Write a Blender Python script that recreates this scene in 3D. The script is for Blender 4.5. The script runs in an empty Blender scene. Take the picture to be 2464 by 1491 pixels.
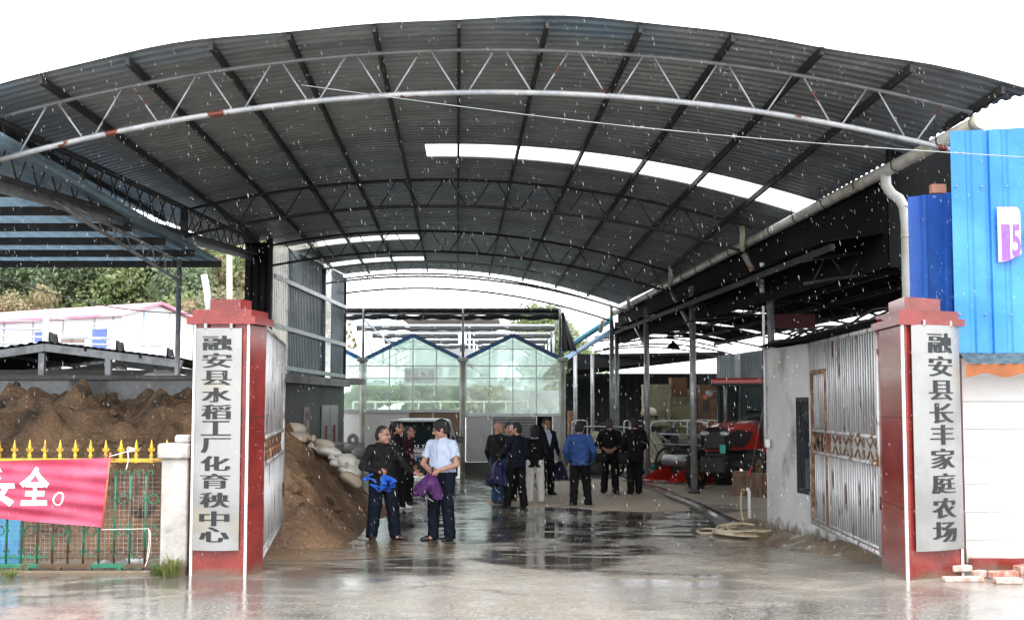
import bpy, math, random
import numpy as np
from mathutils import Vector, Matrix

V = Vector
SC = bpy.context.scene
COL = SC.collection
R = math.radians
rnd = random.Random(11)

# ------------------------------------------------------------------ camera, world, sun, exposure
F, HZ, CH = 3000.0, 970.0, 2.1              # focal length and horizon in photo units (2464 wide), eye height in metres
TH = math.atan((HZ - 745.5) / F)
ST, CT = math.sin(TH), math.cos(TH)
cam = bpy.data.cameras.new('camera')
cam.sensor_width = 36.0
cam.lens = F / 2464.0 * 36.0
cam.clip_end = 2000.0
camo = bpy.data.objects.new('camera', cam)
camo.location = (0, 0, CH)
camo.rotation_euler = (math.pi / 2 + TH, 0, 0)
COL.objects.link(camo)
SC.camera = camo

wd = bpy.data.worlds.new('World')
SC.world = wd
wd.use_nodes = True
wn, wl = wd.node_tree.nodes, wd.node_tree.links
wn.clear()
sky = wn.new('ShaderNodeTexSky')
sky.sky_type = 'NISHITA'
sky.sun_disc = False
sky.sun_elevation = R(58)
sky.sun_rotation = R(160)
sky.air_density = 1.0
sky.dust_density = 4.0
hsv = wn.new('ShaderNodeHueSaturation')      # an overcast sky has hardly any colour
hsv.inputs['Saturation'].default_value = 0.12
bg = wn.new('ShaderNodeBackground')
bg.inputs['Strength'].default_value = 0.15
out = wn.new('ShaderNodeOutputWorld')
wl.new(sky.outputs[0], hsv.inputs['Color'])
mx = wn.new('ShaderNodeMix'); mx.data_type = 'RGBA'      # an even bright cloud layer over the clear-sky gradient
mx.inputs['Factor'].default_value = 0.72
mx.inputs[7].default_value = (9.5, 9.7, 10.0, 1)
wl.new(hsv.outputs[0], mx.inputs[6])
wl.new(mx.outputs[2], bg.inputs['Color'])
wl.new(bg.outputs[0], out.inputs['Surface'])

sl = bpy.data.lights.new('sun', 'SUN')
sl.energy = 0.6
sl.angle = R(25)
sl.color = (1.0, 0.98, 0.95)
so = bpy.data.objects.new('sun', sl)
so.rotation_euler = (R(90 - 58), 0, R(20))     # light comes from above, a little in front of the gate
COL.objects.link(so)

SC.view_settings.view_transform = 'Standard'
SC.view_settings.look = 'None'
SC.view_settings.gamma = 1.0
SC.view_settings.exposure = 1.5
SC.cycles.max_bounces = 10
SC.cycles.diffuse_bounces = 4
SC.cycles.transparent_max_bounces = 16
SC.cycles.sample_clamp_indirect = 6.0
try:
    SC.cycles.use_denoising = True
except Exception:
    pass

# ------------------------------------------------------------------ places: photo position + distance -> metres
def W(px, py, Y):
    x, y = (px - 1232.0) / F, (745.5 - py) / F
    k = Y / (CT - y * ST)
    return V((x * k, Y, CH + (ST + y * CT) * k))

_gy = [-60, 13.2, 19.0, 29.0, 40.5, 70, 900]
_gz = [0.3, 0.3, 0.0, 0.0, -0.16, -0.3, -0.3]
def zg(Y):
    return float(np.interp(Y, _gy, _gz))

def G(px, py):
    a, b = 3.0, 200.0
    for _ in range(50):
        m = (a + b) / 2
        if W(px, py, m).z > zg(m):
            a = m
        else:
            b = m
    p = W(px, py, a)
    return V((p.x, p.y, zg(a)))

def lerp(a, b, t):
    return a + (b - a) * t

# ------------------------------------------------------------------ objects
ORG = {}
def tag(o, label=None, cat=None, group=None, kind=None):
    if label: o['label'] = label
    if cat: o['category'] = cat
    if group: o['group'] = group
    if kind: o['kind'] = kind
    return o

def thing(name, loc, label, cat, group=None, rz=0.0, s=1.0):
    o = bpy.data.objects.new(name, None)
    o.empty_display_size = 0.2
    o.location = loc
    o.rotation_euler = (0, 0, rz)
    o.scale = (s, s, s)
    COL.objects.link(o)
    ORG[o.name] = V(loc)
    return tag(o, label, cat, group)

def link(name, me, parent=None, off=None):
    o = bpy.data.objects.new(name, me)
    COL.objects.link(o)
    if parent is not None:
        o.parent = parent
    if off is not None:
        o.location = off
    return o

class MB:
    """collects faces for ONE mesh"""
    def __init__(s):
        s.v, s.f, s.m, s.sm = [], [], [], []
    def add(s, vs, fs, m=0, sm=False):
        b = len(s.v)
        s.v.extend([tuple(p) for p in vs])
        for f in fs:
            s.f.append(tuple(i + b for i in f)); s.m.append(m); s.sm.append(sm)
        return s
    def box(s, c, d, rz=0.0, M=None, m=0):
        hx, hy, hz = d[0] / 2, d[1] / 2, d[2] / 2
        M = M or Matrix.Rotation(rz, 3, 'Z')
        c = V(c)
        vs = [c + M @ V((x * hx, y * hy, z * hz)) for z in (-1, 1) for y in (-1, 1) for x in (-1, 1)]
        return s.add(vs, [(0, 2, 3, 1), (4, 5, 7, 6), (0, 1, 5, 4), (2, 6, 7, 3), (0, 4, 6, 2), (1, 3, 7, 5)], m)
    def bbox(s, c, d, b=0.01, rz=0.0, m=0, M=None):
        """box with chamfered edges"""
        M = M or Matrix.Rotation(rz, 3, 'Z')
        h = [x / 2 for x in d]; b = min([b] + [x * .45 for x in h]); c = V(c)
        pts = {}
        vs = []
        for ax in range(3):
            for sx in (-1, 1):
                for sy in (-1, 1):
                    for sz in (-1, 1):
                        sg = (sx, sy, sz)
                        p = V([sg[i] * (h[i] - (0 if i == ax else b)) for i in range(3)])
                        pts[(ax, sg)] = len(vs); vs.append(c + M @ p)
        fs = []
        for ax in range(3):
            o1, o2 = (ax + 1) % 3, (ax + 2) % 3
            for sg in (-1, 1):
                q = []
                for a, bb in ((-1, -1), (1, -1), (1, 1), (-1, 1)):
                    t = [0, 0, 0]; t[ax] = sg; t[o1] = a; t[o2] = bb
                    q.append(pts[(ax, tuple(t))])
                fs.append(tuple(q if sg > 0 else q[::-1]))
        for ax in range(3):
            o1, o2 = (ax + 1) % 3, (ax + 2) % 3
            for a in (-1, 1):
                for bb in (-1, 1):
                    lo = [0] * 3; hi = [0] * 3
                    lo[ax] = -1; hi[ax] = 1; lo[o1] = hi[o1] = a; lo[o2] = hi[o2] = bb
                    q = [pts[(o1, tuple(lo))], pts[(o1, tuple(hi))], pts[(o2, tuple(hi))], pts[(o2, tuple(lo))]]
                    fs.append(tuple(q if a * bb < 0 else q[::-1]))
        for sx in (-1, 1):
            for sy in (-1, 1):
                for sz in (-1, 1):
                    q = [pts[(k, (sx, sy, sz))] for k in range(3)]
                    fs.append(tuple(q if sx * sy * sz > 0 else q[::-1]))
        return s.add(vs, fs, m)
    def bar(s, p, q, w, h, up=None, m=0):
        p, q = V(p), V(q)
        d = q - p; L = d.length
        if L < 1e-6: return s
        y = d / L
        u = V(up) if up else (V((0, 0, 1)) if abs(y.z) < .95 else V((0, 1, 0)))
        x = y.cross(u).normalized(); z = x.cross(y)
        M = Matrix((x, y, z)).transposed()
        return s.box((p + q) / 2, (w, L, h), M=M, m=m)
    def tube(s, pts, r, n=8, m=0, caps=True, closed=False):
        pts = [V(p) for p in pts]; N = len(pts)
        rr = r if hasattr(r, '__len__') else [r] * N
        vs, fs = [], []
        px = None
        for i, p in enumerate(pts):
            if closed: t = pts[(i + 1) % N] - pts[i - 1]
            else: t = pts[min(i + 1, N - 1)] - pts[max(i - 1, 0)]
            t = t.normalized() if t.length > 1e-9 else V((0, 0, 1))
            if px is None:
                a = V((0, 0, 1)) if abs(t.z) < .9 else V((1, 0, 0))
                px = t.cross(a).normalized()
            else:
                px = (px - t * px.dot(t))
                px = px.normalized() if px.length > 1e-6 else t.orthogonal().normalized()
            py = t.cross(px)
            for k in range(n):
                a = 2 * math.pi * k / n
                vs.append(p + (px * math.cos(a) + py * math.sin(a)) * rr[i])
        for i in range(N if closed else N - 1):
            j = (i + 1) % N
            for k in range(n):
                k2 = (k + 1) % n
                fs.append((i * n + k, i * n + k2, j * n + k2, j * n + k))
        s.add(vs, fs, m, True)
        if caps and not closed:
            b = len(s.v) - len(vs)
            s.f.append(tuple(b + k for k in range(n))[::-1]); s.m.append(m); s.sm.append(False)
            s.f.append(tuple(b + (N - 1) * n + k for k in range(n))); s.m.append(m); s.sm.append(False)
        return s
    def grid(s, fn, nu, nv, m=0, sm=True, closed_u=False):
        vs = [fn(i / nu, j / nv) for j in range(nv + 1) for i in range(nu + (0 if closed_u else 1))]
        w = nu if closed_u else nu + 1
        fs = [(j * w + i, j * w + (i + 1) % w, (j + 1) * w + (i + 1) % w, (j + 1) * w + i) for j in range(nv) for i in range(nu)]
        return s.add(vs, fs, m, sm)
    def ell(s, c, r, n=12, k=8, M=None, m=0):
        c = V(c); M = M or Matrix.Identity(3)
        def fn(u, v):
            a, b = 2 * math.pi * u, math.pi * (v - .5)
            return c + M @ V((r[0] * math.cos(b) * math.cos(a), r[1] * math.cos(b) * math.sin(a), r[2] * math.sin(b)))
        return s.grid(fn, n, k, m, True, True)
    def lathe(s, c, prof, n=16, M=None, m=0, caps=True):
        c = V(c); M = M or Matrix.Identity(3)
        vs = [c + M @ V((r * math.cos(2 * math.pi * i / n), r * math.sin(2 * math.pi * i / n), z)) for r, z in prof for i in range(n)]
        fs = [(j * n + i, j * n + (i + 1) % n, (j + 1) * n + (i + 1) % n, (j + 1) * n + i) for j in range(len(prof) - 1) for i in range(n)]
        b = len(s.v); s.add(vs, fs, m, True)
        if caps:
            s.f.append(tuple(b + i for i in range(n))[::-1]); s.m.append(m); s.sm.append(False)
            e = b + (len(prof) - 1) * n
            s.f.append(tuple(e + i for i in range(n))); s.m.append(m); s.sm.append(False)
        return s
    def prism(s, poly, d, m=0):
        """polygon (list of points, any plane) pushed along d"""
        n = len(poly); d = V(d)
        vs = [V(p) for p in poly] + [V(p) + d for p in poly]
        fs = [tuple(range(n))[::-1], tuple(range(n, 2 * n))] + [(i, (i + 1) % n, n + (i + 1) % n, n + i) for i in range(n)]
        return s.add(vs, fs, m)
    def build(s, name, mats, parent=None, local=False):
        me = bpy.data.meshes.new(name)
        o0 = ORG.get(parent.name) if (parent is not None and not local) else None
        top = parent
        while o0 is None and top is not None and not local:
            top = top.parent
            o0 = ORG.get(top.name) if top is not None else None
        vs = s.v if o0 is None else [(x - o0.x, y - o0.y, z - o0.z) for x, y, z in s.v]
        me.from_pydata(vs, [], s.f)
        mats = mats if isinstance(mats, (list, tuple)) else [mats]
        for mt in mats: me.materials.append(mt)
        if s.f:
            me.polygons.foreach_set('material_index', s.m)
            me.polygons.foreach_set('use_smooth', s.sm)
        me.update()
        return link(name, me, parent)

def one(name, mb, mats, label, cat, group=None, kind=None):
    """a thing that is a single mesh, its origin at its own base"""
    xs = [p[0] for p in mb.v]; ys = [p[1] for p in mb.v]; zs = [p[2] for p in mb.v]
    c = V(((min(xs) + max(xs)) / 2, (min(ys) + max(ys)) / 2, min(zs)))
    mb.v = [(x - c.x, y - c.y, z - c.z) for x, y, z in mb.v]
    o = mb.build(name, mats)
    o.location = c
    ORG[o.name] = c
    return tag(o, label, cat, group, kind)

def quads(name, vs, fs, mats, mi=None, smooth=True, parent=None):
    me = bpy.data.meshes.new(name)
    nv, nf = len(vs), len(fs); k = fs.shape[1]
    me.vertices.add(nv); me.vertices.foreach_set('co', np.asarray(vs, np.float32).ravel())
    me.loops.add(nf * k); me.loops.foreach_set('vertex_index', np.asarray(fs, np.int32).ravel())
    me.polygons.add(nf)
    me.polygons.foreach_set('loop_start', np.arange(0, nf * k, k, dtype=np.int32))
    for mt in (mats if isinstance(mats, (list, tuple)) else [mats]): me.materials.append(mt)
    if mi is not None: me.polygons.foreach_set('material_index', np.asarray(mi, np.int32))
    me.polygons.foreach_set('use_smooth', np.full(nf, smooth, dtype=bool))
    me.update(calc_edges=True); me.validate()
    return link(name, me, parent)

# ------------------------------------------------------------------ value noise in numpy
_T = np.random.RandomState(5).rand(64, 64, 64).astype(np.float32)
def vn(p, s=1.0):
    q = np.asarray(p, np.float64) * s
    i = np.floor(q).astype(int); f = q - i; f = f * f * (3 - 2 * f)
    r = 0
    for a in (0, 1):
        for b in (0, 1):
            for c in (0, 1):
                w = (f[..., 0] if a else 1 - f[..., 0]) * (f[..., 1] if b else 1 - f[..., 1]) * (f[..., 2] if c else 1 - f[..., 2])
                r = r + w * _T[(i[..., 0] + a) & 63, (i[..., 1] + b) & 63, (i[..., 2] + c) & 63]
    return r * 2 - 1
def fbm(p, s=1.0, o=4):
    r, a = 0, 1.0
    for k in range(o):
        r = r + a * vn(np.asarray(p) + 7.3 * k, s); s *= 2.03; a *= .5
    return r

# ------------------------------------------------------------------ signed distance bodies -> one smooth mesh (surface nets)
class SDF:
    def __init__(s, lo, hi, h):
        s.lo = np.array(lo, float); s.h = h
        n = np.ceil((np.array(hi) - s.lo) / h).astype(int) + 1
        s.ax = [s.lo[i] + h * np.arange(n[i]) for i in range(3)]
        s.F = np.full(n, 0.2, np.float32)
    def _blk(s, a, b):
        i0 = np.clip(np.floor((np.array(a) - s.lo) / s.h).astype(int), 0, np.array(s.F.shape) - 1)
        i1 = np.clip(np.ceil((np.array(b) - s.lo) / s.h).astype(int) + 1, 1, np.array(s.F.shape))
        sl = tuple(slice(i0[k], i1[k]) for k in range(3))
        return sl, s.ax[0][sl[0]][:, None, None], s.ax[1][sl[1]][None, :, None], s.ax[2][sl[2]][None, None, :]
    def _min(s, sl, d, k, sub=False):
        f = s.F[sl]
        if f.size == 0: return
        if sub: f, d = -f, d
        if k > 0:
            h = np.clip(.5 + .5 * (d - f) / k, 0, 1)
            r = d + (f - d) * h - k * h * (1 - h)
        else: r = np.minimum(f, d)
        s.F[sl] = (-r if sub else r).astype(np.float32)
    def cone(s, a, b, ra, rb, k=.02, sx=1.0, sy=1.0, sub=False):
        a, b = np.array(a, float), np.array(b, float)
        mg = max(ra, rb) * max(sx, sy, 1) + k * 1.5 + .06
        sl, X, Y, Z = s._blk(np.minimum(a, b) - mg, np.maximum(a, b) + mg)
        c = b - a
        ux, uy, uz = (X - a[0]) / sx, (Y - a[1]) / sy, Z - a[2]
        cx, cy, cz = c[0] / sx, c[1] / sy, c[2]
        L = cx * cx + cy * cy + cz * cz + 1e-12
        t = np.clip((ux * cx + uy * cy + uz * cz) / L, 0, 1)
        d = np.sqrt((ux - cx * t) ** 2 + (uy - cy * t) ** 2 + (uz - cz * t) ** 2) - (ra + (rb - ra) * t)
        s._min(sl, d, k, sub); return s
    def ell(s, c, r, k=.02, M=None, sub=False):
        mg = max(r) + k * 1.5 + .06
        c = np.array(c, float)
        sl, X, Y, Z = s._blk(c - mg, c + mg)
        x, y, z = X - c[0], Y - c[1], Z - c[2]
        if M is not None:
            Mi = np.array(M.transposed())
            x, y, z = (Mi[i][0] * x + Mi[i][1] * y + Mi[i][2] * z for i in range(3))
        q = np.sqrt((x / r[0]) ** 2 + (y / r[1]) ** 2 + (z / r[2]) ** 2)
        d = (q - 1) * min(r) * (1 + .0 * q)
        s._min(sl, d, k, sub); return s
    def cut(s, n, d):
        """keep the side where n.p < d"""
        n = np.array(n, float); L = np.linalg.norm(n); n /= L
        s.F = np.maximum(s.F, (n[0] * s.ax[0][:, None, None] + n[1] * s.ax[1][None, :, None] + n[2] * s.ax[2][None, None, :] - d / L).astype(np.float32))
        return s
    def ripple(s, fn):
        m = np.abs(s.F) < .03
        i, j, k = np.nonzero(m)
        s.F[m] += fn(s.ax[0][i], s.ax[1][j], s.ax[2][k]).astype(np.float32)
        return s
    def mesh(s):
        Fd = s.F; h = s.h
        Fd[0], Fd[-1] = .1, .1; Fd[:, 0], Fd[:, -1] = .1, .1; Fd[:, :, 0], Fd[:, :, -1] = .1, .1
        S = Fd < 0
        c = np.zeros(tuple(n - 1 for n in S.shape), np.int8)
        cs = [(a, b, d) for a in (0, 1) for b in (0, 1) for d in (0, 1)]
        n = S.shape
        for a, b, d in cs: c += S[a:n[0] - 1 + a, b:n[1] - 1 + b, d:n[2] - 1 + d]
        act = np.argwhere((c > 0) & (c < 8))
        ids = np.full(c.shape, -1, np.int64); ids[tuple(act.T)] = np.arange(len(act))
        val = {q: Fd[act[:, 0] + q[0], act[:, 1] + q[1], act[:, 2] + q[2]].astype(float) for q in cs}
        ps = np.zeros((len(act), 3)); ct = np.zeros(len(act))
        for q in cs:
            for x in range(3):
                if q[x] == 0:
                    w = list(q); w[x] = 1; w = tuple(w)
                    m = (val[q] < 0) != (val[w] < 0)
                    t = np.where(m, val[q] / np.where(m, val[q] - val[w], 1), 0)
                    p = np.array(q, float)[None] + np.eye(3)[x][None] * t[:, None]
                    ps += np.where(m[:, None], p, 0); ct += m
        vs = s.lo + (act + ps / ct[:, None]) * h
        fs = []
        for x in range(3):
            o1, o2 = (x + 1) % 3, (x + 2) % 3
            sa = [slice(None)] * 3; sb = [slice(None)] * 3
            sa[x] = slice(0, -1); sb[x] = slice(1, None)
            E = np.argwhere(S[tuple(sa)] != S[tuple(sb)])
            E = E[(E[:, o1] > 0) & (E[:, o2] > 0) & (E[:, o1] < n[o1] - 1) & (E[:, o2] < n[o2] - 1)]
            ins = S[tuple(E.T)]
            e1, e2 = np.eye(3, dtype=int)[o1], np.eye(3, dtype=int)[o2]
            q = np.stack([ids[tuple((E - e1 - e2).T)], ids[tuple((E - e2).T)], ids[tuple(E.T)], ids[tuple((E - e1).T)]], 1)
            q[~ins] = q[~ins][:, ::-1]
            fs.append(q)
        return vs, np.concatenate(fs)

# ------------------------------------------------------------------ materials
def mat(name, c1, rough=.6, metal=0.0, c2=None, s2=3.0, lo=.45, hi=.62, c3=None, s3=8.0, lo3=.6, hi3=.66, var=.12, vs=14.0,
        bump=0.0, bs=60.0, stretch=(1, 1, 1), spec=.5, trans=0.0, r2=None, coat=0.0, local=False, splash=None, bd=.02):
    m = bpy.data.materials.new(name)
    m.use_nodes = True
    N, L = m.node_tree.nodes, m.node_tree.links
    b = N['Principled BSDF']
    if local:
        tc = N.new('ShaderNodeTexCoord'); src = tc.outputs['Object']
    else:
        ge = N.new('ShaderNodeNewGeometry'); src = ge.outputs['Position']
    mp = N.new('ShaderNodeMapping'); mp.inputs['Scale'].default_value = stretch
    L.new(src, mp.inputs['Vector'])
    def noise(sc, det=5):
        t = N.new('ShaderNodeTexNoise'); t.inputs['Scale'].default_value = sc; t.inputs['Detail'].default_value = det
        L.new(mp.outputs[0], t.inputs['Vector']); return t.outputs['Fac']
    def rng(x, a, bb):
        t = N.new('ShaderNodeMapRange'); t.inputs['From Min'].default_value = a; t.inputs['From Max'].default_value = bb
        L.new(x, t.inputs['Value']); return t.outputs[0]
    def mix(f, a, bb, mode='MIX'):
        t = N.new('ShaderNodeMix'); t.data_type = 'RGBA'; t.blend_type = mode
        if isinstance(f, float): t.inputs['Factor'].default_value = f
        else: L.new(f, t.inputs['Factor'])
        for sck, v in ((t.inputs[6], a), (t.inputs[7], bb)):
            if isinstance(v, tuple): sck.default_value = (*v, 1)
            else: L.new(v, sck)
        return t.outputs[2]
    col = None; f2 = None
    if c2 is not None:
        f2 = rng(noise(s2), lo, hi); col = mix(f2, c1, c2)
    if c3 is not None:
        col = mix(rng(noise(s3), lo3, hi3), col if col is not None else c1, c3)
    if splash:                     # ragged mud stain low on the surface: (z of the ground line, height, colour)
        sz = N.new('ShaderNodeSeparateXYZ'); L.new(src, sz.inputs[0])
        h0 = N.new('ShaderNodeMapRange'); h0.inputs['From Min'].default_value = splash[0]; h0.inputs['From Max'].default_value = splash[0] + splash[1]
        h0.inputs['To Min'].default_value = .62; h0.inputs['To Max'].default_value = -.25
        L.new(sz.outputs[2], h0.inputs['Value'])
        ad = N.new('ShaderNodeMath'); ad.operation = 'ADD'; L.new(h0.outputs[0], ad.inputs[0]); L.new(noise(5.5, 8), ad.inputs[1])
        col = mix(rng(ad.outputs[0], .66, .95), col if col is not None else c1, splash[2])
    if var > 0:
        t = N.new('ShaderNodeMapRange'); t.inputs['From Min'].default_value = .25; t.inputs['From Max'].default_value = .75
        t.inputs['To Min'].default_value = 1 - var; t.inputs['To Max'].default_value = 1 + var
        L.new(noise(vs, 6), t.inputs['Value'])
        cm = N.new('ShaderNodeVectorMath'); cm.operation = 'SCALE'
        if col is None: cm.inputs[0].default_value = c1
        else: L.new(col, cm.inputs[0])
        L.new(t.outputs[0], cm.inputs['Scale']); col = cm.outputs[0]
    if col is None: b.inputs['Base Color'].default_value = (*c1, 1)
    else: L.new(col, b.inputs['Base Color'])
    b.inputs['Metallic'].default_value = metal
    b.inputs['Roughness'].default_value = rough
    if r2 is not None and f2 is not None:
        t = N.new('ShaderNodeMapRange'); t.inputs['To Min'].default_value = rough; t.inputs['To Max'].default_value = r2
        L.new(f2, t.inputs['Value']); L.new(t.outputs[0], b.inputs['Roughness'])
    b.inputs['Specular IOR Level'].default_value = spec
    if coat: b.inputs['Coat Weight'].default_value = coat; b.inputs['Coat Roughness'].default_value = .08
    if bump > 0:
        bp = N.new('ShaderNodeBump'); bp.inputs['Strength'].default_value = bump; bp.inputs['Distance'].default_value = bd
        L.new(noise(bs, 6), bp.inputs['Height']); L.new(bp.outputs[0], b.inputs['Normal'])
    if trans > 0:
        tr = N.new('ShaderNodeBsdfTranslucent'); ms = N.new('ShaderNodeMixShader'); ms.inputs[0].default_value = trans
        if col is None: tr.inputs['Color'].default_value = (*c1, 1)
        else: L.new(col, tr.inputs['Color'])
        L.new(b.outputs[0], ms.inputs[1]); L.new(tr.outputs[0], ms.inputs[2])
        L.new(ms.outputs[0], N['Material Output'].inputs['Surface'])
    return m

def glassy(name, tint, diff, t=.6, d=.25, rough=.08):
    """thin sheet: lets light through, scatters some, mirrors a little"""
    m = bpy.data.materials.new(name); m.use_nodes = True
    N, L = m.node_tree.nodes, m.node_tree.links
    N.clear()
    o = N.new('ShaderNodeOutputMaterial')
    tp = N.new('ShaderNodeBsdfTransparent'); tp.inputs[0].default_value = (*tint, 1)
    df = N.new('ShaderNodeBsdfTranslucent'); df.inputs[0].default_value = (*diff, 1)
    dd = N.new('ShaderNodeBsdfDiffuse'); dd.inputs[0].default_value = (*diff, 1)
    m0 = N.new('ShaderNodeMixShader'); m0.inputs[0].default_value = .5
    L.new(df.outputs[0], m0.inputs[1]); L.new(dd.outputs[0], m0.inputs[2])
    gl = N.new('ShaderNodeBsdfGlossy'); gl.inputs['Roughness'].default_value = rough
    m1 = N.new('ShaderNodeMixShader')
    ge = N.new('ShaderNodeNewGeometry'); nz = N.new('ShaderNodeTexNoise'); nz.inputs['Scale'].default_value = 1.3; nz.inputs['Detail'].default_value = 5
    L.new(ge.outputs['Position'], nz.inputs['Vector'])
    mr = N.new('ShaderNodeMapRange'); mr.inputs['From Min'].default_value = .3; mr.inputs['From Max'].default_value = .7
    mr.inputs['To Min'].default_value = max(0, d - .12); mr.inputs['To Max'].default_value = d + .12
    L.new(nz.outputs['Fac'], mr.inputs['Value']); L.new(mr.outputs[0], m1.inputs[0])
    L.new(tp.outputs[0], m1.inputs[1]); L.new(m0.outputs[0], m1.inputs[2])
    lw = N.new('ShaderNodeLayerWeight'); pw = N.new('ShaderNodeMath'); pw.operation = 'POWER'; pw.inputs[1].default_value = 5
    L.new(lw.outputs['Facing'], pw.inputs[0])
    fr = N.new('ShaderNodeMapRange'); fr.inputs['To Min'].default_value = .03; fr.inputs['To Max'].default_value = .6
    L.new(pw.outputs[0], fr.inputs['Value'])
    m2 = N.new('ShaderNodeMixShader')
    L.new(fr.outputs[0], m2.inputs[0]); L.new(m1.outputs[0], m2.inputs[1]); L.new(gl.outputs[0], m2.inputs[2])
    L.new(m2.outputs[0], o.inputs['Surface'])
    return m

GREY = mat('galvanised_steel', (.34, .35, .36), .4, .5, c2=(.24, .25, .255), s2=4, c3=(.14, .07, .045), s3=5, lo3=.68, hi3=.71)
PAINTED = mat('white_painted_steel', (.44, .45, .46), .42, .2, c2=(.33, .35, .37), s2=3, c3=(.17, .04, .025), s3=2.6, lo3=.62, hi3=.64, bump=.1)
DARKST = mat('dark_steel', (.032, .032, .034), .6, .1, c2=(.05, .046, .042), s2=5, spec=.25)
BLACK = mat('black_rubber', (.018, .018, .02), .6, var=.2)
SHEETU = mat('grey_roof_sheet', (.25, .27, .285), .4, .2, c2=(.185, .20, .215), s2=1.2, c3=(.12, .20, .28), s3=.45, lo3=.58, hi3=.7, var=.2, vs=6, stretch=(.35, 1, .35))
SHEETB = mat('blue_grey_sheet', (.26, .38, .48), .4, .2, c2=(.20, .30, .38), s2=1.0, var=.18, trans=.22)
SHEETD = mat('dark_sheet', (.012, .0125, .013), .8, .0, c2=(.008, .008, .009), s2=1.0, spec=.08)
CLADG = mat('grey_cladding', (.20, .24, .27), .45, .3, c2=(.15, .19, .2), s2=.8, var=.15)
PVC = mat('aged_pvc_pipe', (.62, .61, .57), .4, c2=(.42, .40, .30), s2=2.0, var=.06)
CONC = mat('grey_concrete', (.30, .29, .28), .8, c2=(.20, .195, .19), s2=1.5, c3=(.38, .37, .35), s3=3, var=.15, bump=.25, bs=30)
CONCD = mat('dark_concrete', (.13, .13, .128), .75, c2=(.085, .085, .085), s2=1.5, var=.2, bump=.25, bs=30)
PLASTER = mat('wet_plaster_wall', (.56, .56, .55), .75, c2=(.48, .48, .47), s2=1.1, c3=(.22, .21, .17), s3=1.0, lo3=.62, hi3=.75, var=.06, bump=.12, bs=45, splash=(0, .55, (.16, .14, .10)))
WHITEP = mat('white_paint', (.80, .80, .79), .55, c2=(.70, .70, .69), s2=1.6, var=.04)
SKYL = glassy('translucent_panel', (.95, .95, .94), (.92, .92, .88), d=.3, rough=.3)
GLASS = glassy('greenhouse_glass', (.82, .96, .91), (.82, .94, .88), d=.34)
ROPE = mat('white_rope', (.75, .72, .68), .8)
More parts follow.
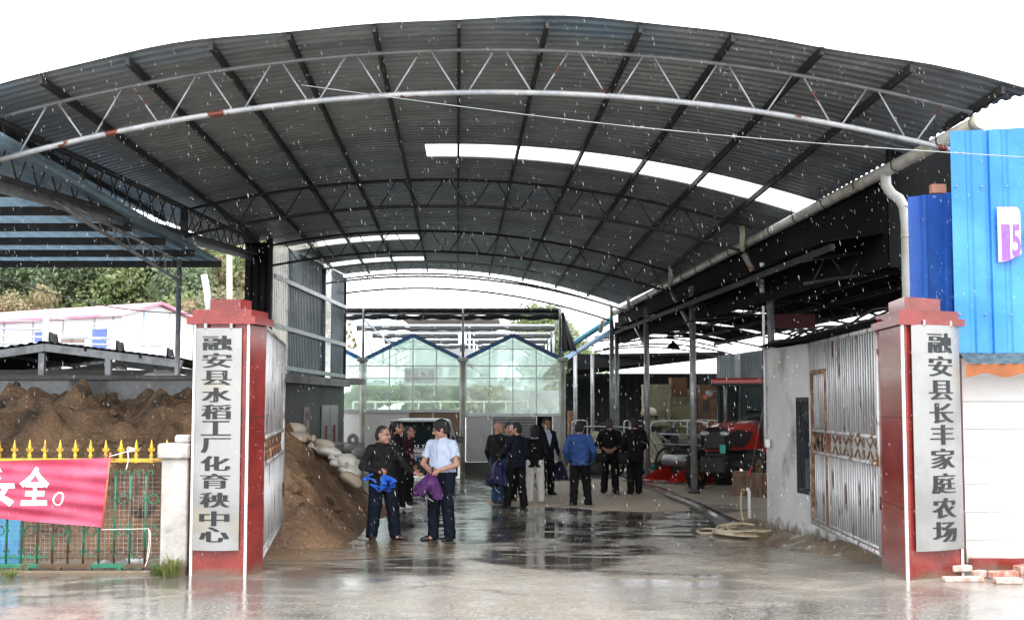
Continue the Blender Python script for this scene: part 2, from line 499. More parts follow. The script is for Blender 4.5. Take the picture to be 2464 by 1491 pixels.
# ================================================================== ground
def ground_mat():
    m = bpy.data.materials.new('wet_concrete_ground'); m.use_nodes = True
    N, L = m.node_tree.nodes, m.node_tree.links
    b = N['Principled BSDF']
    ge = N.new('ShaderNodeNewGeometry')
    def noise(sc, det=5, st=(1, 1, 1), off=(0, 0, 0), dist=0.0):
        mp = N.new('ShaderNodeMapping'); mp.inputs['Scale'].default_value = st; mp.inputs['Location'].default_value = off
        L.new(ge.outputs['Position'], mp.inputs['Vector'])
        t = N.new('ShaderNodeTexNoise'); t.inputs['Scale'].default_value = sc; t.inputs['Detail'].default_value = det
        t.inputs['Distortion'].default_value = dist
        L.new(mp.outputs[0], t.inputs['Vector']); return t.outputs['Fac']
    def rng(x, a, bb, c=0.0, d=1.0, smooth=False):
        t = N.new('ShaderNodeMapRange'); t.inputs['From Min'].default_value = a; t.inputs['From Max'].default_value = bb
        t.inputs['To Min'].default_value = c; t.inputs['To Max'].default_value = d
        if smooth: t.interpolation_type = 'SMOOTHSTEP'
        L.new(x, t.inputs['Value']); return t.outputs[0]
    def math_(op, a, bb=None):
        t = N.new('ShaderNodeMath'); t.operation = op
        for i, v in enumerate((a, bb)):
            if v is None: continue
            if isinstance(v, (int, float)): t.inputs[i].default_value = v
            else: L.new(v, t.inputs[i])
        return t.outputs[0]
    def mix(f, a, bb):
        t = N.new('ShaderNodeMix'); t.data_type = 'RGBA'; L.new(f, t.inputs['Factor'])
        for sck, v in ((t.inputs[6], a), (t.inputs[7], bb)):
            if isinstance(v, tuple): sck.default_value = (*v, 1)
            else: L.new(v, sck)
        return t.outputs[2]
    def mixf(f, a, bb):
        t = N.new('ShaderNodeMix'); t.data_type = 'FLOAT'; L.new(f, t.inputs['Factor'])
        for sck, v in ((t.inputs[2], a), (t.inputs[3], bb)):
            if isinstance(v, (int, float)): sck.default_value = v
            else: L.new(v, sck)
        return t.outputs[0]
    sp = N.new('ShaderNodeSeparateXYZ'); L.new(ge.outputs['Position'], sp.inputs[0])
    X, Y = sp.outputs[0], sp.outputs[1]
    wob = noise(.55, 4)
    def ellip(cx, cy, rx, ry, w):
        """1 inside a ragged oval, 0 outside"""
        a = math_('DIVIDE', math_('SUBTRACT', X, cx), rx); c = math_('DIVIDE', math_('SUBTRACT', Y, cy), ry)
        d = math_('SQRT', math_('ADD', math_('MULTIPLY', a, a), math_('MULTIPLY', c, c)))
        d = math_('ADD', d, math_('MULTIPLY', math_('SUBTRACT', wob, .5), w))
        return rng(d, .98, 1.02, 1.0, 0.0)
    # bare concrete, silt and mud
    base = mix(rng(noise(.9, 6), .4, .62), (.25, .228, .19), (.165, .147, .118))
    base = mix(rng(noise(.42, 6, (1, .5, 1), (3, 0, 0)), .50, .66), base, (.165, .118, .075))
    fine = rng(noise(26, 6), .3, .7, .82, 1.16)
    # dry island under the roof and a dry silt fan at the left gate
    dry = math_('MAXIMUM', ellip(2.1, 28.2, 2.75, 3.5, 1.1), ellip(-3.2, 19.1, .95, .75, 1.2))
    dry = math_('MAXIMUM', dry, ellip(2.8, 33.5, 1.9, 3.2, .8))
    drycol = mix(rng(noise(1.1, 6), .4, .65), (.46, .385, .285), (.38, .32, .24))
    # standing water: streaky pools
    pool = rng(noise(.62, 9, (1.0, .42, 1), (11, 4, 0), .6), .40, .53)
    streak = rng(noise(1.5, 9, (.55, 1.0, 1), (2, 7, 0), 1.2), .46, .60, 1.0, .25)
    pool = math_('MULTIPLY', pool, streak)
    front = rng(Y, 12.0, 16.5, .70, 1.05)
    pool = math_('MULTIPLY', pool, front)
    muddy = ellip(-2.9, 17.6, 2.2, 2.0, .9)
    pool = math_('MULTIPLY', pool, rng(muddy, 0, 1, 1, .35))
    wetcol = mix(pool, base, (.075, .07, .062))
    wetcol = mix(muddy, wetcol, (.155, .105, .062))
    col = mix(dry, wetcol, drycol)
    # aggregate showing near the road edge
    agg = math_('MULTIPLY', rng(noise(34, 3), .52, .66), rng(Y, 11.2, 13.2, 1, 0))
    col = mix(math_('MULTIPLY', agg, .5), col, (.42, .41, .39))
    vo = N.new('ShaderNodeTexVoronoi'); vo.feature = 'DISTANCE_TO_EDGE'; vo.inputs['Scale'].default_value = .34
    wv = N.new('ShaderNodeVectorMath'); wv.operation = 'ADD'; L.new(ge.outputs['Position'], wv.inputs[0])
    nz = N.new('ShaderNodeTexNoise'); nz.inputs['Scale'].default_value = 1.6; nz.inputs['Detail'].default_value = 8; L.new(ge.outputs['Position'], nz.inputs['Vector'])
    L.new(nz.outputs['Color'], wv.inputs[1]); L.new(wv.outputs[0], vo.inputs['Vector'])
    crack = math_('MULTIPLY', rng(vo.outputs['Distance'], .0, .012, 1, 0), rng(noise(.5, 3, (1, 1, 1), (5, 5, 0)), .50, .56))
    col = mix(math_('MULTIPLY', crack, .75), col, (.035, .03, .026))
    grit = rng(noise(75, 3), .62, .70)
    col = mix(math_('MULTIPLY', grit, .5), col, (.40, .38, .35))
    vm = N.new('ShaderNodeVectorMath'); vm.operation = 'SCALE'
    L.new(col, vm.inputs[0]); L.new(fine, vm.inputs['Scale']); L.new(vm.outputs[0], b.inputs['Base Color'])
    rw = mixf(pool, rng(noise(4.2, 9, (.6, 1, 1)), .35, .65, .07, .40), .035)
    L.new(mixf(dry, rw, .75), b.inputs['Roughness'])
    b.inputs['Specular IOR Level'].default_value = .55
    # rain-pricked water, rough where not flooded
    rip = noise(9, 3, (1, .6, 1)); rg = noise(40, 5)
    h = math_('ADD', math_('MULTIPLY', rip, .22), math_('MULTIPLY', math_('MULTIPLY', rg, math_('SUBTRACT', 1.05, pool)), .55))
    bp = N.new('ShaderNodeBump'); bp.inputs['Strength'].default_value = .5; bp.inputs['Distance'].default_value = .012
    L.new(h, bp.inputs['Height']); L.new(bp.outputs[0], b.inputs['Normal'])
    return m
GROUND = ground_mat()
xs = [-600, -250, -120, -60, -30, -15, -8, -4, 0, 4, 8, 15, 30, 60, 120, 250, 600]
ys = [-60, -20, 0, 6, 9, 11, 12.4, 13.0, 13.4, 14, 15, 16, 17, 18, 18.6, 19.4, 20.5, 22, 24, 26, 28, 29, 31, 34, 37, 40, 41.5, 45, 52, 60, 70, 90, 130, 200, 400, 1200]
mb = MB()
mb.add([(x, y, zg(y)) for y in ys for x in xs],
       [(j * len(xs) + i, j * len(xs) + i + 1, (j + 1) * len(xs) + i + 1, (j + 1) * len(xs) + i) for j in range(len(ys) - 1) for i in range(len(xs) - 1)], 0, True)
tag(mb.build('ground', GROUND), 'wet rain soaked concrete yard with dark puddles', kind='structure')

# raised floor of the machinery hall, its edge is the dark kerb line
FLOORM = mat('tan_concrete_floor', (.40, .34, .26), .7, c2=(.32, .28, .21), s2=.8, c3=(.10, .09, .075), s3=.6, lo3=.6, hi3=.66, var=.15, bump=.2, bs=40)
KERBM = mat('wet_kerb', (.075, .07, .062), .15, c2=(.14, .12, .10), s2=2)
def kx(Y): return 3.74 - .0375 * (Y - 21.3) + .03 * math.sin(Y * 1.3)
yy = [20.4 + i * .6 for i in range(45)]
mb = MB()
mb.add([p for Y in yy for p in ((kx(Y) + .1, Y, zg(Y) + .085), (15, Y, zg(Y) + .085))], [(2 * i, 2 * i + 1, 2 * i + 3, 2 * i + 2) for i in range(len(yy) - 1)])
mb.add([(4.0, 20.4, zg(20.4) - .05), (15, 20.4, zg(20.4) - .05), (15, 20.4, zg(20.4) + .085), (kx(20.4) + .1, 20.4, zg(20.4) + .085)], [(0, 1, 2, 3)])
tag(mb.build('floor', FLOORM), 'tan concrete floor of the machinery hall', kind='structure')
mb = MB()
mb.add([p for Y in yy for p in ((kx(Y), Y, zg(Y) - .05), (kx(Y), Y, zg(Y) + .07), (kx(Y) + .1, Y, zg(Y) + .089), (kx(Y) + .22, Y, zg(Y) + .089))],
       [(4 * i + k, 4 * i + 4 + k, 4 * i + 5 + k, 4 * i + 1 + k) for i in range(len(yy) - 1) for k in range(3)], 0)
tag(mb.build('kerb', KERBM), 'dark wet kerb at the hall floor', kind='structure')

# ================================================================== arched main shed
TY = [14.7, 23.45, 30.2, 36.5, 39.8]
_ap = [(1190, 114, 1.15e-4, 14.7), (1050, 429, 2.0e-4, 23.45), (1010, 553, 2.7e-4, 30.2), (1010, 656, 3.7e-4, 39.8)]
_aY = [q[3] for q in _ap]
_aX = [W(q[0], q[1], q[3]).x for q in _ap]
_aZ = [W(q[0], q[1], q[3]).z for q in _ap]
_aA = [q[2] * F / q[3] for q in _ap]
def _ex(Y, t):
    if Y < _aY[0]: return t[0] + (t[1] - t[0]) / (_aY[1] - _aY[0]) * (Y - _aY[0])
    return float(np.interp(Y, _aY, t))
def Zt(X, Y): return _ex(Y, _aZ) - _ex(Y, _aA) * (X - _ex(Y, _aX)) ** 2
def Zs(X, Y): return Zt(X, Y) + .15
GUT0, GUT1 = W(2350, 297, 14.3), W(1480, 752, 39.8)
def gut(Y): return lerp(GUT0, GUT1, (Y - GUT0.y) / (GUT1.y - GUT0.y))
def XL(Y): return float(np.interp(Y, [13.6, 30.19, 30.2, 40.4], [-7.2, -6.9, -6.0, -5.42]))
def XR(Y): return float(np.interp(Y, [13.9, 14.7, 40.4], [6.05, 5.78, 3.42]))
YF, YB = 14.02, 40.2
def on_sheet(px, py):
    a, b = 12.0, 60.0
    for _ in range(40):
        m = (a + b) / 2; p = W(px, py, m)
        if p.z < Zs(p.x, m): a = m
        else: b = m
    return W(px, py, a)

shed = thing('arched_shed', (0, 27, 0), 'open arched steel shed with grey corrugated roof spanning the wet yard', 'shed')
# skylight bands: (Y from, Y to, X from, X to)
SK = []
for q in ((1012, 1940, (1098, 350), (1098, 379)), (640, 1000, (800, 577), (800, 590)), (745, 1013, (900, 621), (900, 631))):
    ya = on_sheet(*q[2]).y; yb = on_sheet(*q[3]).y
    ym = (ya + yb) / 2
    SK.append((ya, yb, (q[0] - 1232) * ym / F, (q[1] - 1232) * ym / F if q[1] < 1900 else 9))
per = .21
rows = []
n = int((YB - YF) / per)
for i in range(n + 1):
    y0 = YF + i * per
    rows += [(y0, 0), (y0 + .075, 0), (y0 + .105, .028), (y0 + .18, .028)]
rows = [r for r in rows if r[0] <= YB]
NX = 44
vs, fs, fk = [], [], []
for (Y, dz) in rows:
    xl, xr = XL(Y), XR(Y)
    for i in range(NX + 1):
        x = lerp(xl, xr, i / NX)
        fr = max(0, 1 - (Y - YF) / .5)
        wv = .028 * math.sin(x * 1.25 + .6) * fr + .012 * math.sin(x * 2.9) * fr
        vs.append((x, Y, Zs(x, Y) + dz + wv))
vs = np.array(vs); w = NX + 1
for j in range(len(rows) - 1):
    ym = (rows[j][0] + rows[j + 1][0]) / 2
    for i in range(NX):
        xm = (vs[j * w + i][0] + vs[j * w + i + 1][0]) / 2
        k = 0
        for (a, b, c, d) in SK:
            if a < ym < b and c < xm < d: k = 1
        fs.append((j * w + i, j * w + i + 1, (j + 1) * w + i + 1, (j + 1) * w + i)); fk.append(k)
fs = np.array(fs); fk = np.array(fk)
def sub(name, sel, m, parent, vs=vs, fs=fs):
    f = fs[sel]; u, inv = np.unique(f, return_inverse=True)
    vv = vs[u] - np.array(ORG['arched_shed'])
    return quads(name, vv, inv.reshape(f.shape), m, smooth=False, parent=parent)
roof = sub('roof_sheet', fk == 0, SHEETU, shed)
for a, b, c, d in SK:
    MB().grid(lambda u, v: V((lerp(max(c, -6.2), min(d, XR(a) - .05), u), lerp(a - .05, b + .05, v), Zs(lerp(max(c, -6.2), min(d, XR(a) - .05), u), lerp(a - .05, b + .05, v)) + .014)), 30, 2).build('skylight', SKYL, roof)

pur = [(75, 188), (287, 145), (492, 107), (683, 80), (893, 60), (1102, 48), (1320, 47), (1549, 66), (1776, 90), (1995, 122), (2214, 165), (2437, 218)]
def purlin(xf):
    mb = MB(); pts = []
    for i in range(31):
        Y = lerp(YF + .04, YB - .1, i / 30); X = xf - .044 * (Y - YF) - .0012 * (Y - YF) * (xf + .6) * 0
        if X < XL(Y) + .12 or X > XR(Y) - .1: continue
        pts.append(V((X, Y, Zs(X, Y) - .058)))
    for a, b in zip(pts, pts[1:]):
        mb.bar(a, b + (b - a) * .002, .042, .095)
    return mb
for q in pur + [(-140, 0), (-350, 0)]:
    X = (q[0] - 1232) * YF / F
    mb = purlin(X)
    if mb.v: mb.build('purlin', DARKST, shed)

CHORD = mat('grey_top_chord', (.22, .225, .23), .5, .3, c2=(.16, .165, .17), s2=3)
def truss(Y, dep, r1, r2, rd, xl, xr, m, pitch, ph, par=shed, zt=Zt, rz=None):
    e = bpy.data.objects.new('truss', None); e.empty_display_size = .2; COL.objects.link(e); e.parent = par
    def cp(x, lo): return V((x, Y, zt(x, Y) - .03 - (dep if lo else 0)))
    n = 36
    MB().tube([cp(lerp(xl, xr, i / n), 0) for i in range(n + 1)], r1, 8).build('top_chord', CHORD if m is PAINTED else m, e)
    MB().tube([cp(lerp(xl, xr, i / n), 1) for i in range(n + 1)], r2, 10).build('bottom_chord', m, e)
    mb = MB(); k = -40
    while k < 60:
        x0 = ph + k * pitch
        for s in (-1, 1):
            a, b = x0 + s * pitch * .07, x0 + s * pitch * .43
            if min(a, b) > xl + .02 and max(a, b) < xr - .02:
                mb.tube([cp(a, 1), cp(b, 0)], rd, 6)
        k += 1
    mb.build('web_bars', m, e)
    return e
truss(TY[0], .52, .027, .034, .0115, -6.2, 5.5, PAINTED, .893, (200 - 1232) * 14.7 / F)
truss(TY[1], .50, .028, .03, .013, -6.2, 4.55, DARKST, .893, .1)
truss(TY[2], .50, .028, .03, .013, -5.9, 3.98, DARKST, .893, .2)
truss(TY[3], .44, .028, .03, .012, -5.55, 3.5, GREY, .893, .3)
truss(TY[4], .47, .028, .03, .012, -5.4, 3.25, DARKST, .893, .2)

def post(px, Y, y0, y1, wd_, m=GREY, par=shed, name='post', rnd_=True, z0=None):
    X = (px - 1232) * Y / F
    z1 = W(px, y1, Y).z; zb = W(px, y0, Y).z if z0 is None else z0
    mb = MB()
    if rnd_: mb.tube([(X, Y, zb), (X, Y, z1)], wd_ / 2, 12)
    else: mb.bbox((X, Y, (zb + z1) / 2), (wd_, wd_, z1 - zb), .01)
    return mb.build(name, m, par)
post(645, 30.25, 0, 575, .15, DARKST, rnd_=False, z0=zg(30) - .05)
post(777, 36.4, 0, 645, .15, GREY, rnd_=True, z0=2.6)
post(827, 39.85, 0, 668, .15, DARKST, rnd_=True, z0=2.7)
for px, Y, ya in ((1790, 23.45, 545), (1615, 30.2, 640), (1513, 36.5, 708), (1472, 39.8, 738)):
    X = (px - 1232) * Y / F
    zb = W(px, ya + 60 * 23.45 / Y, Y).z
    MB().tube([(X, Y, zb), (X, Y, zb + .48)], .052, 12).build('post_sleeve', PVC, shed)

# eave truss, strut and flashing on the left
mb = MB(); n = 24; T = []; B = []
for i in range(n + 1):
    t = i / n; Y = lerp(14.0, 30.15, t)
    px = 1232 - 6.15 * F / Y
    u = (1 / Y - 1 / 15.0) / (1 / 30.2 - 1 / 15.0)
    T.append(V((-6.15, Y, W(px, lerp(301, 585, u), Y).z))); B.append(V((-6.15, Y, W(px, lerp(432, 614, u), Y).z)))
mb.tube(T, .05, 8); mb.tube(B, .04, 8)
for i in range(1, n, 1):
    mb.tube([B[i], lerp(T[i], T[i - 1], .8)], .012, 6); mb.tube([B[i], lerp(T[i], T[i + 1], .8)], .012, 6)
mb.build('eave_truss', DARKST, shed)
mb = MB()
for a, b in zip(B, B[1:]):
    mb.bar(a + V((-.16, 0, -.06)), b + V((-.16, 0, -.06)), .03, .16)
mb.build('flashing', GREY, shed)
MB().bbox((-6.15, 23.2, W(437, 530, 23.2).z), (.13, .1, W(437, 497, 23.2).z - W(437, 562, 23.2).z), .01).build('strut', DARKST, shed)

# corrugated side wall at the back left
def corr(p, q, z0, z1, pitch=.2, dep=.035, prof=((0, 0), (.45, 0), (.55, 1), (.9, 1))):
    """vertical corrugated sheet from p to q (plan points), z0/z1 numbers or functions of t"""
    p, q = V((p[0], p[1], 0)), V((q[0], q[1], 0))
    d = (q - p); L = d.length; d /= L; nn = V((d.y, -d.x, 0))
    vs, ts = [], []
    k = 0
    while k * pitch < L:
        for a, b in prof:
            s = k * pitch + a * pitch
            if s <= L: ts.append((s, b))
        k += 1
    ts.append((L, 0))
    f0 = z0 if callable(z0) else (lambda t: z0); f1 = z1 if callable(z1) else (lambda t: z1)
    for s, b in ts:
        c = p + d * s + nn * (b * dep)
        vs += [(c.x, c.y, f0(s / L)), (c.x, c.y, f1(s / L))]
    fs = [(2 * i, 2 * i + 2, 2 * i + 3, 2 * i + 1) for i in range(len(ts) - 1)]
    return vs, fs
WA, WB = V((-5.88, 30.3, 0)), V((-5.40, 39.7, 0))
def wz(t):
    p = lerp(WA, WB, t); return Zs(p.x, p.y) - .06
segs = [(.0, .0, 1), (0.0, .18, 1), (.18, .66, 0), (.66, .79, 1), (.79, 1.0, 0)]
wall = None
mg = MB(); strips = []
for a, b, k in segs[1:]:
    p, q = lerp(WA, WB, a), lerp(WA, WB, b)
    v, f = corr(p, q, 2.72, lambda t, a=a, b=b: wz(lerp(a, b, t)), .19)
    if k: strips.append(MB().add(v, f))
    else: mg.add(v, f)
wall = mg.build('side_wall', CLADG, shed)
for q in strips: q.build('translucent_strip', SKYL, wall)
for zz in (2.95, 3.95, 5.15):
    MB().bar(WA + V((.09, 0, zz + .05)), WB + V((.09, 0, zz)), .06, .11).build('girt', GREY, shed)
v, f = corr((-6.48, 30.1), (-5.92, 30.1), 2.5, 6.0, .17)
mb = MB().add(v, f); mb.build('return_wall', SHEETD, shed)
MB().box((-6.2, 30.05, 3.75), (.6, .05, .1)).build('girt', DARKST, shed)

# gutter and its downpipe
mb = MB().tube([gut(lerp(14.3, 40.0, i / 12)) for i in range(13)], .088, 14)
g0 = gut(14.3)
mb.tube([g0, g0 + (g0 - gut(15)).normalized() * .16], .105, 14)
gu = mb.build('gutter', PVC, shed)
for i in range(17):
    mb = MB()
    c = gut(15.2 + i * 1.45)
    mb.tube([c + V((.095 * math.cos(a), 0, .095 * math.sin(a))) for a in [R(-20 - 20 * k) for k in range(10)]] , .008, 5)
    mb.tube([c + V((-.095, 0, 0)), c + V((-.11, 0, .25))], .007, 5)
    mb.build('gutter_hook', DARKST, gu)
def gY(px):
    a, b = 14.3, 40.0
    for _ in range(40):
        m = (a + b) / 2; p = gut(m)
        if 1232 + F * p.x / p.y > px: a = m
        else: b = m
    return a
Yd = gY(2142); c = gut(Yd)
dx = lambda px: (px - 1232) * Yd / F
mb = MB().tube([c, V((dx(2140), Yd, W(0, 420, Yd).z)), V((dx(2141), Yd - .02, W(0, 448, Yd).z)), V((dx(2152), Yd - .05, W(0, 468, Yd).z)),
                V((dx(2168), Yd - .08, W(0, 480, Yd).z)), V((dx(2178), Yd - .1, W(0, 500, Yd).z)), V((dx(2182), Yd - .1, W(0, 540, Yd).z)), V((dx(2182), Yd - .1, .25))], .072, 14)
for y in (416, 500, 572):
    z = W(0, y, Yd).z; X = dx(2140 if y < 450 else 2182)
    mb.tube([(X, Yd - (.1 if y > 450 else 0), z - .012), (X, Yd - (.1 if y > 450 else 0), z + .012)], .08, 14)
mb.build('downpipe', PVC, gu)
# ================================================================== canopy on the left
can = thing('side_canopy', (-11, 20, 0), 'blue corrugated lean to canopy left of the arched shed', 'canopy')
def cz(Y): return 5.15 - .0215 * (Y - 14)
def cxr(Y): return lerp(-6.75, -5.75, (Y - 14) / 10.8)
vs = []; xs_ = []
k = 0
while -22 + k * .3 < -6.0:
    for a, b in ((0, 0), (.11, 0), (.15, .04), (.26, .04)): xs_.append((-22 + k * .3 + a, b))
    k += 1
mb = MB()
for x, b in xs_:
    for Y in (13.2, 24.95): vs.append((x, Y, cz(Y) + b))
mb.add(vs, [(2 * i, 2 * i + 2, 2 * i + 3, 2 * i + 1) for i in range(len(xs_) - 1)])
mb.build('roof_sheet', SHEETB, can)
for Y in (24.6, 23.1, 21.6, 20.1, 18.6, 17.1, 15.6):
    MB().bar((-22, Y, cz(Y) - .07), (cxr(Y), Y, cz(Y) - .07), .06, .13).build('purlin', DARKST, can)
for X in (-6.32, -12.4):
    mb = MB()
    p0, p1 = V((X, 17.0, 4.88)), V((X, 23.5, 4.42)); q0, q1 = V((X, 17.0, cz(17) - .15)), V((X, 23.5, cz(23.5) - .15))
    mb.tube([p0, p1], .03, 8); mb.tube([q0, q1], .03, 8)
    for i in range(9):
        t = i / 9
        mb.tube([lerp(p0, p1, t), lerp(q0, q1, t + .06)], .012, 6); mb.tube([lerp(p0, p1, t), lerp(q0, q1, t - .05)], .012, 6)
    mb.build('rafter', GREY, can)
    MB().tube([(X, 23.55, .2), (X, 23.55, cz(23.55) - .13)], .05, 12).build('post', GREY, can)

# ================================================================== machinery hall on the right
hall = thing('machinery_hall', (6, 32, 0), 'low dark arched machinery hall right of the yard, beside the main shed', 'hall')
def hc(Y): return 4.6 + .061 * (43 - Y)
def hz(X, Y): return 4.41 - .055 * (X - hc(Y)) ** 2
SKH = [(32.3, 32.9), (37.0, 37.6), (41.3, 41.9)]
rows = []
Y = Yd + .4
while Y < 43.2:
    rows += [(Y, 0), (Y + .09, 0), (Y + .12, .03), (Y + .21, .03)]; Y += .24
md, ms = MB(), MB()
vs = []
for (Y, dz) in rows:
    for i in range(17):
        x = hc(Y) + lerp(-1.75, 2.6, i / 16); vs.append((x, Y, hz(x, Y) + .12 + dz))
fd, fsk = [], []
for j in range(len(rows) - 1):
    ym = rows[j][0]
    t = any(a < ym < b for a, b in SKH)
    for i in range(16):
        (fsk if t else fd).append((j * 17 + i, j * 17 + i + 1, (j + 1) * 17 + i + 1, (j + 1) * 17 + i))
md.add(vs, fd); ms.add(vs, fsk)
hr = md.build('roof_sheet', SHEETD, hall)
ms.build('skylight', SKYL, hr)
for Y in (18.5, 27.4, 31.9, 36.6, 40.9, 43.1):
    truss(Y, .34, .026, .026, .011, hc(Y) - 1.75, hc(Y) + 2.55, DARKST, .55, hc(Y), hall, hz)
for o_ in (-1.6, -.8, 0, .8, 1.6, 2.4):
    mb = MB()
    for i in range(12):
        a, b = lerp(Yd + .5, 43.1, i / 12), lerp(Yd + .5, 43.1, (i + 1) / 12)
        mb.bar((hc(a) + o_, a, hz(hc(a) + o_, a) + .04), (hc(b) + o_, b, hz(hc(b) + o_, b) + .04), .05, .1)
    mb.build('purlin', DARKST, hall)
# added dark sheeting that blacks out the step between the two roofs
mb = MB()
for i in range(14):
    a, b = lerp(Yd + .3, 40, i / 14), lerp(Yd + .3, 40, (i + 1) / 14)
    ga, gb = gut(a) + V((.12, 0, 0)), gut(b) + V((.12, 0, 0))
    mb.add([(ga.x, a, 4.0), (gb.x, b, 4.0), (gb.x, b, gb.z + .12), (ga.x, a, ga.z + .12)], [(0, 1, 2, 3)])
mb.build('valley_blackout_sheet', SHEETD, hall)
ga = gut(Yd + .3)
MB().box(((ga.x + .14 + 9.6) / 2, Yd + .34, (4.0 + ga.z + .5) / 2), (9.6 - ga.x - .14, .06, ga.z - 3.5)).build('front_blackout_sheet', SHEETD, hall)  # added dark panel that blocks the sky seen over the hall roof
v, f = corr((9.2, 20.6), (7.08, 43.2), 0, 3.72, .22)
mb = MB().add(v, f); hw = mb.build('side_wall', CLADG, hall)
p = lerp(V((9.2, 20.6, 0)), V((7.08, 43.2, 0)), .875)
v, f = corr((p.x - .06, p.y - .55), (p.x - .11, p.y + .2), 0.1, 3.7, .22)
mb = MB().add(v, f); mb.build('translucent_strip', SKYL, hw)
for px, Y, y1, wd_ in ((1667, 28.3, 688, .15), (1556, 33.4, 740, .15), (1472, 38.2, 772, .14), (1484, 39.5, 775, .14), (1384, 43.2, 850, .13), (1425, 42.6, 850, .12)):
    post(px, Y, 0, y1, wd_, GREY, hall, z0=zg(Y) + .06)
    X = (px - 1232) * Y / F
    MB().bbox((X, Y, zg(Y) + .1), (.26, .26, .03), .005).build('base_plate', DARKST, hall)
for a, b, r_ in (((1790, 610, 23.45), (1856, 735, 23.6), .06), ((1615, 700, 30.2), (1664, 790, 28.4), .05), ((1516, 765, 36.5), (1553, 830, 33.5), .05)):
    MB().tube([W(*a), W(*b)], r_, 10).build('brace', mat('rusty_pipe', (.22, .21, .20), .6, .3, c2=(.20, .07, .03), s2=3.0, lo=.52, hi=.56) if a[0] == 1790 else GREY, hall)
post(1856, 23.6, 0, 652, .14, GREY, hall, z0=.05)
# ridge-and-slope rear lean-to that closes the hall
lean = thing('rear_lean_to', (6, 46, -.2), 'dark corrugated lean to shed closing the far end of the machinery hall', 'shed')
v, f = corr((1.9, 46.0), (9.5, 46.0), -.3, 3.2, .3)
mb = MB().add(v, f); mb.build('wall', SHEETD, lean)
mb = MB()
mb.add([W(1366, 858, 45.0), W(1765, 852, 44.4), W(1720, 862, 45.9), W(1500, 888, 45.9), W(1366, 905, 45.9)], [(0, 1, 2, 3, 4)])
mb.prism([W(1366, 852, 44.9), W(1745, 846, 44.9), W(1745, 857, 44.9), W(1500, 880, 44.9), W(1366, 892, 44.9)], (0, .3, 0))
mb.build('roof', SHEETD, lean)

# hall details: lamp, red notice, insulators, wires
lamp = thing('pendant_lamp', W(1820, 832, 41), 'dark bell shaped lamp hanging under the far arch of the machinery hall', 'lamp')
c = W(1620, 828, 40)
lamp.location = c; ORG[lamp.name] = c
MB().lathe(c, [(.22, -.14), (.20, -.08), (.12, .02), (.05, .06), (.04, .12)], 16, caps=False).build('lamp_shade', BLACK, lamp)
MB().ell(c + V((0, 0, -.13)), (.05, .05, .07)).build('bulb', WHITEP, lamp)
MB().tube([c + V((0, 0, .1)), c + V((0, 0, .42))], .008, 5).build('cord', BLACK, lamp)

RED = mat('dark_red_sheet', (.07, .006, .01), .6, var=.2)
e0, e1 = W(1862, 756, 24.2), W(1962, 790, 24.2)
mb = MB().box(((e0.x + e1.x) / 2, 24.2, (e0.z + e1.z) / 2), (e1.x - e0.x, .03, e0.z - e1.z))
nb = one('notice_board', mb, RED, 'faded dark red notice board hanging in the shade beside the rusty brace post', 'notice board')
MB().tube([(e0.x + .1, 24.2, e0.z), (e0.x + .1, 24.2, 4.25)], .008, 5).build('hanger', DARKST, nb)
MB().tube([(e1.x - .1, 24.2, e0.z), (e1.x - .1, 24.2, 4.15)], .008, 5).build('hanger', DARKST, nb)

ip = thing('insulator_rack', W(1845, 690, 23.3), 'rack of pale ceramic cable insulators on the post under the dark roof', 'insulators')
px = 1834
for k in range(6):
    c = W(px, 637 + k * 11 + (6 if k > 2 else 0), 23.3)
    MB().lathe(c, [(.03, -.04), (.055, -.02), (.035, 0), (.055, .02), (.03, .04)], 12).build('insulator', WHITEP, ip)
a, b = W(1834, 628, 23.3), W(1834, 712, 23.3)
MB().tube([a, b], .012, 6).build('rod', DARKST, ip)
mb = MB()
for y in (640, 668, 700): mb.bar(W(1834, y, 23.34), W(1858, y, 23.5), .03, .03)
mb.build('bracket', DARKST, ip)
# ================================================================== text
def glyphs(txt, h, mats_i=0, ext=.002, smear=0.0, off=0.0, shear=0.0, n=3, cuts=False):
    """flat letters as triangles in the xz plane, lower left at the origin: returns (verts, faces, width)"""
    c = bpy.data.curves.new('txt', 'FONT'); c.body = txt; c.size = 1.0; c.extrude = 0; c.offset = off; c.shear = shear; c.resolution_u = 4
    c.fill_mode = 'FRONT'
    o = bpy.data.objects.new('txt', c); COL.objects.link(o)
    dg = bpy.context.evaluated_depsgraph_get()
    me = bpy.data.meshes.new_from_object(o.evaluated_get(dg))
    if cuts:                                   # slice long strokes so that they can follow a bowed plate
        import bmesh
        bm = bmesh.new(); bm.from_mesh(me)
        for k in range(1, 14):
            bmesh.ops.bisect_plane(bm, geom=bm.verts[:] + bm.edges[:] + bm.faces[:], plane_co=(k * .075, 0, 0), plane_no=(1, 0, 0))
        bm.to_mesh(me); bm.free()
    P = [v.co.copy() for v in me.vertices]; Fc = [tuple(p.vertices) for p in me.polygons]
    bpy.data.objects.remove(o); bpy.data.meshes.remove(me); bpy.data.curves.remove(c)
    return P, Fc
